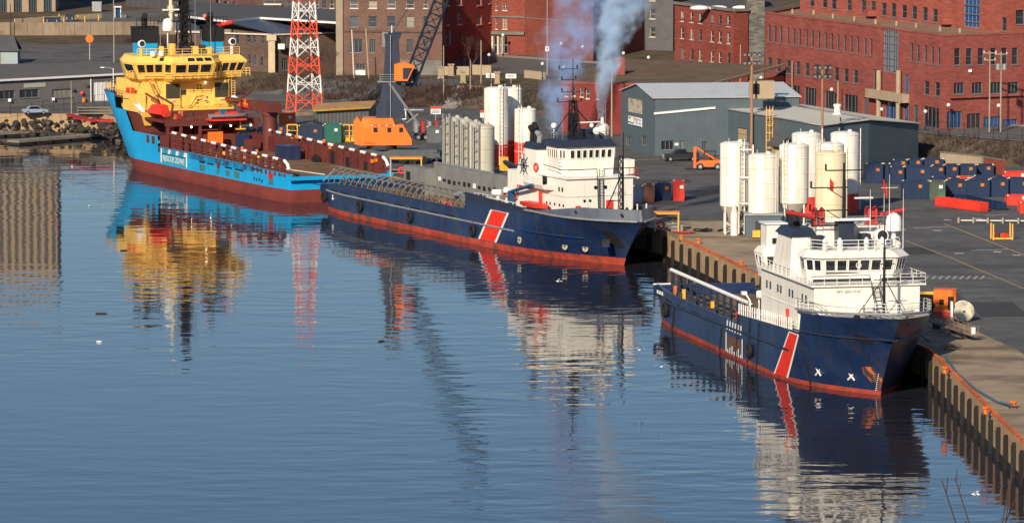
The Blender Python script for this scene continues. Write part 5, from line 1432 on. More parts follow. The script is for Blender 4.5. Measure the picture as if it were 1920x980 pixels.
class Facade:
    """vertical wall seen from the water; p0 is its left end, p1 its right end"""
    def __init__(s, p0, p1, z0, z1):
        s.p0, s.p1 = Vector((p0[0], p0[1], 0)), Vector((p1[0], p1[1], 0))
        s.u = (s.p1 - s.p0).normalized(); s.ln = (s.p1 - s.p0).length
        s.n = Vector((s.u.y, -s.u.x, 0)); s.z0, s.z1 = z0, z1
        s.wins = []
    def pix(s, px, py):
        a, b = (px - 960) / FPX, (490 - py) / FPX
        d = Vector((a, math.cos(PITCH) + b * math.sin(PITCH), -math.sin(PITCH) + b * math.cos(PITCH)))
        t = (s.p0 - Vector((0, 0, CAM_H))).dot(s.n) / d.dot(s.n)
        q = Vector((0, 0, CAM_H)) + d * t
        return (q - s.p0).dot(s.u), q.z
    def win(s, px0, py0, px1, py1, mat=None, name='window', frame=None, bars=1, sill=True, w=None):
        a, za = s.pix(px0, py1); b, zb = s.pix(px1, py1); _, zc = s.pix((px0 + px1) / 2, py0)
        if w: c = (a + b) / 2; a, b = c - w / 2, c + w / 2
        zl = min(za, zb); s.rect(a, b, zl, zc, mat, name, frame, bars, sill)
    def rect(s, a, b, z0, z1, mat=None, name='window', frame=None, bars=1, sill=True):
        a, b, z0, z1 = max(a, .15), min(b, s.ln - .15), max(z0, s.z0 + .05), min(z1, s.z1 - .1)
        if b - a < .2 or z1 - z0 < .2: return
        for w in s.wins:
            if a < w[1] and b > w[0] and z0 < w[3] and z1 > w[2]: return
        s.wins.append((a, b, z0, z1, mat, name, frame, bars, sill))
    def build(s, parent, mat, wmat=None, fmat=None, depth=0.28, name='wall', th=0.0):
        S_ = sorted({0.0, s.ln} | {w[0] for w in s.wins} | {w[1] for w in s.wins})
        Z_ = sorted({s.z0, s.z1} | {w[2] for w in s.wins} | {w[3] for w in s.wins})
        m = MB()
        for a, b in zip(S_[:-1], S_[1:]):
            run = None
            for c, d in zip(Z_[:-1], Z_[1:]):
                ms, mz = (a + b) / 2, (c + d) / 2
                hole = any(w[0] < ms < w[1] and w[2] < mz < w[3] for w in s.wins)
                if not hole:
                    if run is None: run = [c, d]
                    else: run[1] = d
                else:
                    if run: quad_wall(m, s.p0, s.u, 0, a, b, run[0], run[1], s.n)
                    run = None
            if run: quad_wall(m, s.p0, s.u, 0, a, b, run[0], run[1], s.n)
        for (a, b, z0, z1, *_r) in s.wins:            # reveals
            A, B = s.p0 + s.u * a, s.p0 + s.u * b
            Ai, Bi = A - s.n * depth, B - s.n * depth
            for P, Q, zz in ((A, B, z0), (A, B, z1)):
                Pi, Qi = P - s.n * depth, Q - s.n * depth
                m.add([(P.x, P.y, zz), (Q.x, Q.y, zz), (Qi.x, Qi.y, zz), (Pi.x, Pi.y, zz)], [(0, 1, 2, 3) if zz == z1 else (3, 2, 1, 0)])
            m.add([(A.x, A.y, z0), (Ai.x, Ai.y, z0), (Ai.x, Ai.y, z1), (A.x, A.y, z1)], [(0, 1, 2, 3)])
            m.add([(B.x, B.y, z0), (B.x, B.y, z1), (Bi.x, Bi.y, z1), (Bi.x, Bi.y, z0)], [(0, 1, 2, 3)])
        wo = m.build(name, mat, parent)
        cache = {}
        ang = math.atan2(s.u.y, s.u.x)
        for (a, b, z0, z1, wm, nm, fr, bars, sill) in s.wins:
            w_, h_ = b - a, z1 - z0
            key = (round(w_, 2), round(h_, 2), nm, bars, id(wm), id(fr), sill)
            if key not in cache:
                g_ = MB().bx(-w_ / 2, w_ / 2, -.03, .03, 0, h_).mesh(nm); g_.materials.append(wm or wmat or M_WGLASS)
                f = MB(); k = .07
                f.bx(-w_ / 2, -w_ / 2 + k, -.10, -.03, 0, h_).bx(w_ / 2 - k, w_ / 2, -.10, -.03, 0, h_)
                f.bx(-w_ / 2 + k, w_ / 2 - k, -.10, -.03, 0, k).bx(-w_ / 2 + k, w_ / 2 - k, -.10, -.03, h_ - k, h_)
                for q in range(1, bars + 1):
                    if bars == 1: f.bx(-w_ / 2 + k, w_ / 2 - k, -.09, -.03, h_ * .5 - .03, h_ * .5 + .03)
                    else:
                        x = -w_ / 2 + w_ * q / (bars + 1); f.bx(x - .04, x + .04, -.09, -.03, k, h_ - k)
                fm = f.mesh('frame'); fm.materials.append(fr or fmat or M_FRAMEG)
                sm = None
                if sill:
                    sm = MB().bx(-w_ / 2 - .1, w_ / 2 + .1, -depth - .10, -.10, -.14, -.002).mesh('sill'); sm.materials.append(fr or fmat or M_FRAMEG)
                cache[key] = (g_, fm, sm)
            g_, fm, sm = cache[key]
            rv = random.random()
            if wm is None and wmat is None and rv < .38:
                g_ = g_.copy(); g_.materials[0] = M_BLIND if rv < .14 else M_WGLASS2
            c = s.p0 + s.u * ((a + b) / 2) - s.n * (depth - .02)
            o = link(nm, g_, parent, (c.x, c.y, z0), ang)
            link('frame', fm, o)
            if sm: link('sill', sm, o)
        return wo
    def band(s, parent, name, mat, z0, z1, s0=0.0, s1=None, proud=.12, back=.0):
        s1 = s.ln if s1 is None else s1
        A, B = s.p0 + s.u * s0, s.p0 + s.u * s1
        return MB().add([(*(A + s.n * proud).xy, z0), (*(B + s.n * proud).xy, z0), (*(B - s.n * back).xy, z0), (*(A - s.n * back).xy, z0),
                         (*(A + s.n * proud).xy, z1), (*(B + s.n * proud).xy, z1), (*(B - s.n * back).xy, z1), (*(A - s.n * back).xy, z1)],
                        [(3, 2, 1, 0), (4, 5, 6, 7), (0, 1, 5, 4), (1, 2, 6, 5), (2, 3, 7, 6), (3, 0, 4, 7)]).build(name, mat, parent)

def flat_roof(parent, pts, z, mat, name='roof'):
    return MB().add([(p[0], p[1], z) for p in pts], [tuple(range(len(pts)))]).build(name, mat, parent)
def plain(parent, p, q, z0, z1, mat, name='wall'):
    return MB().add([(p[0], p[1], z0), (q[0], q[1], z0), (q[0], q[1], z1), (p[0], p[1], z1)], [(0, 1, 2, 3)]).build(name, mat, parent)

# ------------------------------------------------------------------ red office block on the right
B = thing('office_block', 'big red brick office block with blue glass entrance bay', 'building')
ZT = 21.6
tl, tc_, tr = at(1435, 25, ZT), at(1770, 68, ZT), at(1925, 63, ZT)
tr = tc_ + (tr - tc_) * 1.6
f1, f2 = Facade(tl, tc_, 5.5, ZT), Facade(tc_, tr, 5.5, ZT)
def yl(x, ya, yb): return ya + (yb - ya) * (x - 1440) / 330.0
# top row of slim windows
for k, x in enumerate((1442, 1453, 1464, 1477, 1488, 1499, 1512, 1523, 1535, 1548, 1559, 1571, 1584, 1596, 1608, 1622, 1633)):
    y = 47 + (x - 1442) * .137
    f1.win(x - 2.6, y, x + 2.6, y + 31)
for x in (1709, 1721, 1735, 1748, 1760):
    y = 82 + (x - 1709) * .15
    f1.win(x - 2.8, y, x + 2.8, y + 32)
for x in (1443, 1460, 1478, 1496, 1513, 1532, 1549, 1568, 1586, 1604):
    y = 108 + (x - 1443) * .148
    f1.win(x - 4.6, y, x + 4.6, y + 24)
for x in (1737, 1757):
    f1.win(x - 5, 152 + (x - 1737) * .12, x + 5, 177 + (x - 1737) * .12)
for x0, x1, y0 in ((1470, 1500, 160), (1508, 1530, 165), (1546, 1567, 172), (1582, 1608, 178), (1618, 1626, 183), (1712, 1722, 197), (1731, 1760, 201)):
    f1.win(x0, y0, x1, y0 + 36, bars=3, sill=False)
# glass bay
f1.win(1656, 53, 1684, 134, M_BLUEG, 'glass_bay', pm('bay_frame', (.22, .27, .33), .4), bars=3, sill=False)
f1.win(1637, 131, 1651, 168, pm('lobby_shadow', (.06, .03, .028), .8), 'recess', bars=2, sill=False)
f1.win(1659, 136, 1688, 174, M_BLUEG, 'lobby_glass', bars=3, sill=False)
f1.win(1695, 140, 1704, 176, M_BLUEG, 'lobby_glass', bars=2, sill=False)
f1.win(1659, 188, 1688, 226, M_BLUEG, 'entrance_glass', bars=3, sill=False)
f1.win(1694, 190, 1704, 228, M_BLUEG, 'entrance_glass', bars=2, sill=False)
f1.build(B, M_BRED, M_WGLASS)
za = f1.pix(1660, 170)[1]; zb = f1.pix(1660, 187)[1]
s0, s1 = f1.pix(1635, 178)[0], f1.pix(1705, 178)[0]
f1.band(B, 'canopy', M_STONE, min(za, zb) + .1, max(za, zb), s0, s1, 1.2, -.02)
for px in (1654, 1691):
    c = f1.p0 + f1.u * f1.pix(px, 178)[0] + f1.n * .6
    MB().lathe([(.42, 5.5), (.42, f1.pix(px, 132)[1])], 12, (c.x, c.y, 0)).build('column', M_STONE, B, auto=40)
for k in range(6):
    x = 1661 + k * 4.4
    a, z = f1.pix(x, 134); c = f1.p0 + f1.u * a + f1.n * .02
    MB().bx(-.05, .05, -.06, .2, z, f1.pix(x, 53)[1]).build('mullion', M_FRAMEG, B, loc=(c.x, c.y, 0), rz=math.atan2(f1.u.y, f1.u.x))
for y in (66, 80, 94, 108, 121):
    a0, z = f1.pix(1657, y); a1, _ = f1.pix(1683, y)
    f1.band(B, 'transom', M_FRAMEG, z - .06, z + .06, a0, a1, .05, .2)
for x in (1795, 1817, 1839, 1862, 1883, 1903, 1930, 1950):
    f2.win(x - 5.5, 91 - (x - 1795) * .01, x + 5.5, 122 - (x - 1795) * .01)
for x in (1798, 1832, 1867, 1900, 1935):
    f2.win(x - 9.5, 155 - (x - 1798) * .01, x + 9.5, 176 - (x - 1798) * .01, bars=2)
f2.win(1775, 209, 1803, 240, M_BLUEG, 'shop_glass', bars=3, sill=False)
f2.win(1813, 213, 1839, 245, pm('garage_dark', (.03, .022, .024), .8), 'garage_opening', bars=2, sill=False)
f2.win(1844, 219, 1878, 241, M_BLUEG, 'shop_glass', bars=4, sill=False)
f2.win(1880, 224, 1908, 240, M_BLUEG, 'shop_glass', bars=4, sill=False)
f2.build(B, M_BRED, M_WGLASS)
f2.band(B, 'ledge', M_BRED2, f2.pix(1840, 182)[1], f2.pix(1840, 179)[1], 1.0, None, .5, -.02)
f2.band(B, 'plinth', M_STONE, 5.5, f2.pix(1900, 241)[1], f2.pix(1840, 241)[0], None, .3, -.02)
s_, z_ = f2.pix(1818, 133); c = f2.p0 + f2.u * s_ + f2.n * .15
MB().box((c.x, c.y, z_), (.5, .3, .4)).build('wall_lamp', M_WHITE, B)
f1.band(B, 'parapet', M_BRED2, ZT - .02, ZT + .25, 0, None, .10, .35)
f2.band(B, 'parapet', M_BRED2, ZT - .02, ZT + .25, 0, None, .10, .35)
back = [tr + Vector((30, 90, 0)), tl + Vector((60, 110, 0)), tl + Vector((20, 60, 0))]
flat_roof(B, [tl, tc_, tr] + back, ZT - .35, M_ROOFT)
plain(B, tl + Vector((20, 60, 0)), tl, 5.5, ZT, M_BRED)
# set-back upper storeys
u0, u1 = at(1500, 20, ZT - .3), at(1890, 62, ZT - .3)
fu = Facade(u0, u1, ZT - .4, 36)
for x, y0, y1 in ((1522, -8, 12), (1546, -8, 14), (1563, -6, 17), (1592, -4, 20), (1619, 1, 25), (1637, 3, 21), (1657, 6, 29), (1675, 7, 32), (1695, 10, 34), (1714, 12, 36), (1734, 14, 39), (1753, 17, 42)):
    fu.win(x - 5, y0, x + 5, y1)
    fu.win(x - 5, y0 - 48, x + 5, y1 - 46)
for x in (1892, 1915):
    pass
fu.win(1807, -60, 1836, 50, M_BLUEG, 'glass_bay', pm('bay_frame', (.22, .27, .33), .4), bars=3, sill=False)
for x, y0, y1 in ((1892 - 10, 33, 58),):
    fu.win(x - 5, y0, x + 5, y1)
fu.build(B, M_BRED2, M_WGLASS)
for y in (9, 26, 40):
    a0, z = fu.pix(1808, y); a1, _ = fu.pix(1835, y)
    fu.band(B, 'transom', M_FRAMEG, z - .06, z + .06, a0, a1, .05, .2)
fu2 = Facade(u1, u1 + (tr - tc_).normalized() * 40, ZT - .4, 36)
for k in range(6):
    for zz in (22.6, 27.2):
        fu2.rect(1.5 + k * 3.6, 3.1 + k * 3.6, zz, zz + 2.3)
fu2.build(B, M_BRED2, M_WGLASS)
flat_roof(B, [u0, u1, u1 + (tr - tc_).normalized() * 40, u1 + Vector((60, 80, 0)), u0 + Vector((20, 80, 0))], 36, M_ROOFT)
plain(B, u0 + Vector((20, 80, 0)), u0, ZT - .4, 36, M_BRED2)
for px, py, w_ in ((1642, 27, 3.6), (1783, 42, 3.4)):
    c = at(px, py, ZT + .4)
    MB().box((c.x, c.y, ZT + .6), (w_, 2.6, 1.0), .2).build('roof_vent', M_BRED2, B)
for px, py in ((1486, 24), (1526, 26), (1562, 33), (1602, 38), (1642, 44), (1681, 47), (1718, 51), (1763, 57), (1800, 60)):
    c = at(px, py, ZT - .2)
    MB().lathe([(.22, -.15), (.22, .5), (.12, .6)], 8, (c.x, c.y, ZT - .2)).build('roof_pipe', M_STONE, B)

# ------------------------------------------------------------------ four-storey brick house left of the office block
B = thing('brick_warehouse_building', 'four-storey red brick building with arched windows behind the green sheds', 'building')
ZT = 20.6
a, b, c = at(1265, 7, ZT), at(1376, 21, ZT), at(1403, 20, ZT)
f1, f2 = Facade(a, b, 6.0, ZT), Facade(b, c, 6.0, ZT)
for row, (y0, y1) in enumerate(((21, 40), (52, 72), (90, 110))):
    for x in (1279, 1297, 1313, 1335, 1350, 1366):
        dy = (x - 1279) * .11
        f1.win(x - 3, y0 + dy, x + 3, y1 + dy, frame=M_FRAMEW if (x + row) % 3 else None)
for x0, x1, y0, y1 in ((1275, 1283, 127, 138), (1290, 1300, 127, 146), (1309, 1317, 131, 142), (1330, 1336, 134, 152), (1340, 1346, 136, 155), (1352, 1358, 137, 157), (1362, 1371, 138, 160)):
    f1.win(x0, y0, x1, y1, frame=M_FRAMEW, sill=False)
f1.build(B, M_BDARK); f2.build(B, M_BDARK)
for zz in (10.6, 14.2, 17.9):
    f1.band(B, 'string_course', M_BRED, zz, zz + .18, 0, None, .06, -.005)
f1.band(B, 'cornice', M_STONEG, ZT - .1, ZT + .35, 0, None, .35, .3)
f2.band(B, 'cornice', M_STONEG, ZT - .1, ZT + .35, 0, None, .35, .3)
bk = [c + Vector((8, 25, 0)), a + Vector((8, 30, 0))]
flat_roof(B, [a, b, c] + bk, ZT, M_ROOFD)
for px in (1313, 1348, 1392):
    q = at(px, 12, ZT + .5); MB().ball((q.x, q.y + 3, ZT), 1.1, 12, 6, 1.6, 1, .45).build('skylight_dome', M_DOME, B, smooth=True)
plain(B, a + Vector((8, 30, 0)), a, 6, ZT, M_BDARK)
B = thing('slate_gable_building', 'dark slate clad gable wall between the two red brick buildings', 'building')
p, q = Vector((c.x - .3, c.y + .4, 0)), Vector((at(1438, 24, 20.6).x, c.y + .6, 0))
Facade(p, q, 6.0, 24.0).build(B, M_SLATE)
flat_roof(B, [p, q, q + Vector((0, 30, 0)), p + Vector((0, 30, 0))], 24.0, M_ROOFD)
plain(B, p + Vector((0, 30, 0)), p, 6, 24, M_SLATE)

# ------------------------------------------------------------------ red brick row in the middle
B = thing('red_corner_building', 'red brick corner building with white sash windows and pillared doorway', 'building')
p0, p1, p2 = ter(828, 118), ter(922, 103), ter(945, 106)
f0 = Facade(p0, p1, 5.5, 23)
for row, y in enumerate((-6, 30)):
    for x in (862, 899):
        f0.win(x - 4.5, y - 4, x + 4.5, y + 16, frame=M_FRAMEW, bars=1)
    f0.win(838, y, 842, y + 17, frame=M_FRAMEW); f0.win(917, y - 5, 920, y + 13, frame=M_FRAMEW)
f0.win(825, 57, 830, 85, frame=M_FRAMEW, sill=False); f0.win(833, 57, 840, 86, frame=M_FRAMEW, sill=False); f0.win(842, 58, 847, 85, frame=M_FRAMEW, sill=False)
f0.win(858, 62, 864, 79, frame=M_BBROWN, name='arched_niche', mat=M_BDARK)
f0.build(B, brickm('saturated_red_brick', (.27, .048, .038), (.22, .06, .05), .15))
f1 = Facade(p1, p2 + Vector((4, 2, 0)), 5.5, 23)
for y0, y1 in ((4, 20), (33, 55)):
    for x in (931, 944, 949):
        f1.win(x - 1.8, y0 + 1, x + 1.8, y1, frame=M_FRAMEW)
for x in (929, 938, 948):
    f1.win(x - 3.6, 69, x + 3.6, 101, frame=M_FRAMEW, sill=False)
f1.build(B, M_BDARK)
f1.band(B, 'shop_cornice', M_STONEG, f1.pix(935, 65)[1], f1.pix(935, 59)[1], 0, None, .5, -.01)
f1.band(B, 'string_course', M_STONEG, f1.pix(935, 33)[1], f1.pix(935, 30)[1], 0, None, .25, -.01)
for x in (923.5, 934, 943):
    s_, z_ = f1.pix(x, 68); c = f1.p0 + f1.u * s_ + f1.n * .15
    MB().bx(-.16, .16, -.12, .12, 5.5, z_).build('pilaster', M_FRAMEW, B, loc=(c.x, c.y, 0))
p3 = ter(1112, 116)
f2 = Facade(p2 + Vector((4, 2, 0)), p3, 5.5, 23)
f2.build(B, brickm('rust_red_brick', (.20, .055, .042), (.18, .07, .05), .15))
f2.band(B, 'drip_course', M_STONEG, f2.pix(1000, 36)[1], f2.pix(1000, 34)[1], 0, None, .1, -.01)
flat_roof(B, [p0, p1, p2 + Vector((4, 2, 0)), p3, p3 + Vector((10, 60, 0)), p0 + Vector((0, 60, 0))], 23, M_ROOFD)
plain(B, p3, p3 + Vector((30, 80, 0)), 5.5, 23, M_BDARK)
B = thing('grey_hill_house', 'grey hillside building half hidden behind the smoke', 'building')
p, q = ter(1120, 90), ter(1262, 96)
fg = Facade(p, q, 6, 24)
for k in range(4):
    for zz in (11, 14.5, 18):
        fg.rect(2 + k * 3.6, 3.4 + k * 3.6, zz, zz + 1.8, frame=M_FRAMEW)
fg.build(B, pm('grey_clapboard', (.11, .11, .12), .9, var=.2))
flat_roof(B, [p, q, q + Vector((0, 40, 0)), p + Vector((0, 40, 0))], 24, M_ROOFD)

# brown apartment house with regular windows
B = thing('brown_apartment_house', 'brown brick apartment house with rows of dark square windows', 'building')
p, q = ter(631, 141), ter(829, 141)
f = Facade(p, q, 5.5, 22)
for y0, y1 in ((2, 16), (31, 51)):
    for x in (664, 699, 734, 769, 798):
        f.win(x - 7.5 if x < 790 else x - 4, y0, x + 7.5 if x < 790 else x + 4, y1, frame=M_FRAMEG if y0 > 20 else M_FRAMEW, bars=1)
for x0, x1 in ((657, 679), (693, 704), (763, 774), (794, 803)):
    f.win(x0, 74, x1, 99, bars=2)
f.win(668, 120, 684, 130, M_WGLASS, bars=2); f.build(B, M_BBROWN)
f.band(B, 'string_course', M_BBROWN2, f.pix(730, 61)[1], f.pix(730, 58)[1], 0, None, .2, -.01)
f.band(B, 'base_course', M_STONEG, 5.5, f.pix(730, 112)[1], f.pix(738, 112)[0], None, .12, -.01)
f.band(B, 'corner_pier', pm('beige_render', (.30, .24, .17), .9), 5.5, 22, 0.0, 1.3, .35, -.01)
s_, z_ = f.pix(676, 146); c = f.p0 + f.u * s_ + f.n * .1
MB().bx(-.9, .9, -.1, .1, z_ - .6, f.pix(676, 132)[1]).build('garage_door', M_WHITE, B, loc=(c.x, c.y, 0))
flat_roof(B, [p, q, q + Vector((0, 40, 0)), p + Vector((0, 40, 0))], 22, M_ROOFD)
plain(B, q, q + Vector((0, 40, 0)), 5.5, 22, M_BBROWN); plain(B, p + Vector((0, 40, 0)), p, 5.5, 22, M_BBROWN)

# low brown building with the flat white-edged roof
B = thing('flat_roofed_brick_hall', 'low brown brick hall with a white-edged flat roof behind the yellow wheelhouse', 'building')
ZT = 16.2
a, b, c, d = at(360, 31, ZT), at(429, 39, ZT), at(488, 33, ZT), at(560, 38, ZT)
e = at(628, 60, 13.6)
f1 = Facade(at(330, 60, 13.6), at(512, 66, 13.6), 4.5, 13.6)
for x0, y0, x1, y1 in ((441, 63, 448, 82), (462, 63, 470, 80), (474, 65, 479, 81), (490, 66, 495, 82), (475, 105, 480, 122), (488, 107, 493, 124), (465, 104, 470, 120), (464, 146, 468, 162), (447, 100, 452, 116)):
    f1.win(x0, y0, x1, y1, sill=False)
f1.build(B, M_BBROWN2)
f2 = Facade(at(512, 66, 13.6), at(632, 62, 13.6), 4.5, 13.6)
for x0, y0, x1, y1 in ((530, 70, 538, 86), (529, 110, 540, 132), (580, 110, 590, 130), (575, 72, 583, 86)):
    f2.win(x0, y0, x1, y1, bars=2)
f2.build(B, M_BBROWN2)
fa, fb = Facade(f1.p0, f1.p1, 13.6, 13.9), Facade(f2.p0, f2.p1, 13.6, 13.9)
f1.band(B, 'white_gutter', M_FRAMEW, 13.55, 13.8, 0, None, .35, -.01); f2.band(B, 'white_gutter', M_FRAMEW, 13.55, 13.8, 0, None, .35, -.01)
M_FASC = pm('blue_grey_fascia', (.06, .08, .12), .5, var=.2)
up = [a, b, c, d]
m = MB()
lowpts = [Vector((*at(330, 58, 13.7).xy, 13.7)), Vector((*at(431, 55, 13.7).xy, 13.7)), Vector((*at(512, 64, 13.8).xy, 13.8)), Vector((*at(632, 60, 13.8).xy, 13.8))]
up2 = [at(330, 28, ZT), at(429, 40, ZT), at(488, 33, ZT), at(632, 42, ZT)]
for i in range(3):
    m.add([lowpts[i], lowpts[i + 1], up2[i + 1] - Vector((0, 0, .25)), up2[i] - Vector((0, 0, .25))], [(0, 1, 2, 3)])
m.build('fascia', M_FASC, B)
for i in range(3):
    u_ = (up2[i + 1] - up2[i]).normalized(); n_ = Vector((u_.y, -u_.x, 0))
    MB().slab([up2[i] - Vector((0, 0, .3)), up2[i + 1] - Vector((0, 0, .3)), up2[i + 1] + Vector((0, 0, .08)), up2[i] + Vector((0, 0, .08))], .02, .22).build('roof_edge', M_WHITE, B)
flat_roof(B, up2 + [up2[3] + Vector((0, 45, 0)), up2[0] + Vector((0, 50, 0))], ZT, M_ROOFD)
px_ = f1.p1 + f1.n * .5
MB().bx(-.62, .62, -.5, .5, 4.5, 13.7).build('corner_column', pm('cream_column_paint', (.52, .42, .26), .7, var=.15), B, loc=(px_.x, px_.y, 0))
MB().bx(-.9, .9, -.7, .7, 12.6, 13.7).build('column_head', pm('cream_column_paint', (.52, .42, .26), .7), B, loc=(px_.x, px_.y, 0))
MB().bx(1.2, 2.4, -.4, .3, 11.0, 12.0).build('air_conditioner', M_WHITE, B, loc=(px_.x, px_.y, 0))
MB().bx(-3.0, -1.4, -1.6, -.4, 5.4, 6.8).build('parked_trailer', M_WHITE, B, loc=(px_.x, px_.y, 0)) if False else None

# balconied houses behind the hall
B = thing('balcony_house', 'dark brown house with pale balconies behind the flat-roofed hall', 'building')
p, q = ter(480, 66), ter(640, 66)
f = Facade(p, q, 8, 30)
for x0, x1 in ((500, 512), (520, 530), (538, 546), (588, 598), (604, 612), (618, 626)):
    for y0, y1 in ((-20, -4), (2, 16), (34, 50)):
        f.win(x0, y0, x1, y1, frame=M_FRAMEW if x0 % 3 == 0 else None)
f.build(B, M_BBROWN2)
for px0, px1, py in ((497, 530, 8), (534, 582, 15), (600, 632, 25), (588, 612, -20)):
    s0, z = f.pix(px0, py); s1, _ = f.pix(px1, py)
    f.band(B, 'balcony_slab', M_FRAMEW, z - .15, z + .15, s0, s1, 1.3, -.01)
    A_, B_ = f.p0 + f.u * s0 + f.n * 1.2, f.p0 + f.u * s1 + f.n * 1.2
    rail([(A_.x, A_.y, z + .15), (B_.x, B_.y, z + .15)], 1.0, M_FRAMEG, B, 'balcony_railing', step=.8)
flat_roof(B, [p, q, q + Vector((0, 30, 0)), p + Vector((0, 30, 0))], 30, M_ROOFD); plain(B, p + Vector((0, 30, 0)), p, 8, 30, M_BBROWN2)
B = thing('arched_window_church_hall', 'dark purple brick hall with three pale arched windows', 'building')
p, q = ter(392, 42), ter(480, 50)
f = Facade(p, q, 8, 27)
for x, y in ((408, 0), (424, 2), (440, 5)):
    f.win(x - 3.5, y, x + 3.5, y + 16, frame=M_FRAMEW, bars=1)
    f.win(x - 3.5, y - 44, x + 3.5, y - 26, frame=M_FRAMEW, bars=1)
f.build(B, brickm('purple_brick', (.12, .06, .06), (.12, .08, .08), .2))
flat_roof(B, [p, q, q + Vector((0, 30, 0)), p + Vector((0, 30, 0))], 27, M_ROOFD); plain(B, p + Vector((0, 30, 0)), p, 8, 27, M_BBROWN2)
B = thing('glass_office_building', 'dark blue glass office front behind the ship mast', 'building')
p, q = ter(236, 13), ter(392, 20)
f = Facade(p, q, 8, 30)
for k in range(12):
    f.rect(.6 + k * f.ln / 12, f.ln / 12 * (k + 1) - .4, 10.4, 29, M_TEALGL, bars=2, sill=False)
f.build(B, pm('dark_cladding', (.06, .055, .055), .7))
flat_roof(B, [p, q, q + Vector((0, 30, 0)), p + Vector((0, 30, 0))], 30, M_ROOFD)

# tall building top left (its tower stands reflected in the water)
B = thing('tall_pillared_tower', 'tall tower with beige pillars and dark glass at the top left', 'building')
p, q = ter(-150, 26), ter(104, 22)
f = Facade(p, q, 8, 47)
npil = 9
for k in range(npil):
    b0_ = f.ln * k / npil; bw_ = f.ln / npil
    f.rect(b0_ + .7, b0_ + bw_ - .7, 10.0, 14.6, M_TEALGL, 'shop_glass', bars=4, sill=False)
    for fl in range(7):
        for c_ in range(2):
            f.rect(b0_ + bw_ * (c_ * .5 + .13), b0_ + bw_ * (c_ * .5 + .40), 16.6 + fl * 4.0, 19.9 + fl * 4.0, M_WGLASS, bars=2, sill=False)
M_BEIGE = pm('beige_pillar', (.36, .27, .18), .85, var=.15)
f.build(B, M_BEIGE, depth=.5)
f.band(B, 'plinth', M_BDARK, 7.5, 10.0, 0, None, .4, -.02)
flat_roof(B, [p, q, q + Vector((0, 8, 0)), p + Vector((0, 8, 0))], 47, M_ROOFD); plain(B, q, q + Vector((0, 8, 0)), 8, 47, M_BEIGE)

# ------------------------------------------------------------------ teal sheds
M_TEAL = corr('teal_cladding', (.082, .113, .132), .45, .012, 0, .55, .12)
M_ROOFB = corr('pale_metal_roof', (.52, .55, .57), .5, .012, 0, .45, .08, metal=.15)
M_ROOFC = pm('cream_metal_roof', (.58, .56, .48), .6, var=.1, scale=.3)
B = thing('teal_shed', 'teal metal shed with pale roofs and a wall sign', 'shed')
g0, g1 = at(1165, 277, Z_Q), at(1228, 292, Z_Q)
ze = 12.9
ang_l = (g1 - g0).normalized()
dirf = (at(1500, 182, ze) - at(1228, 185, ze)); dirf.z = 0
dirf = dirf.normalized()
e0 = Vector((g1.x, g1.y, ze)); e1 = e0 + dirf * ((at(1500, 182, ze) - at(1228, 185, ze)).length)
r0 = (g0 + g1) / 2 + Vector((0, 0, 0)); zr = 14.2
r1 = r0 + (e1 - e0)
fA = Facade(g0, g1, Z_Q, 12.6)
for x in (1178, 1207):
    fA.win(x - 4.5, 255, x + 4.5, 271, bars=2)
fA.build(B, M_TEAL)
pa = [fA.pix(1179, 184), fA.pix(1204, 214)]
def panel(fc, x0, y0, x1, y1, mat, name, parent, proud=.1):
    a, z0 = fc.pix(x0, y1); b, z1 = fc.pix(x1, y0)
    return fc.band(parent, name, mat, z0, z1, a, b, proud, -.01)
a0, a1 = fA.pix(1179, 200)[0], fA.pix(1204, 200)[0]
z0, z1 = fA.pix(1191, 212)[1], fA.pix(1191, 186)[1]
M_POST = pm('printed_poster', (.44, .38, .30), .7, var=.35, scale=2.2, mottle=((.20, .13, .10), 1.2, .5, .6, .6))
fA.band(B, 'poster_panel', M_POST, z0, z1, a0, a1, .08, -.01)
z0, z1 = fA.pix(1191, 236)[1], fA.pix(1191, 219.5)[1]
fA.band(B, 'sign_board', M_WHITE, z0, z1, a0, a1, .10, -.01)
def sign_bit(s0, s1, v0, v1, mat, nm):
    fA.band(B, nm, mat, z0 + (z1 - z0) * v0, z0 + (z1 - z0) * v1, a0 + (a1 - a0) * s0, a0 + (a1 - a0) * s1, .13, -.101)
M_SBLUE = pm('sign_blue', (.03, .12, .45), .6); M_SGREEN = pm('sign_green', (.02, .28, .22), .6)
sign_bit(.04, .20, .74, .92, M_SGREEN, 'sign_corner'); sign_bit(.42, .47, .66, .93, M_STRIPE, 'sign_letter'); sign_bit(.50, .55, .66, .93, M_STRIPE, 'sign_letter')
sign_bit(.44, .53, .48, .53, M_BLACK, 'sign_letter'); sign_bit(.63, .69, .60, .86, M_BLACK, 'sign_letter'); sign_bit(.64, .69, .28, .48, M_BLACK, 'sign_letter')
sign_bit(.78, .97, .72, .82, M_SBLUE, 'sign_bar'); sign_bit(.80, .97, .34, .44, M_SBLUE, 'sign_bar'); sign_bit(.03, .20, .24, .38, M_BLACK, 'sign_word'); sign_bit(.24, .42, .20, .33, M_BLACK, 'sign_word'); sign_bit(0, 1, .0, .08, M_SBLUE, 'sign_bar')
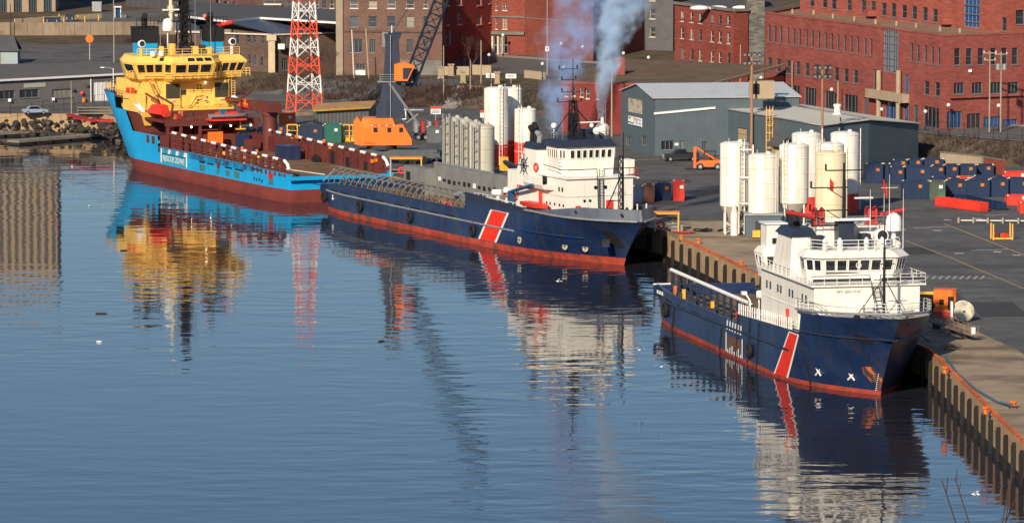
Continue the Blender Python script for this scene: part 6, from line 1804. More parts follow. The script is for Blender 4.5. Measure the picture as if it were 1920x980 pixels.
# gable triangle, front wall, roof
MB().add([(g0.x, g0.y, 12.6), (g1.x, g1.y, 12.6), (r0.x, r0.y, zr)], [(0, 1, 2)]).build('gable', M_TEAL, B)
fF = Facade(g1, (e1.x, e1.y), Z_Q, 12.6)
for x0, x1, y0, y1 in ((1240, 1263, 264, 281), (1276, 1282, 264, 279), (1317, 1325, 265, 284)):
    fF.win(x0, y0, x1, y1, bars=2)
fF.build(B, M_TEAL)
panel(fF, 1265, 268, 1272, 273, M_WHITE, 'notice', B)
g0b = Vector((g0.x, g0.y, 12.6)); e0b = Vector((g1.x, g1.y, 12.6)); e1b = Vector((e1.x, e1.y, 12.6)); k1 = g0b + (e1 - e0)
R0, R1 = Vector((r0.x, r0.y, zr)), Vector((r1.x, r1.y, zr))
ov = -dirf * .4
MB().slab([e0b + ov - Vector((0, .35, .12)), e1b - ov - Vector((0, .35, .12)), R1 - ov, R0 + ov], .02, .14).build('roof', M_ROOFB, B)
MB().slab([R0 + ov, R1 - ov, Vector((k1.x, k1.y, 12.6)) - ov, g0b + ov], .02, .14).build('roof', M_ROOFB, B)
plain(B, (e1.x, e1.y), (k1.x, k1.y), Z_Q, 12.6, M_TEAL)
MB().add([(e1.x, e1.y, 12.6), (k1.x, k1.y, 12.6), (R1.x, R1.y, zr)], [(0, 1, 2)]).build('gable', M_TEAL, B)
hv = at(1428, 172, 13.9)
MB().bx(-1.9, 1.9, -1.2, 1.2, 12.9, 15.6).build('roof_ventilation_unit', pm('tan_unit', (.36, .28, .19), .7), B, loc=(hv.x, hv.y, 0), rz=.0)
MB().bx(-1.7, -.4, -1.3, -1.1, 13.6, 15.2).build('unit_hood', M_BLACK, B, loc=(hv.x, hv.y, 0))
# wing running towards the quay
B = thing('teal_wing_shed', 'lower teal shed wing with cream roof and yellow caged ladder', 'shed')
zE = 10.6
P1, P2, P3 = at(1341, 202, zE), at(1543, 236, zE), at(1722, 232.5, 9.2)
Rg0, Rg1 = at(1414, 188, 10.9), at(1629, 224.5, 10.9)
fB = Facade(P1, P2, Z_Q, zE)
fB.win(1382, 240, 1400, 262, pm('tan_shutter', (.40, .29, .17), .7), 'roller_shutter', M_FRAMEG, 1, False)
fB.build(B, M_TEAL)
fC = Facade(P2, Rg1, Z_Q, zE)
fC.build(B, M_TEAL)
fD = Facade(Rg1, P3, Z_Q, 9.2)
fD.build(B, M_TEAL)
MB().add([(*fC.p1.xy, 9.2), (P3.x, P3.y, 9.2), (*fC.p1.xy, zE)], [(0, 1, 2)]).build('gable', M_TEAL, B)
bk3 = P3 + (P1 - P2)
o_ = Vector((0, 0, .02))
MB().slab([P1 + Vector((0, -.35, .02)), P2 + Vector((-.1, -.5, .02)), Rg1 + Vector((.1, -.4, -.05)), Rg0 + Vector((0, 0, 0))], .0, .14).build('roof', M_ROOFC, B)
MB().slab([Rg0, Rg1 + Vector((.1, -.4, -.05)), P3 + Vector((.3, -.4, .05)), Vector((bk3.x, bk3.y, 9.25))], .0, .14).build('roof', M_ROOFC, B)
plain(B, P3, bk3, Z_Q, 9.2, M_TEAL)
MB().tube(Rg0 + Vector((0, 0, .2)), Rg1 + Vector((0, 0, .2)), .08, 5).build('ridge_strip', M_FRAMEG, B)
MB().tube(P1 + Vector((0, -.4, .1)), P2 + Vector((0, -.5, .1)), .10, 5).build('gutter', M_STEEL, B)
for px, py in ((1450, 196), (1570, 214)):
    q = at(px, py, 11.0); MB().lathe([(.9, 0), (.8, .25), (.5, .4), (.5, 1.3), (.62, 1.4), (.62, 1.7), (.1, 1.8)], 12, (q.x, q.y, 10.8)).build('roof_ventilator', M_SHWHITE, B, auto=40)
for px, py in ((1377, 202), (1380, 202.5), (1383, 203), (1394, 201), (1397, 201.5), (1400, 202), (1576, 229)):
    q = at(px, py, 10.8); MB().lathe([(.10, 0), (.10, .8)], 6, (q.x, q.y, 10.7)).build('roof_pipe', M_BLACK, B)
# yellow caged ladder
s_, _ = fB.pix(1448, 250); c = fB.p0 + fB.u * s_ + fB.n * .5
m = MB()
for dx in (-.45, .45):
    m.tube((c.x + dx, c.y, Z_Q), (c.x + dx, c.y, 12.0), .07, 5)
for k in range(26):
    m.tube((c.x - .45, c.y, 4 + k * .31), (c.x + .45, c.y, 4 + k * .31), .04, 4)
for k in range(6):
    z = 6.0 + k * 1.15
    m.path([(c.x - .45, c.y, z), (c.x - .5, c.y - .7, z), (c.x, c.y - 1.0, z), (c.x + .5, c.y - .7, z), (c.x + .45, c.y, z)], .06, 4)
for dx, dy in ((-.5, -.7), (0, -1.0), (.5, -.7)):
    m.tube((c.x + dx, c.y + dy, 6), (c.x + dx, c.y + dy, 12.4), .05, 4)
m.build('caged_ladder', pm('ladder_yellow', (.72, .42, .10), .6), B)
# porch
s_, _ = fB.pix(1478, 250); c = fB.p0 + fB.u * s_ + fB.n * .9
po = MB().prism([(-1.6, -1.0), (1.6, -1.0), (1.6, 1.0), (-1.6, 1.0)], Z_Q, 6.8).build('porch', pm('porch_tan', (.42, .27, .13), .7), B, loc=(c.x, c.y, 0), rz=math.atan2(fB.u.y, fB.u.x))
MB().add([(-2.2, -1.6, 6.6), (2.2, -1.6, 6.6), (2.2, 0, 8.4), (-2.2, 0, 8.4)], [(0, 1, 2, 3)]).slab([(-2.2, -1.6, 6.6), (2.2, -1.6, 6.6), (2.2, 0, 8.4), (-2.2, 0, 8.4)], .02, .2).build('porch_roof', M_ROOFD, B, loc=(c.x, c.y, 0), rz=math.atan2(fB.u.y, fB.u.x))
# sloped white verge trim of the wing against the big shed
A_, B_ = fF.pix(1226, 213), fF.pix(1341, 202)
a, b = fF.p0 + fF.u * A_[0] + fF.n * .1, fF.p0 + fF.u * B_[0] + fF.n * .1
MB().tube((a.x, a.y, A_[1]), (b.x, b.y, B_[1]), .22, 4).build('verge_trim', M_WHITE, B)

# small red house with the mossy roof behind the sheds
B = thing('small_red_house', 'small red house with mossy brown roof behind the teal shed', 'house')
p, q = at(1052, 232, 5.0), at(1168, 252, 4.2)
q2 = q + Vector((14, 4, 0))
f = Facade(p, q2, 3.5, 11.6)
for x, y in ((1062, 164), (1076, 163), (1091, 165), (1102, 168), (1122, 169)):
    f.win(x - 3, y, x + 3, y + 17, frame=M_FRAMEW)
f.build(B, brickm('painted_red_wall', (.20, .040, .036), (.17, .045, .04), .1))
p_b, q_b = p + Vector((10, 40, 0)), q2 + Vector((14, 30, 0))
MB().add([(p.x, p.y, 11.6), (q2.x, q2.y, 11.6), (q_b.x, q_b.y, 13.2), (p_b.x, p_b.y, 13.4)], [(0, 1, 2, 3)]).build('roof', pm('mossy_brown_roof', (.12, .085, .05), .95, var=.35, scale=.3, mottle=((.16, .05, .035), .15, .5, .7, .6)), B)
f.band(B, 'parapet', M_BRED, 11.6, 12.0, 0, None, .1, .2)
MB().bx(-.8, .8, -.7, .7, 11, 15.2).build('chimney', M_BRED, B, loc=(*(p.lerp(q, .4) + Vector((6, 18, 0))).xy, 0))
MB().tube((q2.x, q2.y + 1, 12.0), (q_b.x, q_b.y, 13.5), .12, 5).build('roof_coping', M_STONE, B)
plain(B, q2, q_b, 3.5, 11.6, M_BRED)

# ------------------------------------------------------------------ grey shed on the far left shore
B = thing('grey_long_shed', 'long grey shed with white roof trim and a white roller door', 'shed')
M_GCLAD = pm('grey_render', (.145, .14, .138), .85, var=.15, scale=.3)
p, q = at(-60, 204, Z_Q), at(262, 186, Z_Q)
f = Facade(p, q, Z_Q, 8.3)
f.win(0, 170, 28, 185, bars=2); f.win(37, 168, 73, 182, M_WGLASS, bars=2); f.win(98, 167, 135, 182, bars=3)
f.win(174, 152, 209, 192, M_WHITE, 'roller_door', M_WHITE, 3, False)
f.build(B, M_GCLAD)
panel(f, 45, 155, 85, 165, pm('blank_sign', (.42, .41, .34), .6), 'blank_sign', B)
f.band(B, 'roof_trim', M_WHITE, 8.15, 8.5, 0, None, .5, -.01)
f.band(B, 'lower_roof_trim', pm('trim_blue', (.10, .16, .28), .6), 8.0, 8.15, 0, None, .35, -.01)  # dark blue strip below the white trim
pb, qb = at(-60, 121, 9.8), at(262, 117, 9.8)
MB().add([(p.x, p.y - .4, 8.5), (q.x, q.y - .4, 8.5), (qb.x, qb.y, 9.8), (pb.x, pb.y, 9.8)], [(0, 1, 2, 3)]).build('roof', pm('grey_shingle_roof', (.105, .10, .10), .9, var=.15, scale=.5), B)
plain(B, q, qb, Z_Q, 8.4, M_GCLAD)
s_, z_ = f.pix(170, 175); c = f.p0 + f.u * s_ + f.n * .1
MB().tube((c.x, c.y, Z_Q), (c.x, c.y, 7.7), .1, 6).build('downpipe', M_WHITE, B)
for px, py, mt in ((136, 168, M_DGREY), (152, 174, M_RED), (156, 188, M_ORANGE), (162, 160, M_DGREY), (17, 188, M_WHITE), (99, 186, M_WHITE)):
    s_, z_ = f.pix(px, py); c = f.p0 + f.u * s_ + f.n * .2
    MB().box((c.x, c.y, z_), (.5, .3, .8 if mt is M_ORANGE else .5)).build('wall_fitting', mt, B)
B = thing('small_white_shed', 'small pale shed with dark pitched roof at the left edge', 'shed')
c = ter(10, 119)
MB().bx(-3.2, 2.6, -2.5, 2.5, -1.5, 2.6).build('wall', pm('pale_blue_board', (.30, .36, .38), .8), B, loc=c)
MB().bx(-3.2, -.6, -2.56, -2.49, -1.4, 2.4).build('door', pm('tan_board', (.26, .19, .12), .8), B, loc=c)
MB().loft([[(-3.6, -3.0, 2.5), (2.9, -3.0, 2.5), (2.9, -3.0, 2.7), (-3.6, -3.0, 2.7)], [(-3.6, .4, 5.2), (1.6, .4, 5.2), (1.6, .4, 5.4), (-3.6, .4, 5.4)]]).build('roof', M_ROOFD, B, loc=c)
MB().loft([[(-3.6, .4, 5.2), (1.6, .4, 5.2), (1.6, .4, 5.4), (-3.6, .4, 5.4)], [(-3.6, 3.0, 2.5), (2.9, 3.0, 2.5), (2.9, 3.0, 2.7), (-3.6, 3.0, 2.7)]]).build('roof', M_ROOFD, B, loc=c)
# ================================================================== YARD: TANKS, CRANE, CONTAINERS, VEHICLES
M_TANKW = pm('tank_white', (.80, .77, .70), .45, var=.10, scale=.3, streak=((.46, .33, .20), .7, 1.3))
M_TANKC = pm('tank_cream', (.74, .62, .42), .5, var=.1, scale=.3, streak=((.50, .38, .22), .5, 1.1))
M_TANKG = pm('tank_grey', (.47, .45, .37), .5, var=.1, scale=.3, streak=((.24, .22, .17), .5, 1.1))
M_TRED = pm('tank_red', (.70, .05, .03), .5, var=.15, scale=.4)
M_CONE = pm('cone_grey', (.42, .38, .31), .6, var=.15)
def silo(px, pbase, ptop, wpx, label, mat, legs=0.0, red=0.0, cone=0.0, group='white storage silos', ladder_px=None, base_z=None, dome=.12):
    p = at(px, pbase, Z_Q)
    sc = FPX / (p.y * math.cos(PITCH) + (CAM_H - Z_Q) * math.sin(PITCH))
    r = wpx / sc / 2; h = (pbase - ptop) / sc / math.cos(PITCH)
    t = thing('storage_silo', label, 'silo', p, 0, group)
    z0 = legs
    prof = [(r, z0), (r, h - r * dome * 2), (r * .97, h - r * dome * 1.2), (r * .75, h - r * dome * .45), (r * .4, h - .05), (.05, h)]
    if cone: prof = [(.25, z0 - cone), (r * .98, z0)] + prof[0:]
    MB().lathe(prof[(2 if cone else 0):], 28).build('shell', mat, t, auto=35)
    if cone:
        MB().lathe([(.3, z0 - cone), (r * .99, z0 + .02)], 24).build('cone', M_CONE, t, auto=35)
    for zz in [z0 + (h - z0) * k / 4 for k in (1, 2, 3)]:
        MB().torus((0, 0, zz), (0, 0, 1), r, .05, 28, 4).build('weld_ring', mat, t)
    MB().torus((0, 0, h - r * dome * 2), (0, 0, 1), r, .06, 28, 5).build('top_rim', mat, t)
    if red:
        MB().lathe([(r + .012, 0.02), (r + .012, red)], 28, cap=False).build('red_band', M_TRED, t, auto=35)
    if legs:
        for k in range(4):
            a = math.pi / 4 + k * math.pi / 2
            c, s = math.cos(a) * r * .93, math.sin(a) * r * .93
            MB().tube((c, s, 0), (c, s, z0 + .3), .11, 6).build('leg', mat, t)
        m = MB()
        for k in range(4):
            a, b = math.pi / 4 + k * math.pi / 2, math.pi / 4 + (k + 1) * math.pi / 2
            P, Q = Vector((math.cos(a), math.sin(a), 0)) * r * .93, Vector((math.cos(b), math.sin(b), 0)) * r * .93
            m.tube(P + Vector((0, 0, .2)), Q + Vector((0, 0, 1.5)), .05, 4); m.tube(Q + Vector((0, 0, .2)), P + Vector((0, 0, 1.5)), .05, 4)
        m.build('leg_bracing', mat, t)
    MB().lathe([(.3, 0), (.3, .25), (.15, .35)], 8, (r * .35, -r * .2, h - .1)).build('hatch', mat, t)
    MB().bx(-.06, .06, -.06, .06, 0, .5).build('vent', M_STEEL, t, loc=(-r * .4, 0, h - .1))
    # ladder with hoops on the camera side
    a = ladder_px if ladder_px is not None else -.9
    c, s = math.cos(a) * (r + .22), math.sin(a) * (r + .22)
    d = Vector((-math.sin(a), math.cos(a), 0)) * .25
    P = Vector((c, s, max(z0 - .5, .3))); Q = Vector((c, s, h + .4))
    m = MB().tube(P - d, Q - d, .05, 4).tube(P + d, Q + d, .05, 4)
    n = int((Q.z - P.z) / .6)
    for k in range(n):
        q = P.lerp(Q, k / n); m.tube(q - d, q + d, .035, 4)
    m.build('ladder', mat, t)
    return t, r, h
t, r, h = silo(1377, 438, 265, 55, 'tall white silo on splayed legs standing alone nearest the yard edge', M_TANKW, legs=3.7, cone=3.0, ladder_px=-1.1)
m = MB()
for dx in (.45, r + .35):
    m.bx(dx - .07, dx + .07, -r - .5, -r - .36, .2, h - .3)
for zz in (h - 1.0, h * .62, h * .34):
    m.bx(.45, r + .35, -r - .5, -r - .4, zz, zz + .14)
m.build('pipe_frame', M_TANKW, t)
MB().lathe([(.5, 0), (.5, 2.9), (.35, 3.2), (.2, 3.9)], 14, (-.1, -r - .4, 0)).build('filter_column', M_TANKW, t, auto=40)
t, r, h = silo(1430, 442, 287, 55, 'white silo standing on a teal pump hut', M_TANKW, legs=3.1, cone=.3, ladder_px=-.6)
hut = MB().bx(-2.3, 2.3, -2.2, 2.2, .02, 2.9).build('pump_hut', M_TEAL, t)
MB().bx(-2.5, 2.5, -2.4, 2.4, 2.85, 3.05).build('hut_roof', M_STEEL, hut)
MB().bx(-1.1, -.3, -2.26, -2.18, .1, 2.1).build('hut_door', M_DGREY, hut)
silo(1488, 440, 268, 55, 'white silo with a grey cone behind the nearest ship funnel', M_TANKW, legs=4.2, cone=3.0, ladder_px=-2.2)
silo(1511, 400, 247, 54, 'white silo with red foot behind the coned silo', M_TANKW, red=2.4, ladder_px=-.2)
silo(1555, 415, 266, 54, 'white silo half hidden behind the cream one', M_TANKW, ladder_px=-2.4)
silo(1557, 446, 282, 56, 'cream coloured silo behind the mast of the nearest ship', M_TANKC, legs=2.2, cone=1.8, ladder_px=-.3)
silo(1583, 397, 246, 53, 'white silo with red foot, rightmost of the group', M_TANKW, red=2.6, ladder_px=-.15)
silo(930, 312, 163, 45, 'tallest white tank with red foot beside the grey tanks', M_TANKW, red=3.4, group='white tanks behind the caged ship', ladder_px=-1.2)
silo(956, 306, 163, 46, 'tall white red-footed tank behind the tallest one', M_TANKW, red=3.6, group='white tanks behind the caged ship')
silo(985, 310, 202, 41, 'shorter white tank with red foot next to the smoking ship funnel', M_TANKW, red=3.6, group='white tanks behind the caged ship', ladder_px=-2.0)
for i, (px, pb, pt, w_, lb) in enumerate(((851, 312, 219, 38, 'grey cylinder tank leftmost of the grey row'), (868, 316, 222, 38, 'second grey cylinder tank from the left in the grey row'), (886, 320, 227, 39, 'third grey cylinder tank from the left in the grey row'), (907, 326, 232, 41, 'grey cylinder tank rightmost of the grey row, widest in view'))):
    t, r, h = silo(px, pb, pt, w_, lb, M_TANKG, group='grey tanks on the quay', ladder_px=-2.1, dome=.2)
    for dx in (-r - .1, -r * .45):
        MB().bx(dx - .12, dx + .12, -r - .3, -r - .1, 0, h + (.6 if i == 0 else 0.0)).build('frame_post', M_GREY, t)
    for k in range(5):
        MB().bx(-r - .1, -r * .45, -r - .25, -r - .15, h * k / 5 + .6, h * k / 5 + .72).build('frame_rung', M_GREY, t)

# ------------------------------------------------------------------ harbour crane
cb = at(716, 306, Z_Q)
C = thing('harbour_crane', 'orange and navy mobile harbour crane with a raised lattice boom', 'crane', cb)
M_CNAVY = pm('crane_navy', (.009, .020, .048), .5, var=.2, streak=((.05, .06, .08), .4, 1))
M_CORNG = pm('crane_orange', (.88, .17, .015), .45, var=.08, scale=.4, mottle=((.90, .30, .05), .3, .5, .7, .6))
M_TEALG = pm('chassis_grey', (.075, .09, .095), .6, var=.25, streak=((.04, .04, .04), .5, 1))
MB().bx(-6.0, 8.5, -1.8, 1.8, .9, 2.2).build('chassis', M_TEALG, C)
for x in (-5, -3.4, -1.8, 3.2, 4.8, 6.4):
    for y in (-1.9, 1.5):
        MB().lathe_ax([(.25, 0), (.62, .03), (.62, .42), (.25, .45)], (x, y, .64), (0, 1, 0), 14).build('wheel', M_BLACK, C, auto=40)
for x in (-6.2, 8.4):
    MB().bx(x - .5, x + .5, -4.2, 4.2, 1.2, 1.8).build('outrigger', M_TEALG, C)
    for y in (-4.0, 4.0):
        MB().bx(x - .8, x + .8, y - .7, y + .7, .02, .3).bx(x - .15, x + .15, y - .15, y + .15, .3, 1.2).build('outrigger_pad', M_DGREY, C)
MB().lathe([(2.3, 2.2), (2.3, 2.9)], 20).build('slewing_ring', M_DGREY, C, auto=40)
hp = [(-4.1, 3.1), (-3.2, 2.85), (4.6, 2.95), (4.6, 3.8), (3.3, 6.0), (2.1, 6.0), (1.7, 7.0), (-2.9, 7.0), (-3.1, 6.4), (-3.6, 7.2), (-4.2, 6.6)]
m = MB()
m.loft([[(x, -2.2, z) for x, z in hp], [(x, 2.2, z) for x, z in hp]])
hs = m.build('machinery_house', M_CORNG, C)
for x in (-.9, 1.2, 3.0):
    MB().bx(x - .3, x + .3, -2.25, -2.19, 4.9, 5.6).build('side_vent', M_BLACK, hs)
for k in range(16):
    MB().bx(-1.5 + k * .22, -1.34 + k * .22, -2.24, -2.19, 5.85, 6.02).build('name_letter', M_DKRED if k % 5 else M_WHITE, hs)
for k in range(5):
    x = -2.5 + k * .38
    MB().slab([(x, -2.2, 3.05), (x + .1, -2.2, 3.05), (x + .3 - .12 * k, -2.2, 3.4), (x + .2 - .12 * k, -2.2, 3.4)], .01, .04).build('hazard_mark', M_BLACK, hs)
tw = MB().loft([[(-.9, -1.4, 6.9), (3.6, -1.4, 6.9), (3.6, 1.4, 6.9), (-.9, 1.4, 6.9)], [(.3, -1.2, 12.5), (2.9, -1.2, 12.5), (2.9, 1.2, 12.5), (.3, 1.2, 12.5)], [(.6, -1.0, 18.6), (2.6, -1.0, 18.6), (2.6, 1.0, 18.6), (.6, 1.0, 18.6)], [(.4, -1.0, 19.8), (3.1, -1.0, 19.8), (3.1, 1.0, 19.8), (.4, 1.0, 19.8)]])
two = tw.build('tower', M_CNAVY, C)
MB().bx(.1, 1.0, -.8, .8, 17.8, 20.0).build('tower_head', M_GREY, two)
ladder(C, (1.4, -1.5, 7.0), (1.4, -1.15, 19.6), .6, 36, M_STEEL)
MB().bx(.6, 1.2, -1.4, -1.0, 7.2, 9.6).build('tower_cabinet', M_CNAVY, two)
rail([(-.2, -1.5, 12.6), (4.6, -1.5, 12.6)], 1.0, M_STEEL, C)
MB().bx(-.6, 4.8, -1.5, 1.5, 12.4, 12.6).build('cab_platform', M_GREY, C)
cp = [(2.0, 12.75), (4.0, 12.7), (5.1, 15.0), (3.4, 15.6), (2.0, 15.2)]
cbm = MB().loft([[(x, -2.6, z) for x, z in cp], [(x, -.9, z) for x, z in cp]]).build('operator_cab', M_CORNG, C)
MB().slab([(3.3, -2.6, 13.0), (3.95, -2.6, 13.0), (4.75, -2.6, 14.7), (3.3, -2.6, 14.7)], .01, .05).build('cab_window', M_GLASS, cbm)
MB().slab([(4.05, -2.55, 12.85), (4.05, -.95, 12.85), (5.05, -.95, 14.95), (5.05, -2.55, 14.95)], .01, .05).build('cab_windscreen', M_GLASS, cbm)
# stays between tower and house
MB().tube((1.2, -1.3, 12.3), (5.8, -1.3, 5.8), .22, 6).build('tower_strut', M_GREY, C)
MB().tube((2.0, 1.3, 12.3), (4.6, 1.3, 6.4), .22, 6).build('tower_strut', M_CNAVY, C)
MB().tube((3.4, -1.3, 8.2), (6.4, -1.3, 8.2), .14, 5).build('strut_tie', M_STEEL, C)
MB().tube((5.6, -1.3, 7.6), (3.8, -1.3, 6.2), .18, 6).build('strut_foot', M_GREY, C)
# lattice boom
bm = MB()
b0, b1 = Vector((4.2, 0, 12.2)), Vector((15.6, 4.0, 41.5))
mid = b0.lerp(b1, .12)
ax = (b1 - b0).normalized()
sx = ax.cross(Vector((0, 1, 0))).normalized(); sy = ax.cross(sx)
def bring(t, w):
    c = b0.lerp(b1, t)
    return [c + sx * a * w + sy * b * w for a, b in ((-1, -1), (1, -1), (1, 1), (-1, 1))]
N_ = 17
rg = [bring(k / N_, .95 if k < N_ - 3 else .95 - .22 * (k - N_ + 3)) for k in range(N_ + 1)]
for k in range(N_):
    for i in range(4):
        bm.tube(rg[k][i], rg[k + 1][i], .19, 5)
        bm.tube(rg[k][i], rg[k + 1][(i + 1) % 4], .10, 4); bm.tube(rg[k + 1][i], rg[k + 1][(i + 1) % 4], .10, 4)
bm.build('lattice_boom', pm('boom_dark', (.010, .016, .032), .6, var=.2), C)
MB().box(b0 + ax * .9, (1.8, 1.6, 2.6), 0, 0).build('boom_foot', M_CNAVY, C)
MB().tube((1.6, 0, 19.8), b1, .06, 4).build('boom_stay', M_BLACK, C)
MB().tube(b1, b1 + Vector((.4, 0, -9)), .04, 4).build('hoist_rope', M_BLACK, C)

# ------------------------------------------------------------------ red and white lattice tower
tb = at(571, 208, 4.2)
T = thing('lattice_tower', 'red and white banded lattice tower behind the blue ship', 'tower', tb, R(22))
M_TR, M_TW = pm('tower_red', (.80, .10, .05), .55, var=.1), pm('tower_white', (.78, .76, .72), .55, var=.1)
NB = 9
for k in range(NB):
    za, zb = k * 3.15, (k + 1) * 3.15
    wa, wb = 2.45 - k * .165, 2.45 - (k + 1) * .165
    m = MB()
    cs = [(-1, -1), (1, -1), (1, 1), (-1, 1)]
    for i in range(4):
        j = (i + 1) % 4
        A, B_ = Vector((cs[i][0] * wa, cs[i][1] * wa, za)), Vector((cs[j][0] * wa, cs[j][1] * wa, za))
        Cc, D = Vector((cs[i][0] * wb, cs[i][1] * wb, zb)), Vector((cs[j][0] * wb, cs[j][1] * wb, zb))
        m.tube(A, Cc, .15, 5); m.tube(A, D, .09, 4); m.tube(B_, Cc, .09, 4)
        m.tube(A.lerp(Cc, .5), B_.lerp(D, .5), .07, 4)
        if k == NB - 1: m.tube(Cc, D, .09, 4)
    m.build('tower_section', M_TR if k % 2 == 0 else M_TW, T)
MB().bx(-3.2, 3.2, -3.2, 3.2, -.8, .02).build('tower_footing', M_CONC, T)

# ------------------------------------------------------------------ containers
COLS = {'blue': pm('container_blue', (.009, .026, .075), .5, var=.2, rnd=.15, streak=((.04, .045, .06), .45, 1.2)), 'green': pm('container_green', (.012, .12, .085), .5, var=.1), 'dullgreen': pm('container_dull_green', (.07, .09, .07), .6, var=.2, mottle=((.02, .20, .10), .6, .5, .62, .9)),
        'red': pm('container_red', (.68, .045, .025), .5, var=.2, rnd=.1), 'brown': pm('container_brown', (.13, .045, .03), .7, var=.2), 'orange': pm('container_orange', (.85, .14, .04), .5, var=.15), 'grey': pm('container_grey', (.10, .11, .12), .6, var=.2)}
M_CAST = pm('corner_casting', (.60, .50, .34), .6, var=.3, rnd=.4)
def container(px0, px1, pyb, hpx, col_, label, group, dep=2.6, rz=0.0, z=Z_Q, name='cargo_container', plate=True, ribs=True):
    p = at((px0 + px1) / 2, pyb, z)
    sc = FPX / (p.y * math.cos(PITCH) + (CAM_H - z) * math.sin(PITCH))
    w, h = (px1 - px0) / sc, hpx / sc
    t = thing(name, label, 'container', (p.x, p.y + dep / 2, z), rz, group)
    m_ = COLS[col_]
    x, y = w / 2, dep / 2
    MB().bx(-x + .06, x - .06, -y + .06, y - .06, .12, h - .08).build('body', m_, t)
    f = MB()
    for sx_ in (-1, 1):
        for sy_ in (-1, 1):
            f.bx(sx_ * (x - .07) - .07, sx_ * (x - .07) + .07, sy_ * (y - .07) - .07, sy_ * (y - .07) + .07, .01, h)
    for sy_ in (-1, 1):
        f.bx(-x + .1, x - .1, sy_ * (y - .06) - .06, sy_ * (y - .06) + .06, h - .15, h - .01).bx(-x + .1, x - .1, sy_ * (y - .06) - .06, sy_ * (y - .06) + .06, .01, .16)
    for sx_ in (-1, 1):
        f.bx(sx_ * (x - .06) - .055, sx_ * (x - .06) + .055, -y + .1, y - .1, h - .15, h - .012)
    f.build('corner_frame', m_, t)
    if ribs:
        rb = MB(); n = max(3, int(w / .45))
        for k in range(n):
            xx = -x + .3 + (w - .6) * k / max(1, n - 1)
            rb.bx(xx - .06, xx + .06, -y + .01, -y + .07, .2, h - .2)
        rb.build('side_ribs', m_, t)
    for sx_ in (-1, 1):
        MB().bx(sx_ * (x - .12) - .12, sx_ * (x - .12) + .12, -y - .01, -y + .25, h - .02, h + .12).build('lifting_eye', M_CAST, t)
    if plate and w > 1.5:
        MB().bx(x * .2, x * .2 + .5, -y - .02, -y + .01, h * .62, h * .62 + .45).build('data_plate', M_RUST if col_ == 'blue' else M_WHITE, t)
    return t
G_ = 'containers on the right of the yard'
for a in ((1623, 1654, 344, 37, 'blue', 'blue container at the left end of the back row beside the teal wing'), (1655, 1668, 343, 36, 'blue', 'narrow blue container second in the back row'),
          (1669, 1694, 346, 33, 'blue', 'blue container third in the back row with an orange plate'), (1695, 1746, 345, 33, 'blue', 'long blue container in the middle of the back row'),
          (1747, 1769, 338, 28, 'blue', 'blue container just right of the long one in the back row'), (1770, 1796, 337, 28, 'blue', 'blue container near the centre right of the back row'),
          (1797, 1829, 336, 27, 'blue', 'blue container before last in the back row'), (1831, 1862, 333, 24, 'blue', 'blue container at the right end of the back row'),
          (1674, 1700, 322, 22, 'blue', 'blue container leftmost of the hindmost line'), (1702, 1728, 321, 22, 'blue', 'blue container second of the hindmost line'),
          (1730, 1768, 320, 22, 'blue', 'blue container third of the hindmost line'), (1770, 1823, 318, 20, 'blue', 'blue container at the right end of the hindmost line'),
          (1691, 1741, 374, 35, 'blue', 'big blue container at the left end of the front row'), (1743, 1771, 375, 35, 'dullgreen', 'dull green container in the front row'),
          (1773, 1811, 370, 32, 'blue', 'blue container right of the green one in the front row'), (1813, 1854, 370, 33, 'blue', 'blue container in the middle of the front row right of the basket'),
          (1856, 1889, 369, 34, 'blue', 'blue container second from the right in the front row'), (1890, 1935, 368, 34, 'blue', 'blue container cut by the right edge in the front row'),
          (1747, 1795, 350, 18, 'blue', 'low blue container between the rows left of the red one'), (1797, 1824, 349, 17, 'red', 'low red container between the two rows'),
          (1826, 1881, 350, 20, 'blue', 'low blue container between the rows right of the red one'), (1883, 1935, 345, 22, 'red', 'red container at the right edge between the rows'),
          (1888, 1935, 385, 18, 'red', 'low red skid at the right edge in front of the containers'), (1912, 1940, 400, 20, 'red', 'red container end cut by the right edge')):
    container(a[0], a[1] + 1.4, *a[2:], G_)
for a in ((1186, 1206, 379, 30, 'blue', 'dark blue container half behind the bow of the caged ship'), (1207, 1226, 380, 34, 'brown', 'brown open-fronted container behind the bow'), (1228, 1259, 376, 33, 'blue', 'blue container between the brown and the red one'), (1262, 1283, 377, 38, 'red', 'red container at the right end of the short row behind the bow')):
    container(*a, 'containers behind the bow of the caged ship')
for a in ((500, 540, 258, 22, 'blue', 'blue container at the far left behind the maroon rail'), (560, 607, 268, 32, 'blue', 'blue container left of the green one'), (608, 640, 268, 35, 'green', 'bright green container behind the maroon rail'), (523, 553, 240, 28, 'orange', 'orange red container behind the maroon crane post'),
          (800, 828, 268, 30, 'grey', 'grey container beside the red truck')):
    container(*a, 'containers behind the blue ship')
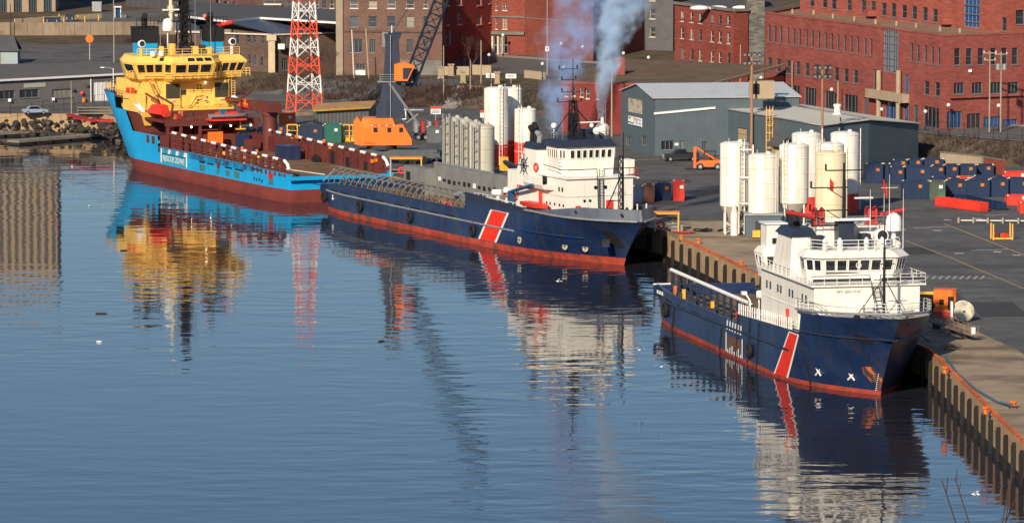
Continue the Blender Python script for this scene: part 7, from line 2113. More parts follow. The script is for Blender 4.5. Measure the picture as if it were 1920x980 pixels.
# long baskets on the ground
def basket(px0, py0, px1, py1, w, h, mat, label):
    a, b = at(px0, py0, Z_Q), at(px1, py1, Z_Q)
    c = (a + b) / 2; ln = (b - a).length
    t = thing('cargo_basket', label, 'basket', c, math.atan2(b.y - a.y, b.x - a.x), 'long cargo baskets')
    x, y = ln / 2, w / 2
    MB().bx(-x, x, -y, y, .05, .2).build('floor', mat, t)
    for s_ in (-1, 1):
        MB().bx(-x, x, s_ * y - .05, s_ * y + .05, .2, h).build('side_panel', mat, t)
        for k in range(9):
            xx = -x + ln * k / 8
            MB().bx(xx - .07, xx + .07, s_ * y - .1, s_ * y + .1, .1, h + .05).build('side_post', mat, t)
        MB().bx(s_ * x - .05, s_ * x + .05, -y + .06, y - .06, .2, h).build('end_panel', mat, t)
basket(1762, 386, 1844, 397, 1.3, 1.25, COLS['red'], 'long red cargo basket on the asphalt')
basket(1800, 378, 1878, 394, 1.2, 1.0, COLS['blue'], 'long dark blue cargo basket behind the red one')
# yellow rack of gear
q = at(1878, 449, Z_Q)
t = thing('pipe_rack', 'small yellow open rack of gear standing alone on the asphalt', 'rack', q, .1)
for x in (-1.25, 1.25):
    for y in (-.8, .8):
        MB().bx(x - .08, x + .08, y - .08, y + .08, .02, 2.1).build('rack_post', M_YEL, t)
MB().bx(-1.3, 1.3, -.9, .9, .1, .3).build('rack_base', M_YEL, t)
for k in range(6):
    MB().box((random.uniform(-.9, .9), random.uniform(-.5, .5), .6), (.5, .4, .5), random.random()).build('gear', random.choice([M_RUST, M_DGREY, M_RED]), t)
# post and pipe barrier
t = thing('pipe_barrier', 'low barrier of posts and a pale pipe in front of the baskets', 'barrier')
for px in (1797, 1825, 1852, 1880, 1909):
    q = at(px, 418 + (px - 1797) * .01, Z_Q); MB().bx(-.12, .12, -.12, .12, .02, .75).build('post', M_STONE, t, loc=q)
q0, q1 = at(1795, 413, Z_Q + .3), at(1935, 414, Z_Q + .3)
MB().tube(q0, q1, .08, 5).build('rail', M_WHITE, t)
# open frame baskets behind the blue ship
for px, lb in ((548, 'yellow open frame basket left of the blue container'), (652, 'yellow open frame basket beside the orange crane'), (664, 'second yellow frame basket touching the orange crane')):
    q = at(px, 266, Z_Q)
    t = thing('frame_basket', lb, 'basket', q, .1, 'yellow frame baskets behind the blue ship')
    f = MB()
    for x in (-.8, .8):
        for y in (-.7, .7):
            f.bx(x - .07, x + .07, y - .07, y + .07, 0.02, 2.8)
    for zz in (.1, .9, 1.8, 2.7):
        for y in (-.7, .7): f.bx(-.8, .8, y - .05, y + .05, zz, zz + .1)
        for x in (-.8, .8): f.bx(x - .05, x + .05, -.7, .7, zz, zz + .1)
    f.build('frame', M_YEL, t)
    MB().box((0, 0, .6), (1.1, .9, .8)).build('load', M_YEL, t)
    MB().box((0, .1, 2.2), (.9, .8, .5)).build('load', M_DGREY, t)
# small corrugated shed with tan roof
p, q = at(588, 238, Z_Q), at(692, 232, Z_Q)
t = thing('fenced_store', 'grey corrugated store with a tan roof between tower and crane', 'shed')
f = Facade(p, q, Z_Q, 6.3); f.build(t, corr('grey_corrugated', (.16, .17, .17), .6, .04, 0))
MB().add([(p.x - .5, p.y - .5, 6.3), (q.x + .3, q.y - .5, 6.3), (q.x + 1, q.y + 9, 6.9), (p.x, p.y + 9, 6.9)], [(0, 1, 2, 3)]).build('roof', pm('tan_roof', (.42, .24, .10), .8, var=.35, scale=.5), t)
f.band(t, 'roof_edge', M_YEL, 6.2, 6.42, 0, None, .5, .1)
plain(t, q, q + Vector((1, 9, 0)), Z_Q, 6.3, M_GREY)

# ------------------------------------------------------------------ vehicles
def wheel(parent, x, y, r, w=.26):
    o = MB().lathe_ax([(r * .55, 0), (r * .96, .02), (r, .06), (r, w - .06), (r * .96, w - .02), (r * .55, w)], (x, y, r), (0, 1, 0), 16).build('wheel', M_BLACK, parent, auto=40)
    MB().lathe_ax([(r * .55, -.01), (r * .55, w + .01)], (x, y, r), (0, 1, 0), 12).build('rim', M_STEEL, o, auto=40)
q = at(1277, 302, Z_Q)
t = thing('pickup_truck', 'dark pickup truck parked by the teal shed', 'truck', q, R(186))
M_PICK = pm('dark_truck_paint', (.025, .028, .035), .3, var=.1)
hp = [(-2.7, .55), (2.7, .55), (2.75, 1.05), (1.55, 1.15), (-2.7, 1.15)]
b_ = MB().loft([[(x, -.9, z) for x, z in hp], [(x, .9, z) for x, z in hp]]).build('body', M_PICK, t)
cp = [(-.9, 1.15), (1.5, 1.15), (.75, 1.82), (-.7, 1.82)]
cbo = MB().loft([[(x, -.82, z) for x, z in cp], [(x * .98, .82, z) for x, z in cp]]).build('cab', M_PICK, t)
for s_ in (-1, 1):
    MB().slab([(-.75, s_ * .82, 1.2), (1.2, s_ * .82, 1.2), (.62, s_ * .82, 1.74), (-.62, s_ * .82, 1.74)], -.02, .03).build('side_window', M_GLASS, cbo)
    MB().box((2.74, s_ * .62, .88), (.08, .34, .2)).build('headlight', M_WHITE, b_)
for x in (-1.75, 1.75):
    for y in (-.95, .7): wheel(t, x, y, .38)
MB().bx(2.72, 2.84, -.9, .9, .45, .62).build('bumper', M_STEEL, t)
MB().bx(-2.6, -.95, -.8, .8, 1.15, 1.3).build('load_bed', M_BLACK, t)
q = at(1325, 318, Z_Q)
t = thing('forklift', 'orange forklift facing left in front of the teal shed', 'forklift', q, R(180))
M_FORK = pm('forklift_orange', (.80, .16, .03), .5, var=.15)
MB().loft([[(x, -.9, z) for x, z in ((-2.3, .5), (1.4, .5), (1.6, 1.0), (1.0, 1.4), (-2.3, 1.5))], [(x, .9, z) for x, z in ((-2.3, .5), (1.4, .5), (1.6, 1.0), (1.0, 1.4), (-2.3, 1.5))]]).build('chassis', M_FORK, t)
MB().bx(-2.8, -2.2, -.9, .9, .5, 1.6).build('counterweight', M_FORK, t)
for x in (-1.6, 1.0):
    for y in (-1.05, .7): wheel(t, x, y, .52, .35)
for x in (-1.3, .4):
    for y in (-.75, .75): MB().bx(x - .05, x + .05, y - .05, y + .05, 1.4, 2.7).build('guard_post', M_DGREY, t)
MB().bx(-1.4, .5, -.8, .8, 2.7, 2.8).build('overhead_guard', M_DGREY, t)
MB().bx(-1.2, -.4, -.5, .5, 1.4, 1.95).build('seat', M_BLACK, t)
MB().tube((-1.6, -.6, 1.4), (1.7, -.4, 3.4), .16, 6).build('boom', M_FORK, t)
MB().tube((-1.6, .6, 1.4), (1.7, .4, 3.4), .16, 6).build('boom', M_FORK, t)
MB().bx(1.6, 2.0, -.7, .7, .3, 3.4).build('mast_carriage', M_FORK, t)
for y in (-.4, .4): MB().bx(2.0, 3.3, y - .08, y + .08, .1, .18).build('fork', M_BLACK, t)
q = at(66, 214, Z_Q)
t = thing('parked_car', 'pale blue car parked in front of the grey shed', 'car', q, R(14))
M_CAR = pm('pale_blue_car_paint', (.26, .32, .42), .25, var=.05)
hp = [(-2.15, .35), (2.15, .35), (2.2, .75), (1.3, .88), (-1.9, .95), (-2.2, .8)]
b_ = MB().loft([[(x, -.84, z) for x, z in hp], [(x, .84, z) for x, z in hp]]).build('body', M_CAR, t)
cp = [(-1.6, .9), (1.2, .85), (.5, 1.42), (-1.0, 1.42)]
cbo = MB().loft([[(x, -.72, z) for x, z in cp], [(x, .72, z) for x, z in cp]]).build('cabin', M_CAR, t)
for s_ in (-1, 1):
    MB().slab([(-1.3, s_ * .72, .95), (.95, s_ * .72, .95), (.42, s_ * .72, 1.36), (-.9, s_ * .72, 1.36)], -.02, .03).build('side_window', M_GLASS, cbo)
    MB().box((-2.2, s_ * .6, .72), (.08, .36, .16)).build('headlight', M_WHITE, b_)
for x in (-1.35, 1.35):
    for y in (-.88, .68): wheel(t, x, y, .31, .2)
q = at(815, 268, Z_Q)
t = thing('red_truck', 'red and white lorry standing behind the grey tanks', 'truck', at(822, 262, Z_Q), R(8))
MB().bx(-4.2, .6, -1.2, 1.2, 1.1, 1.3).build('flatbed', M_DGREY, t)
for k in range(4): MB().bx(-4.0 + k * 1.1, -3.5 + k * 1.1, -1.15, 1.15, 1.3, 3.0).build('load', M_DKRED if k % 2 else M_STEEL, t)
cb_ = MB().loft([[(x, -1.15, z) for x, z in ((.7, .8), (3.2, .8), (3.3, 1.7), (2.2, 1.9), (1.9, 3.0), (.7, 3.0))], [(x, 1.15, z) for x, z in ((.7, .8), (3.2, .8), (3.3, 1.7), (2.2, 1.9), (1.9, 3.0), (.7, 3.0))]]).build('cab', M_RED, t)
MB().slab([(1.0, -1.15, 2.0), (1.85, -1.15, 2.0), (1.7, -1.15, 2.8), (1.0, -1.15, 2.8)], .01, .04).build('side_window', M_GLASS, cb_)
for x in (-3.4, -2.2, 2.3):
    for y in (-1.25, .95): wheel(t, x, y, .5, .3)
# orange cable machine, reel
q = at(1772, 594, Z_Q)
t = thing('cable_machine', 'orange winch cabin with yellow boom beside the big white reel', 'machine', q, R(-8))
b_ = MB().bx(-1.25, 1.25, -1.1, 1.2, .7, 3.1).build('cabin', M_CORNG, t)
MB().bx(.35, 1.0, -1.16, -1.09, .9, 2.4).build('door_window', M_BLACK, b_)
MB().bx(-.6, -.1, -1.16, -1.09, 1.5, 2.1).build('side_window', M_BLACK, b_)
MB().bx(-1.4, 1.4, -1.2, 1.3, .05, .7).build('base', M_DKRED, t)
MB().tube((-1.0, 0, 2.6), (-3.6, -.2, 2.5), .25, 5).build('boom', M_YEL, t)
t = thing('cable_drum', 'black cable drum with pale flanges half behind the bow', 'drum', at(1734, 594, Z_Q), R(18))
MB().lathe_ax([(1.2, -.9), (1.2, .9)], (0, 0, 1.35), (1, 0, 0), 24).build('core', M_BLACK, t, auto=40)
for x in (-1.0, .9): MB().lathe_ax([(1.35, 0), (1.35, .12)], (x, 0, 1.36), (1, 0, 0), 24).build('flange', M_SHWHITE if x > 0 else M_BLACK, t, auto=40)
t = thing('cable_reel', 'big round white reel standing on its rim on the quay', 'reel', at(1806, 602, Z_Q), R(-83))
MB().lathe_ax([(.2, 0), (1.13, .01), (1.13, .12), (.2, .13)], (-.45, 0, 1.15), (1, 0, 0), 28).build('flange', M_SHWHITE, t, auto=40)
MB().lathe_ax([(.2, 0), (1.13, .01), (1.13, .12), (.2, .13)], (.35, 0, 1.15), (1, 0, 0), 28).build('flange', pm('stained_reel_face', (.66, .60, .48), .6, var=.2, scale=1.5, mottle=((.30, .24, .16), 1.2, .5, .62, .7)), t, auto=40)
MB().lathe_ax([(.85, 0), (.85, .8)], (-.4, 0, 1.15), (1, 0, 0), 24).build('core', M_BLACK, t, auto=40)
MB().lathe_ax([(.12, 0), (.12, .06)], (.46, 0, 1.15), (1, 0, 0), 10).build('hub_hole', M_BLACK, t)
MB().bx(-.9, .9, -.25, .25, .02, .1).build('chock', M_TIMB, t)
t = thing('reel_stand', 'white upright reel stand next to the orange cabin', 'stand', at(1784, 602, Z_Q))
MB().bx(-.12, .12, -.5, .5, .02, 2.2).build('upright', M_WHITE, t); MB().bx(-.2, .2, -.7, .7, .02, .12).build('foot', M_DGREY, t)
# gangway lying on the apron
a, b = at(1742, 612, Z_Q), at(1826, 640, Z_Q)
t = thing('gangway', 'rusty steel gangway resting on the quay beside the bow', 'gangway', (a + b) / 2, math.atan2(b.y - a.y, b.x - a.x))
ln = (b - a).length
MB().bx(-ln / 2, ln / 2, -.5, .5, .65, .8).build('walkway', pm('rusty_gangway', (.26, .18, .12), .8, var=.3), t)
for s_ in (-1, 1):
    rail([(-ln / 2, s_ * .5, .8), (ln / 2, s_ * .5, .8)], .8, pm('rusty_gangway', (.26, .18, .12), .8), t, 'handrail', step=1.6)
for x in (-ln / 3, 0, ln / 3): MB().bx(x - .06, x + .06, -.45, .45, .02, .65).build('trestle', M_DGREY, t)
MB().bx(ln / 2 - .5, ln / 2 - .1, -.2, .2, .8, 1.5).build('notice_board', M_WHITE, t)
t = thing('hose_coil', 'tangle of yellowed hose lying near the quay edge', 'hose', at(1775, 654, Z_Q))
for k in range(4): MB().torus((random.uniform(-.4, .4), random.uniform(-.3, .3), .12 + .1 * k), (.1, .1, 1), .6 - .07 * k, .08, 16, 5).build('coil', random.choice([M_YEL, M_STONE, M_DGREY]), t)
t = thing('mooring_rope', 'thick blue mooring rope slack across the apron', 'rope')
pts = [at(1772, 668, Z_Q + .12), at(1795, 700, Z_Q + .12), at(1830, 730, Z_Q + .12), at(1868, 752, Z_Q + .15), at(1898, 759, Z_Q + .4)]
MB().path(pts, .13, 6).build('rope_strand', pm('blue_rope', (.05, .12, .17), .8), t)
t = thing('mooring_rope', 'dark mooring rope running from the bow to the quay edge', 'rope')
MB().path([S3.matrix_basis @ Vector((5.2, 1.2, 7.9)), at(1742, 640, Z_Q + .2)], .07, 5).build('rope_strand', M_BLACK, t)
t = thing('mooring_rope', 'dark heavy line from the orange beam down to the ship stern', 'rope')
MB().path([at(1447, 526, Z_Q + .3), at(1415, 538, 3.0), S3.matrix_basis @ Vector((-66, 5.2, 4.2))], .10, 5).build('rope_strand', M_BLACK, t)
# orange access frames with lifebuoys on the quay edge
def access_frame(px0, px1, pyt, pyb, label, bx_, by_):
    a, b = at(px0, pyb, Z_Q), at(px1, pyb, Z_Q)
    sc = 12.5 if pyb < 350 else 14.2
    h = (pyb - pyt) / sc
    t = thing('access_frame', label, 'frame', (a + b) / 2, 0, 'orange access frames on the quay')
    w = (b - a).length / 2
    for x, y in ((-w, 0), (w, 0), (w * .55, 2.2), (-w, 2.2)):
        MB().bx(x - .09, x + .09, y - .09, y + .09, .02, h).build('post', M_YEL if x > 0 else M_STEEL, t)
    MB().bx(-w - .15, w + .15, -.15, 2.35, h, h + .25).build('top_beam', pm('frame_orange', (.85, .30, .04), .5, var=.15), t)
    for zz in (.5, 1.0): MB().bx(-w, w, -.03, .03, zz, zz + .08).build('guard_rail', M_STEEL, t)
    q = at(bx_, by_, Z_Q + .8)
    MB().torus((q.x - t.location.x, -.15, .9), (0, 1, 0), .42, .13, 16, 6).build('lifebuoy', M_RED, t, smooth=True)
    MB().bx(w * .4, w * 1.4, .3, 1.6, .02, .9).build('cabinet', M_GREY, t)
access_frame(732, 790, 299, 331, 'orange access frame with lifebuoy at the stern of the blue ship', 754, 318)
access_frame(1228, 1272, 402, 434, 'orange access frame with lifebuoy ahead of the caged ship', 1240, 424)
t = thing('red_hose_pile', 'pile of red hose on the quay by the orange access frame', 'hose', at(1283, 438, Z_Q))
for k in range(4): MB().torus((random.uniform(-1, 1), random.uniform(-1, 1), .15), (.1, .1, 1), .7, .10, 14, 5).build('coil', M_DKRED, t)
t = thing('hose_pile', 'black hoses heaped at the foot of the legged silo', 'hose', at(1340, 434, Z_Q))
for k in range(6): MB().torus((random.uniform(-2.2, 2.2), random.uniform(-1, 1), .2), (random.uniform(-.4, .4), .3, 1), random.uniform(.5, .9), .09, 14, 5).build('coil', M_BLACK, t)
t = thing('yellow_box', 'small yellow pallet box beside the pump hut', 'box', at(1418, 446, Z_Q))
MB().bx(-.5, .5, -.45, .45, .12, 1.0).build('body', M_YEL, t)
for x in (-.4, 0, .4): MB().bx(x - .06, x + .06, -.45, .45, .01, .12).build('runner', M_TIMB, t)
t = thing('hydrant_manifold', 'orange and red hose manifold on the quay behind the pipe cage', 'manifold', at(785, 344, Z_Q))
MB().lathe([(.35, 0), (.35, 1.1), (.25, 1.3)], 10, (-.3, 0, 0)).lathe([(.35, 0), (.35, 1.4), (.25, 1.6)], 10, (.45, 0, 0)).build('valve_body', M_CORNG, t, auto=40)
MB().path([(.45, 0, 1.4), (.9, 0, 2.0), (1.4, 0, 1.9)], .2, 7).build('hose_arm', M_RED, t)
# deck container on the nearest ship
SC = thing('deck_container', 'blue container with orange plate on the working deck of the nearest ship', 'container', S3.matrix_basis @ Vector((-47.0, 2.2, 2.86)), A3)
MB().bx(-2.6, 2.6, -1.2, 1.2, .1, 2.5).build('body', pm('bright_container_blue', (.02, .07, .17), .5, var=.15), SC)
for x in (-2.55, 2.55):
    for y in (-1.15, 1.15): MB().bx(x - .1, x + .1, y - .1, y + .1, .02, 2.65).build('corner_post', COLS['blue'], SC)
MB().bx(2.6, 2.64, -.4, .3, 1.2, 1.8).build('data_plate', M_ORANGE, SC)
# ================================================================== STREET FURNITURE, TREES, SMOKE, BIRDS
M_POLE = pm('grey_wood_pole', (.30, .25, .19), .85, var=.2)
M_RPOLE = pm('reddish_pole', (.34, .17, .10), .8, var=.2)
M_IRON = pm('black_iron', (.022, .022, .024), .6)
M_GLOBE = pm('white_lamp_globe', (.82, .80, .76), .3, var=.02)
def pole_at(px, pyb, pyt, z=None):
    p = ter(px, pyb) if z is None else at(px, pyb, z)
    sc = FPX / (p.y * math.cos(PITCH) + (CAM_H - p.z) * math.sin(PITCH))
    return p, (pyb - pyt) / sc
where = {1427: 'beside the roof unit of the teal shed', 1315: 'in front of the arched brick building', 1653: 'left of the office entrance', 1687: 'right of the office entrance', 1735: 'at the corner side of the red office',
         1778: 'at the office corner', 1872: 'near the right end of the office front', 826: 'by the pale stone wall near the crane boom', 917: 'beside the bare dark tree', 1017: 'left of the tall sign pole', 1052: 'right of the tall sign pole in the smoke',
         1092: 'in front of the rust red wall', 1057: 'above the small red house', 1169: 'right of the white pole in the smoke', 1216: 'on the slope behind the mossy roof', 943: 'at the pillared doorway', 1559: 'behind the cream roof of the teal wing'}
for px, pg, pb in ((1427, 146, 178), (1315, 123, 158), (1653, 205, 236), (1687, 192, 232), (1735, 209, 246), (1778, 197, 246), (1872, 198, 248), (826, 112, 140), (917, 103, 132), (1017, 120, 150), (1052, 82, 124), (1092, 88, 128), (1057, 126, 152), (1169, 100, 135), (1216, 108, 140), (943, 66, 106), (1559, 168, 212)):
    p, h = pole_at(px, pb, pg)
    t = thing('street_lamp', 'black street lamp with a white globe ' + where[px], 'lamp post', p, 0, 'globe street lamps')
    MB().lathe([(.16, -.3), (.16, .5), (.07, .6), (.06, h - .3), (.12, h - .2)], 8).build('post', M_IRON, t)
    MB().ball((0, 0, h), .30, 12, 8).build('globe', M_GLOBE, t, smooth=True)
def utility(px, pb, pt, label, arms=(), r=.15, mat=None, top=None, z=None, lean=0.0):
    p, h = pole_at(px, pb, pt, z)
    t = thing('utility_pole', label, 'pole', p, 0, 'wooden poles round the yard')
    MB().tube((0, 0, -.3), (lean, 0, h), r, 8, r * .7).build('shaft', mat or M_POLE, t)
    for zz, w in arms:
        MB().bx(-w, w, -.08, .08, h - zz - .08, h - zz + .08).build('cross_arm', M_POLE, t, loc=(lean, 0, 0))
        for x in (-w * .85, 0, w * .85): MB().lathe([(.06, 0), (.09, .12), (.05, .25)], 6, (x + lean, 0, h - zz + .08)).build('insulator', M_WHITE, t)
    if top == 'flood':
        for zz in (0.2, 1.5):
            MB().bx(-1.3, 1.3, -.06, .06, h - zz - .06, h - zz + .06).build('lamp_bar', M_IRON, t)
            for x in (-1.1, -.4, .4, 1.1):
                MB().box((x, -.25, h - zz + .05), (.55, .4, .5), 0, .4).build('floodlight', M_DGREY, t)
                MB().box((x, -.5, h - zz - .02), (.42, .06, .36), 0, .4).build('floodlight_glass', M_STEEL, t)
    if top == 'transformer':
        for x in (-.5, .5): MB().lathe([(.3, 0), (.34, .1), (.34, .9), (.25, 1.0)], 10, (x, -.2, h - 2.8)).build('transformer', M_STEEL, t)
    if top == 'lamp':
        MB().path([(0, 0, h - .2), (-.6, 0, h + .1), (-1.6, 0, h + .15)], .06, 5).build('lamp_arm', M_STEEL, t)
        MB().box((-1.9, 0, h + .12), (.7, .3, .16)).build('lamp_head', M_WHITE, t)
    return t
utility(1409, 300, 100, 'tall wooden pole with floodlights behind the legged silo', r=.24, mat=M_RPOLE, top='flood', z=Z_Q)
utility(1541, 330, 124, 'tall wooden pole with floodlights beside the coned silos', r=.22, mat=M_RPOLE, top='flood', z=Z_Q)
utility(1855, 248, 96, 'wooden pole with cross arms left of the pair before the office', ((.3, 1.1), (1.4, .9)))
utility(1876, 248, 98, 'wooden pole with two transformers right of the pair before the office', ((.3, 1.0),), top='transformer')
utility(1485, 196, 115, 'plain pale pole in front of the office left wing', r=.14, top=None)
utility(1532, 190, 58, 'tall thin pole before the office upper windows', ((1.0, .8),), r=.13)
utility(1571, 214, 152, 'short pale pole behind the cream shed roof', r=.16, mat=M_STONE)
utility(1147, 256, 116, 'white pole left of the teal shed', ((.8, 1.4),), r=.16, mat=M_STONE)
utility(1388, 165, 84, 'pale service pole at the corner of the arched brick building', r=.12, mat=M_STONE)
utility(1026, 142, -12, 'very tall thin pole carrying a white arrow sign', r=.12, mat=M_STEEL)
utility(692, 150, 54, 'leaning pale pole left of the crane tower', r=.17, mat=M_STONE, lean=-.55)
utility(664, 150, 56, 'leaning white pole before the brown apartment house', r=.15, mat=M_FRAMEW, lean=-.4)
utility(735, 158, 48, 'straight white flagpole left of the crane tower', r=.12, mat=M_WHITE)
utility(902, 160, 76, 'grey pole behind the tallest white tank', r=.13, mat=M_STONE)
utility(882, 190, 130, 'brown pole on the slope left of the tanks', r=.13)
utility(832, 190, 95, 'brown pole beside the footpath', r=.12)
utility(213, 204, 128, 'curved street lamp at the bow of the blue ship', r=.10, mat=M_WHITE, top='lamp', z=Z_Q)
utility(134, 214, 152, 'short pole with a white box before the grey shed', r=.09, mat=M_STONE, z=Z_Q)
utility(20, 53, -8, 'dark pole at the roadside by the tower', r=.10, mat=M_IRON)
utility(168, 113, 40, 'thin pole with an orange oval board in the parking lot', r=.08, mat=M_STONE)
utility(214, 118, -10, 'tall dark pole at the end of the retaining wall', r=.14)
utility(598, 205, 96, 'thin grey pole right of the lattice tower', r=.10, mat=M_STEEL)
# boards on poles
def board(px, py, Y, w, h, mats, label, name='sign_board', txt=None):
    c = atY(px, py, Y)
    zg = hgt(c.x, c.y)
    t = thing(name, label, 'sign', (c.x, c.y, zg), 0)
    MB().bx(-w / 2, w / 2, -.05, .05, c.z - zg - h / 2, c.z - zg + h / 2).build('board', mats[0], t)
    MB().bx(-.06, .06, .06, .16, -.2, c.z - zg).build('post', M_STEEL, t)
    if len(mats) > 1: MB().bx(-w / 2, w / 2, -.09, -.052, c.z - zg + h * .18, c.z - zg + h / 2).build('header', mats[1], t)
    return t, c.z - zg
t, zc = board(817, 207, 852, 1.7, 1.3, (M_WHITE, M_RED), 'white sign with red header on the fence left of the tanks')
for k in range(3): MB().bx(-.65, .65, -.08, -.052, zc - .05 - k * .2, zc + .03 - k * .2).build('text_line', M_BLACK, t)
t, zc = board(757, 212, 850, .8, 2.2, (M_WHITE,), 'tall narrow white sign right of the crane tower')
for k in range(5): MB().bx(-.2, .2, -.08, -.052, zc - .8 + k * .38, zc - .55 + k * .38).build('letter', M_SBLUE, t)
t, zc = board(905, 214, 850, .9, 1.2, (M_WHITE, M_RED), 'small red and white sign half behind the tallest tank')
t, zc = board(1026, 92, ter(1026, 142).y - .4, .7, .9, (M_WHITE,), 'white arrow sign on the very tall pole')
MB().bx(-.05, .05, -.08, -.052, zc - .25, zc + .1).build('arrow_shaft', M_BLACK, t); MB().prism([(-.2, 0), (.2, 0), (0, .001)], 0, .001) if False else None
MB().add([(-.18, -.07, zc + .08), (.18, -.07, zc + .08), (0, -.07, zc + .32)], [(0, 1, 2)]).build('arrow_head', M_BLACK, t)
t, zc = board(168, 73, ter(168, 113).y - .3, 1.6, .1, (M_STEEL,), 'orange oval board on a thin pole in the parking lot')
MB().lathe_ax([(.75, 0), (.75, .08)], (0, -.1, zc), (0, -1, 0), 16).build('oval', M_CORNG, t)
for i, (px, py) in enumerate(((921, 142), (958, 143))):
    t, zc = board(px, py, ter(px, 156).y, 1.9, .8, (M_WHITE,), ('pale information board left of the stone pillar above the tanks', 'pale information board right of the stone pillar above the tanks')[i])
    for k in range(2): MB().bx(-.7, .5, -.08, -.052, zc - .2 + k * .25, zc - .1 + k * .25).build('text_line', M_STONEG, t)

# fences
def fence(pts, h, label, step=3.0, mat=None, rails=2):
    t = thing('wire_fence', label, 'fence')
    P = [Vector(p) for p in pts]
    for a, b in zip(P[:-1], P[1:]):
        n = max(1, round((b - a).length / step))
        for k in range(n + (b == P[-1])):
            q = a.lerp(b, k / n); q.z = hgt(q.x, q.y)
            MB().tube((q.x, q.y, q.z - .2), (q.x, q.y, q.z + h), .05, 5).build('post', mat or M_IRON, t)
        for k in range(n):
            q, s_ = a.lerp(b, k / n), a.lerp(b, (k + 1) / n)
            q.z, s_.z = hgt(q.x, q.y), hgt(s_.x, s_.y)
            m = MB()
            for j in range(1, rails + 1): m.tube(q + Vector((0, 0, h * j / rails)), s_ + Vector((0, 0, h * j / rails)), .025, 4)
            m.build('wire', mat or M_IRON, t)
fx = [62, 68, 74, 80, 86, 92, 98, 104]
fence([(x, toe(x) + 11.0, 0) for x in fx], 2.2, 'wire fence on the bank above the containers', 3.2)
fence([(*at(px, py, Z_Q).xy, 0) for px, py in ((-20, 216), (60, 214), (120, 206), (215, 196))], 2.0, 'dark wire fence in front of the grey shed', 3.4)
fence([(*ter(px, py).xy, 0) for px, py in ((610, 176), (700, 168), (790, 160), (850, 152))], 1.2, 'railing along the road behind the crane', 2.2)
fence([(*ter(px, py).xy, 0) for px, py in ((815, 206), (850, 196), (880, 180))], 1.1, 'railing beside the pale footpath', 1.6, M_STONEG)
fence([(*at(px, py, Z_Q).xy, 0) for px, py in ((700, 236), (780, 232), (900, 238))], 2.2, 'wire fence carrying the signs behind the truck', 3.0)

# street and kerb on the right, following the bank
def strip(name, xs_, o0, o1, mat, dz, label):
    v, n = [], 6
    for x in xs_:
        for j in range(n + 1):
            o = o0 + (o1 - o0) * j / n
            v.append((x, toe(x) + o, hgt(x, toe(x) + o) + dz))
    k = len(xs_)
    return tag(MB().add(v, [(i * (n + 1) + j, (i + 1) * (n + 1) + j, (i + 1) * (n + 1) + j + 1, i * (n + 1) + j + 1) for i in range(k - 1) for j in range(n)]).build(name, mat), label, kind='structure')
sx_ = [58 + 2 * i for i in range(40)]
strip('office_street', sx_, 12.9, 45, M_ROAD, .05, 'grey street in front of the red office block')
strip('street_kerb', sx_, 12.2, 12.8, M_PAVE, .14, 'pale kerb on the yard side of the street')
# retaining walls on the bank
def bank_wall(px0, py0, px1, py1, h, mat, label):
    a, b = at(px0, py0, Z_Q), at(px1, py1, Z_Q)
    c, an, ln = (a + b) / 2, math.atan2(b.y - a.y, b.x - a.x), (b - a).length
    t = thing('retaining_wall', label, 'wall', c, an)
    n = max(2, int(ln / 2.4))
    for k in range(n):
        x = -ln / 2 + ln * k / n
        MB().bx(x + .02, x + ln / n - .02, -.2, .2, 0, h).build('panel', mat, t)
    MB().bx(-ln / 2, ln / 2, -.3, .3, h, h + .15).build('coping', M_STONEG, t)
bank_wall(1764, 318, 1842, 326, 2.6, M_STONE, 'tan panel retaining wall under the street')
bank_wall(1846, 328, 1882, 334, 2.6, M_BDARK, 'dark red retaining wall under the street')
# long retaining wall of the upper road, in separate panels
t = thing('retaining_wall', 'long stained concrete wall between parking lot and upper road', 'wall')
xs2 = [-125 + 3.2 * i for i in range(22)]
for a_, b_ in zip(xs2[:-1], xs2[1:]):
    za = hgt(a_, toe(a_) + 106)
    y0, y1 = toe(a_) + 107.6, toe(b_) + 107.6
    q = [(a_ + .03, y0, za - .3), (b_ - .03, y1, za - .3), (b_ - .03, y1, za + 2.7), (a_ + .03, y0, za + 2.7)]
    MB().slab(q, -.3, .0).build('panel', pm('stained_concrete', (.24, .18, .125), .9, var=.25, scale=.4, rnd=.15, streak=((.10, .08, .06), .6, .9)), t)

# things along the upper road
def small(name, px, py, label, cat, dims, mat, z=None, rz=0.0, lid=None):
    p = ter(px, py)
    t = thing(name, label, cat, p, rz)
    x, y, h = dims
    MB().loft([[(-x / 2 * .94, -y / 2 * .94, .05), (x / 2 * .94, -y / 2 * .94, .05), (x / 2 * .94, y / 2 * .94, .05), (-x / 2 * .94, y / 2 * .94, .05)], [(-x / 2, -y / 2, h), (x / 2, -y / 2, h), (x / 2, y / 2, h), (-x / 2, y / 2, h)]]).build('body', mat, t)
    MB().bx(-x / 2 - .05, x / 2 + .05, -y / 2 - .05, y / 2 + .05, h, h + .1).build('lid', lid or mat, t)
    for k in (-.3, .3): MB().bx(x * k - .08, x * k + .08, -y / 2 - .06, -y / 2 + .01, h * .3, h * .7).build('handle', M_STEEL, t)
    return t
small('dumpster', 98, 44, 'long dark dumpster by the yellow bollards', 'dumpster', (3.3, 1.6, 1.1), M_CNAVY)
small('dumpster', 131, 41, 'short dark dumpster right of the long one', 'dumpster', (1.8, 1.6, 1.4), M_CNAVY)
small('box_trailer', 182, 22, 'grey ribbed box beside the upper road', 'box', (2.0, 1.6, 2.0), M_STEEL)
small('street_cabinet', 232, 35, 'small teal cabinet next to the shelter', 'cabinet', (1.2, .8, 1.0), M_TEALG)
p = ter(221, 34)
t = thing('bus_shelter', 'small shelter with a white roof on the upper road', 'shelter', p)
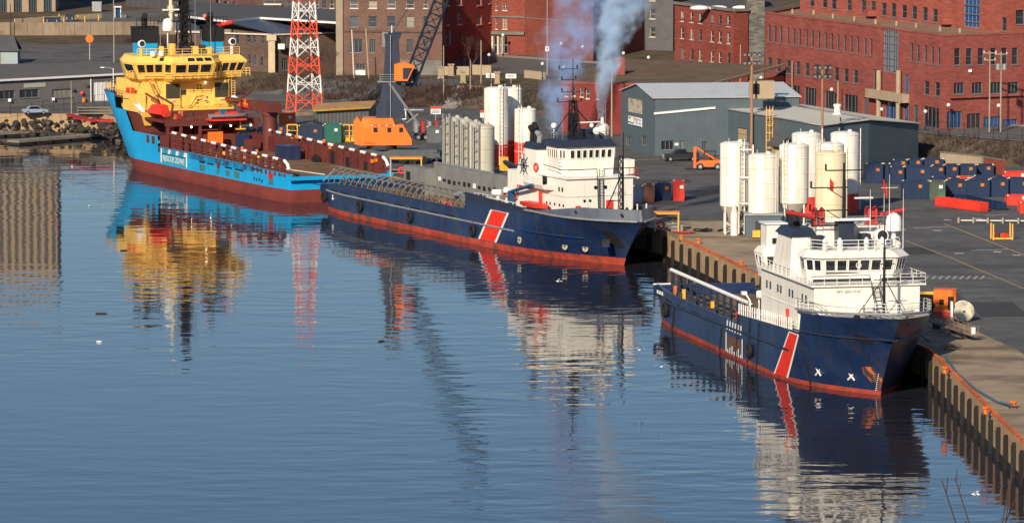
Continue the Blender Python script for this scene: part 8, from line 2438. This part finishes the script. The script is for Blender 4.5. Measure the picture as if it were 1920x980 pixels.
for x in (-.6, .6):
    for y in (-.4, .4): MB().bx(x - .05, x + .05, y - .05, y + .05, 0, 2.2).build('post', M_WHITE, t)
MB().bx(-.8, .8, -.6, .6, 2.2, 2.45).build('roof', M_WHITE, t); MB().bx(-.55, .55, .36, .4, .2, 2.1).build('pane', M_BLUEG, t)
pos = {76: 'left of the long dumpster', 82: 'just left of the long dumpster, in front', 111: 'behind the right end of the long dumpster', 120: 'between the two dumpsters', 146: 'right of the short dumpster', 159: 'farther right along the pale wall', 185: 'near the grey ribbed box'}
for px, py in ((76, 47), (82, 48), (111, 38), (120, 45), (146, 40), (159, 42), (185, 40)):
    t = thing('yellow_bollard', 'yellow steel bollard ' + pos[px], 'bollard', ter(px, py), 0, 'yellow bollards along the upper road')
    MB().lathe([(.13, 0), (.13, 1.2), (.06, 1.3)], 8).build('post', M_YEL, t); MB().lathe([(.2, 0), (.2, .06)], 8).build('base_plate', M_DGREY, t)
def low_wall(px0, py0, px1, py1, h, mat, label, n=6, th=.35):
    a, b = ter(px0, py0), ter(px1, py1)
    t = thing('low_wall', label, 'wall', a)
    for k in range(n):
        p_, q_ = a.lerp(b, k / n) - a, a.lerp(b, (k + 1) / n) - a
        z = min(hgt(a.x + p_.x, a.y + p_.y), hgt(a.x + q_.x, a.y + q_.y)) - a.z
        u = (q_ - p_).normalized(); nn = Vector((u.y, -u.x, 0)) * th / 2
        MB().prism([(p_ + nn).xy, (q_ - u * .03 + nn).xy, (q_ - u * .03 - nn).xy, (p_ - nn).xy], z - .3, z + h).build('wall_section', mat, t)
low_wall(-20, 50, 190, 35, 1.1, pm('pale_yellow_wall', (.42, .33, .20), .9, var=.15), 'pale yellow wall at the foot of the tower', 9)
low_wall(828, 141, 880, 141, 1.6, M_STONE, 'pale stone wall left of the bare tree', 4)
low_wall(886, 140, 922, 141, 1.8, M_STONE, 'pale stone wall right of the bare tree', 3)
low_wall(984, 146, 1022, 150, 1.4, M_STONE, 'short pale stone wall at the edge of the smoke', 3)
low_wall(857, 166, 960, 168, .5, M_STONE, 'low tan kerb wall above the white tanks', 5)
for px, py, lb in ((868, 156, 'pale stone pillar left of the tanks on the terrace'), (932, 157, 'pale stone pillar between the information boards'), (826, 147, 'pale stone pillar at the terrace corner by the crane'), (846, 142, 'squat stone pillar in front of the left stone wall')):
    t = thing('stone_pillar', lb, 'pillar', ter(px, py), 0, 'stone pillars of the terrace')
    MB().bx(-.45, .45, -.45, .45, -.3, 1.9).build('shaft', M_STONE, t); MB().bx(-.6, .6, -.6, .6, 1.9, 2.15).build('cap', M_STONE, t); MB().bx(-.58, .58, -.58, .58, -.3, .25).build('base', M_STONE, t)
# red beams and timber on the far shore
for k, (x0, y0, x1, y1) in enumerate(((125, 214, 165, 222), (137, 219, 178, 226), (165, 224, 212, 226))):
    a, b = at(x0, y0, Z_Q + .6), at(x1, y1, Z_Q + .6)
    t = thing('red_steel_beam', ('upper red steel beam on the rocky shore', 'middle red steel beam on the rocky shore', 'red steel beam nearest the blue bow on the rocks')[k], 'beam', (a + b) / 2, math.atan2(b.y - a.y, b.x - a.x), 'red beams on the far shore')
    ln = (b - a).length
    MB().bx(-ln / 2, ln / 2, -.2, .2, .1, .16).build('flange', M_DKRED, t); MB().bx(-ln / 2, ln / 2, -.2, .2, -.3, -.24).build('flange', M_DKRED, t); MB().bx(-ln / 2, ln / 2, -.04, .04, -.24, .1).build('web', M_DKRED, t)
    MB().bx(-ln / 3, -ln / 3 + .3, -.6, .6, -.9, -.3).build('chock', M_TIMB, t)
t = thing('timber_stack', 'grey planks stacked behind the red beams', 'timber', at(180, 214, Z_Q))
for k in range(5): MB().box((0, .3 * (k % 2), .15 + .25 * k), (6.5, 1.4, .2), .04 * k).build('plank', M_PONT, t)

# ------------------------------------------------------------------ bare trees
M_BARK = pm('dark_bark', (.055, .038, .032), .9, var=.3)
M_TWIG = pm('reddish_twigs', (.075, .038, .036), .9, var=.3)
def bare_tree(p, h, spread, label, seed, twig=None, depth=5):
    rnd = random.Random(seed)
    t = thing('bare_tree', label, 'tree', p)
    tr, cr = MB(), MB()
    tr.tube((0, 0, -.3), (0, 0, h * .28), h * .022, 7, h * .016)
    def grow(a, d, ln, r, k):
        b = a + d * ln
        (cr).tube(a, b, r, 4 if k < 3 else 3, r * .65)
        if k >= depth: return
        for _ in range(3 if k < 3 else 2):
            nd = (d + Vector((rnd.uniform(-1, 1) * spread, rnd.uniform(-1, 1) * spread, rnd.uniform(-.1, .55)))).normalized()
            grow(b, nd, ln * rnd.uniform(.62, .85), r * .62, k + 1)
    for k in range(4):
        d = Vector((rnd.uniform(-.7, .7), rnd.uniform(-.7, .7), 1)).normalized()
        grow(Vector((0, 0, h * rnd.uniform(.18, .28))), d, h * .22, h * .011, 1)
    tr.build('trunk', M_BARK, t); cr.build('crown', twig or M_TWIG, t)
bare_tree(ter(884, 140), 8.0, .8, 'dark bare tree in front of the red corner building', 3, depth=6)
bare_tree(ter(600, 152), 6.5, .8, 'bare grey tree between the lattice tower and apartment house', 5, M_BARK)
bare_tree(ter(622, 150), 6.0, .7, 'smaller bare tree beside the apartment house corner', 8, M_BARK)
bare_tree(ter(866, 132), 5.0, .9, 'low bare shrub-like tree at the left stone wall', 12, depth=6)
# dark undergrowth on the banks
def brush(name, spots, n, mat, label, hh=(.5, 1.3)):
    m = MB()
    for _ in range(n):
        x, y, w = random.choice(spots)
        x += random.uniform(-w, w); y += random.uniform(-w * .5, w * .5)
        z = hgt(x, y)
        for k in range(3):
            a = random.uniform(0, 6.28); l = random.uniform(*hh)
            m.tube((x, y, z - .1), (x + math.cos(a) * l * .6, y + math.sin(a) * l * .6, z + l), .035, 3, .012)
    tag(m.build(name, mat), label, kind='stuff')
brush('bank_undergrowth', [(x, toe(x) + 6, 4) for x in range(60, 105, 4)] + [(x, toe(x) + 7, 5) for x in range(-45, 8, 4)], 2600, M_BARK, 'dry brown scrub on the banks behind the yard')
brush('terrace_undergrowth', [(*ter(px, py).xy, 4) for px, py in ((650, 185), (700, 190), (760, 180), (800, 190), (840, 172), (900, 170), (300, 90), (270, 80), (420, 178))], 1400, M_TWIG, 'reddish dry scrub on the terraces')

# ------------------------------------------------------------------ smoke from the middle ship
def smoke(name, base, H, drift, bend, r0, r1, pw, dens, colr, label, seed):
    m = bpy.data.materials.new(name); m.use_nodes = True
    N, L = m.node_tree.nodes, m.node_tree.links
    N.clear()
    out = N.new('ShaderNodeOutputMaterial'); pv = N.new('ShaderNodeVolumePrincipled')
    pv.inputs['Color'].default_value = (*colr, 1); pv.inputs['Anisotropy'].default_value = 0.0
    L.new(pv.outputs[0], out.inputs['Volume'])
    tc = N.new('ShaderNodeTexCoord')
    def M(op, a, b=None, clamp=False):
        n = N.new('ShaderNodeMath'); n.operation = op; n.use_clamp = clamp
        for i, v in enumerate((a, b)):
            if v is None: continue
            if isinstance(v, (int, float)): n.inputs[i].default_value = v
            else: L.new(v, n.inputs[i])
        return n.outputs[0]
    def noise(sc, det, off=0.0):
        mp = N.new('ShaderNodeMapping'); mp.inputs['Location'].default_value = (seed + off, seed * 2 + off, off)
        L.new(tc.outputs['Object'], mp.inputs[0])
        n = N.new('ShaderNodeTexNoise'); n.inputs['Scale'].default_value = sc; n.inputs['Detail'].default_value = det; n.inputs['Roughness'].default_value = .6
        L.new(mp.outputs[0], n.inputs['Vector']); return n
    sp = N.new('ShaderNodeSeparateXYZ'); L.new(tc.outputs['Object'], sp.inputs[0])
    t = M('DIVIDE', sp.outputs['Z'], H, True)
    r = M('ADD', M('MULTIPLY', M('POWER', t, pw), r1), r0)
    wv = noise(.16, 3); ws = N.new('ShaderNodeSeparateXYZ'); L.new(wv.outputs['Color'], ws.inputs[0])
    amp = M('MULTIPLY', r, 2.2)
    cx = M('ADD', M('MULTIPLY', t, drift), M('MULTIPLY', M('MULTIPLY', t, t), bend))
    dx = M('ADD', M('SUBTRACT', sp.outputs['X'], cx), M('MULTIPLY', M('SUBTRACT', ws.outputs[0], .5), amp))
    dy = M('ADD', sp.outputs['Y'], M('MULTIPLY', M('SUBTRACT', ws.outputs[1], .5), amp))
    d = M('DIVIDE', M('SQRT', M('ADD', M('MULTIPLY', dx, dx), M('MULTIPLY', dy, dy))), r)
    fall = M('SUBTRACT', 1.0, d, True)
    mr = N.new('ShaderNodeMapRange'); mr.inputs['From Min'].default_value = .46; mr.inputs['From Max'].default_value = .62
    L.new(noise(.42, 5, 7.0).outputs['Fac'], mr.inputs['Value'])
    cl = M('ADD', M('MULTIPLY', mr.outputs[0], .92), .08)
    top = M('SUBTRACT', 1.0, M('POWER', t, 6.0))
    den = M('MULTIPLY', M('MULTIPLY', fall, cl), M('MULTIPLY', M('DIVIDE', dens, r), top))
    L.new(den, pv.inputs['Density'])
    x0, x1 = min(0, drift + bend) - r1 * .75 - r0, max(0, drift + bend) + r1 * 1.25 + r0
    rings = []
    for k in range(9):
        tt = k / 8; rr = (r0 + r1 * tt ** pw) * 1.75 + .25; c = drift * tt + bend * tt * tt
        rings.append([(c + rr * math.cos(a * math.pi / 5), rr * math.sin(a * math.pi / 5), H * tt) for a in range(10)])
    o = MB().loft(rings).build(name, m, None, loc=base)
    return tag(o, label, kind='stuff')
smoke('white_smoke', S2.matrix_basis @ Vector((-13.2, 3.1, 18.0)), 32.0, 1.0, 10.0, .45, 7.0, 1.15, 10.5, (.66, .82, 1.0), 'bright bluish smoke rising from the exhaust of the caged ship', 3.0)
smoke('blue_smoke', S2.matrix_basis @ Vector((-19.2, -1.0, 15.6)), 32.0, 3.5, 6.0, .9, 6.8, .8, 3.2, (.55, .70, 1.0), 'thin violet blue smoke drifting up from the funnel of the caged ship', 11.0)

# ------------------------------------------------------------------ gulls
M_GULL = pm('gull_white', (.80, .79, .77), .7, var=.05); M_GULLG = pm('gull_grey', (.35, .36, .38), .7, var=.05)
def gull(p, rz, label, s=1.0, flying=True):
    t = thing('seagull', label, 'bird', p, rz, 'gulls over the harbour')
    rings = [[(x * s, y * r * s, z * r * s) for y, z in [(math.cos(a * math.pi / 4), math.sin(a * math.pi / 4)) for a in range(8)]] for x, r in ((-.34, .02), (-.2, .07), (0, .11), (.14, .09), (.2, .055), (.27, .065), (.33, .04), (.38, .012))]
    MB().loft(rings).build('body', M_GULL, t, smooth=True)
    if flying:
        for sd in (-1, 1):
            q = [(.12, sd * .07, .04), (-.08, sd * .07, .04), (-.12, sd * .40, .22), (.10, sd * .38, .24), (-.22, sd * .80, .12), (-.05, sd * .60, .2)]
            MB().add([tuple(v * s for v in p_) for p_ in q], [(0, 1, 2, 3), (3, 2, 4, 5)]).build('wing', M_GULLG, t)
for k, (px, py, Y, lb) in enumerate(((1048, 527, 610, 'white gull flying below the bow of the caged ship'), (1200, 656, 520, 'white gull flying left of the nearest ship, higher of the two'), (1240, 687, 510, 'white gull flying left of the nearest ship, lower of the two'), (1830, 926, 400, 'white gull over the water above the bare twigs'))):
    gull(atY(px, py, Y), k * .9, lb, 1.05)
for k, (px, py, lb) in enumerate(((168, 386, 'lone gull sitting on the water left of the blue ship'), (135, 312, 'gull on the water near the pontoons'), (186, 640, 'small gull on the open water at the far left'))):
    p = at(px, py, .08); gull(p, 1.0 + k, lb, 1.0, False)

for k, (px, py, ln, lb) in enumerate(((190, 588, 1.4, 'dark driftwood floating on the open water at the left'), (232, 470, 1.0, 'small dark drift log left of the yellow reflection'), (715, 640, .9, 'small drift log in the middle of the harbour'))):
    t = thing('driftwood', lb, 'driftwood', at(px, py, 0), .3 * k, 'drift logs on the water')
    MB().lathe_ax([(.05, -ln / 2), (.13, -ln * .4), (.12, ln * .3), (.04, ln / 2)], (0, 0, .03), (1, .1, 0), 7).build('log', M_TIMB, t)
    MB().tube((ln * .1, 0, .05), (ln * .25, .25, .2), .03, 4).build('branch_stub', M_TIMB, t)
# ------------------------------------------------------------------ near hillside below the camera with a bare shrub at the lower right corner
kn = MB()
gx, gy = [-40 + 5 * i for i in range(17)], [-20 + 5 * i for i in range(17)]
vz = lambda x, y: 54.6 - .02 * max(0, y - 30) ** 1.6 - .4 * math.sin(x * .3) * math.cos(y * .2)
kn.add([(x, y, vz(x, y)) for y in gy for x in gx], [(j * 17 + i, j * 17 + i + 1, (j + 1) * 17 + i + 1, (j + 1) * 17 + i) for j in range(16) for i in range(16)])
tag(kn.build('near_hillside', M_SOIL, smooth=True), 'grassy hillside below the viewpoint', kind='structure')
sb = Vector((5.6, 60.0, vz(5.6, 60.0)))
SH = thing('bare_shrub', 'bare brown twigs rising at the lower right corner', 'shrub', sb)
rs = random.Random(21)
def twig(a, d, ln, r, k, m):
    b = a + d * ln
    m.tube(a, b, r, 5, r * .7)
    if k == 0: return
    for i in range(rs.choice((1, 2, 2))):
        c = a.lerp(b, rs.uniform(.75, .97))
        twig(c, (d + Vector((rs.uniform(-.45, .45), rs.uniform(-.3, .3), rs.uniform(.0, .4)))).normalized(), ln * rs.uniform(.10, .22), r * .6, k - 1, m)
for px, pt in ((1790, 945), (1800, 975), (1838, 930), (1868, 905), (1862, 960), (1880, 940), (1895, 958), (1905, 955), (1826, 970), (1783, 975)):
    top = atY(px, pt, 60.0) - sb
    root = Vector((top.x * .55 + rs.uniform(-.08, .08), rs.uniform(-.2, .2), 0))
    m = MB(); d = (top - root); twig(root, d.normalized(), d.length * .93, .016, 2, m)
    m.build('stem', M_BARK, SH)
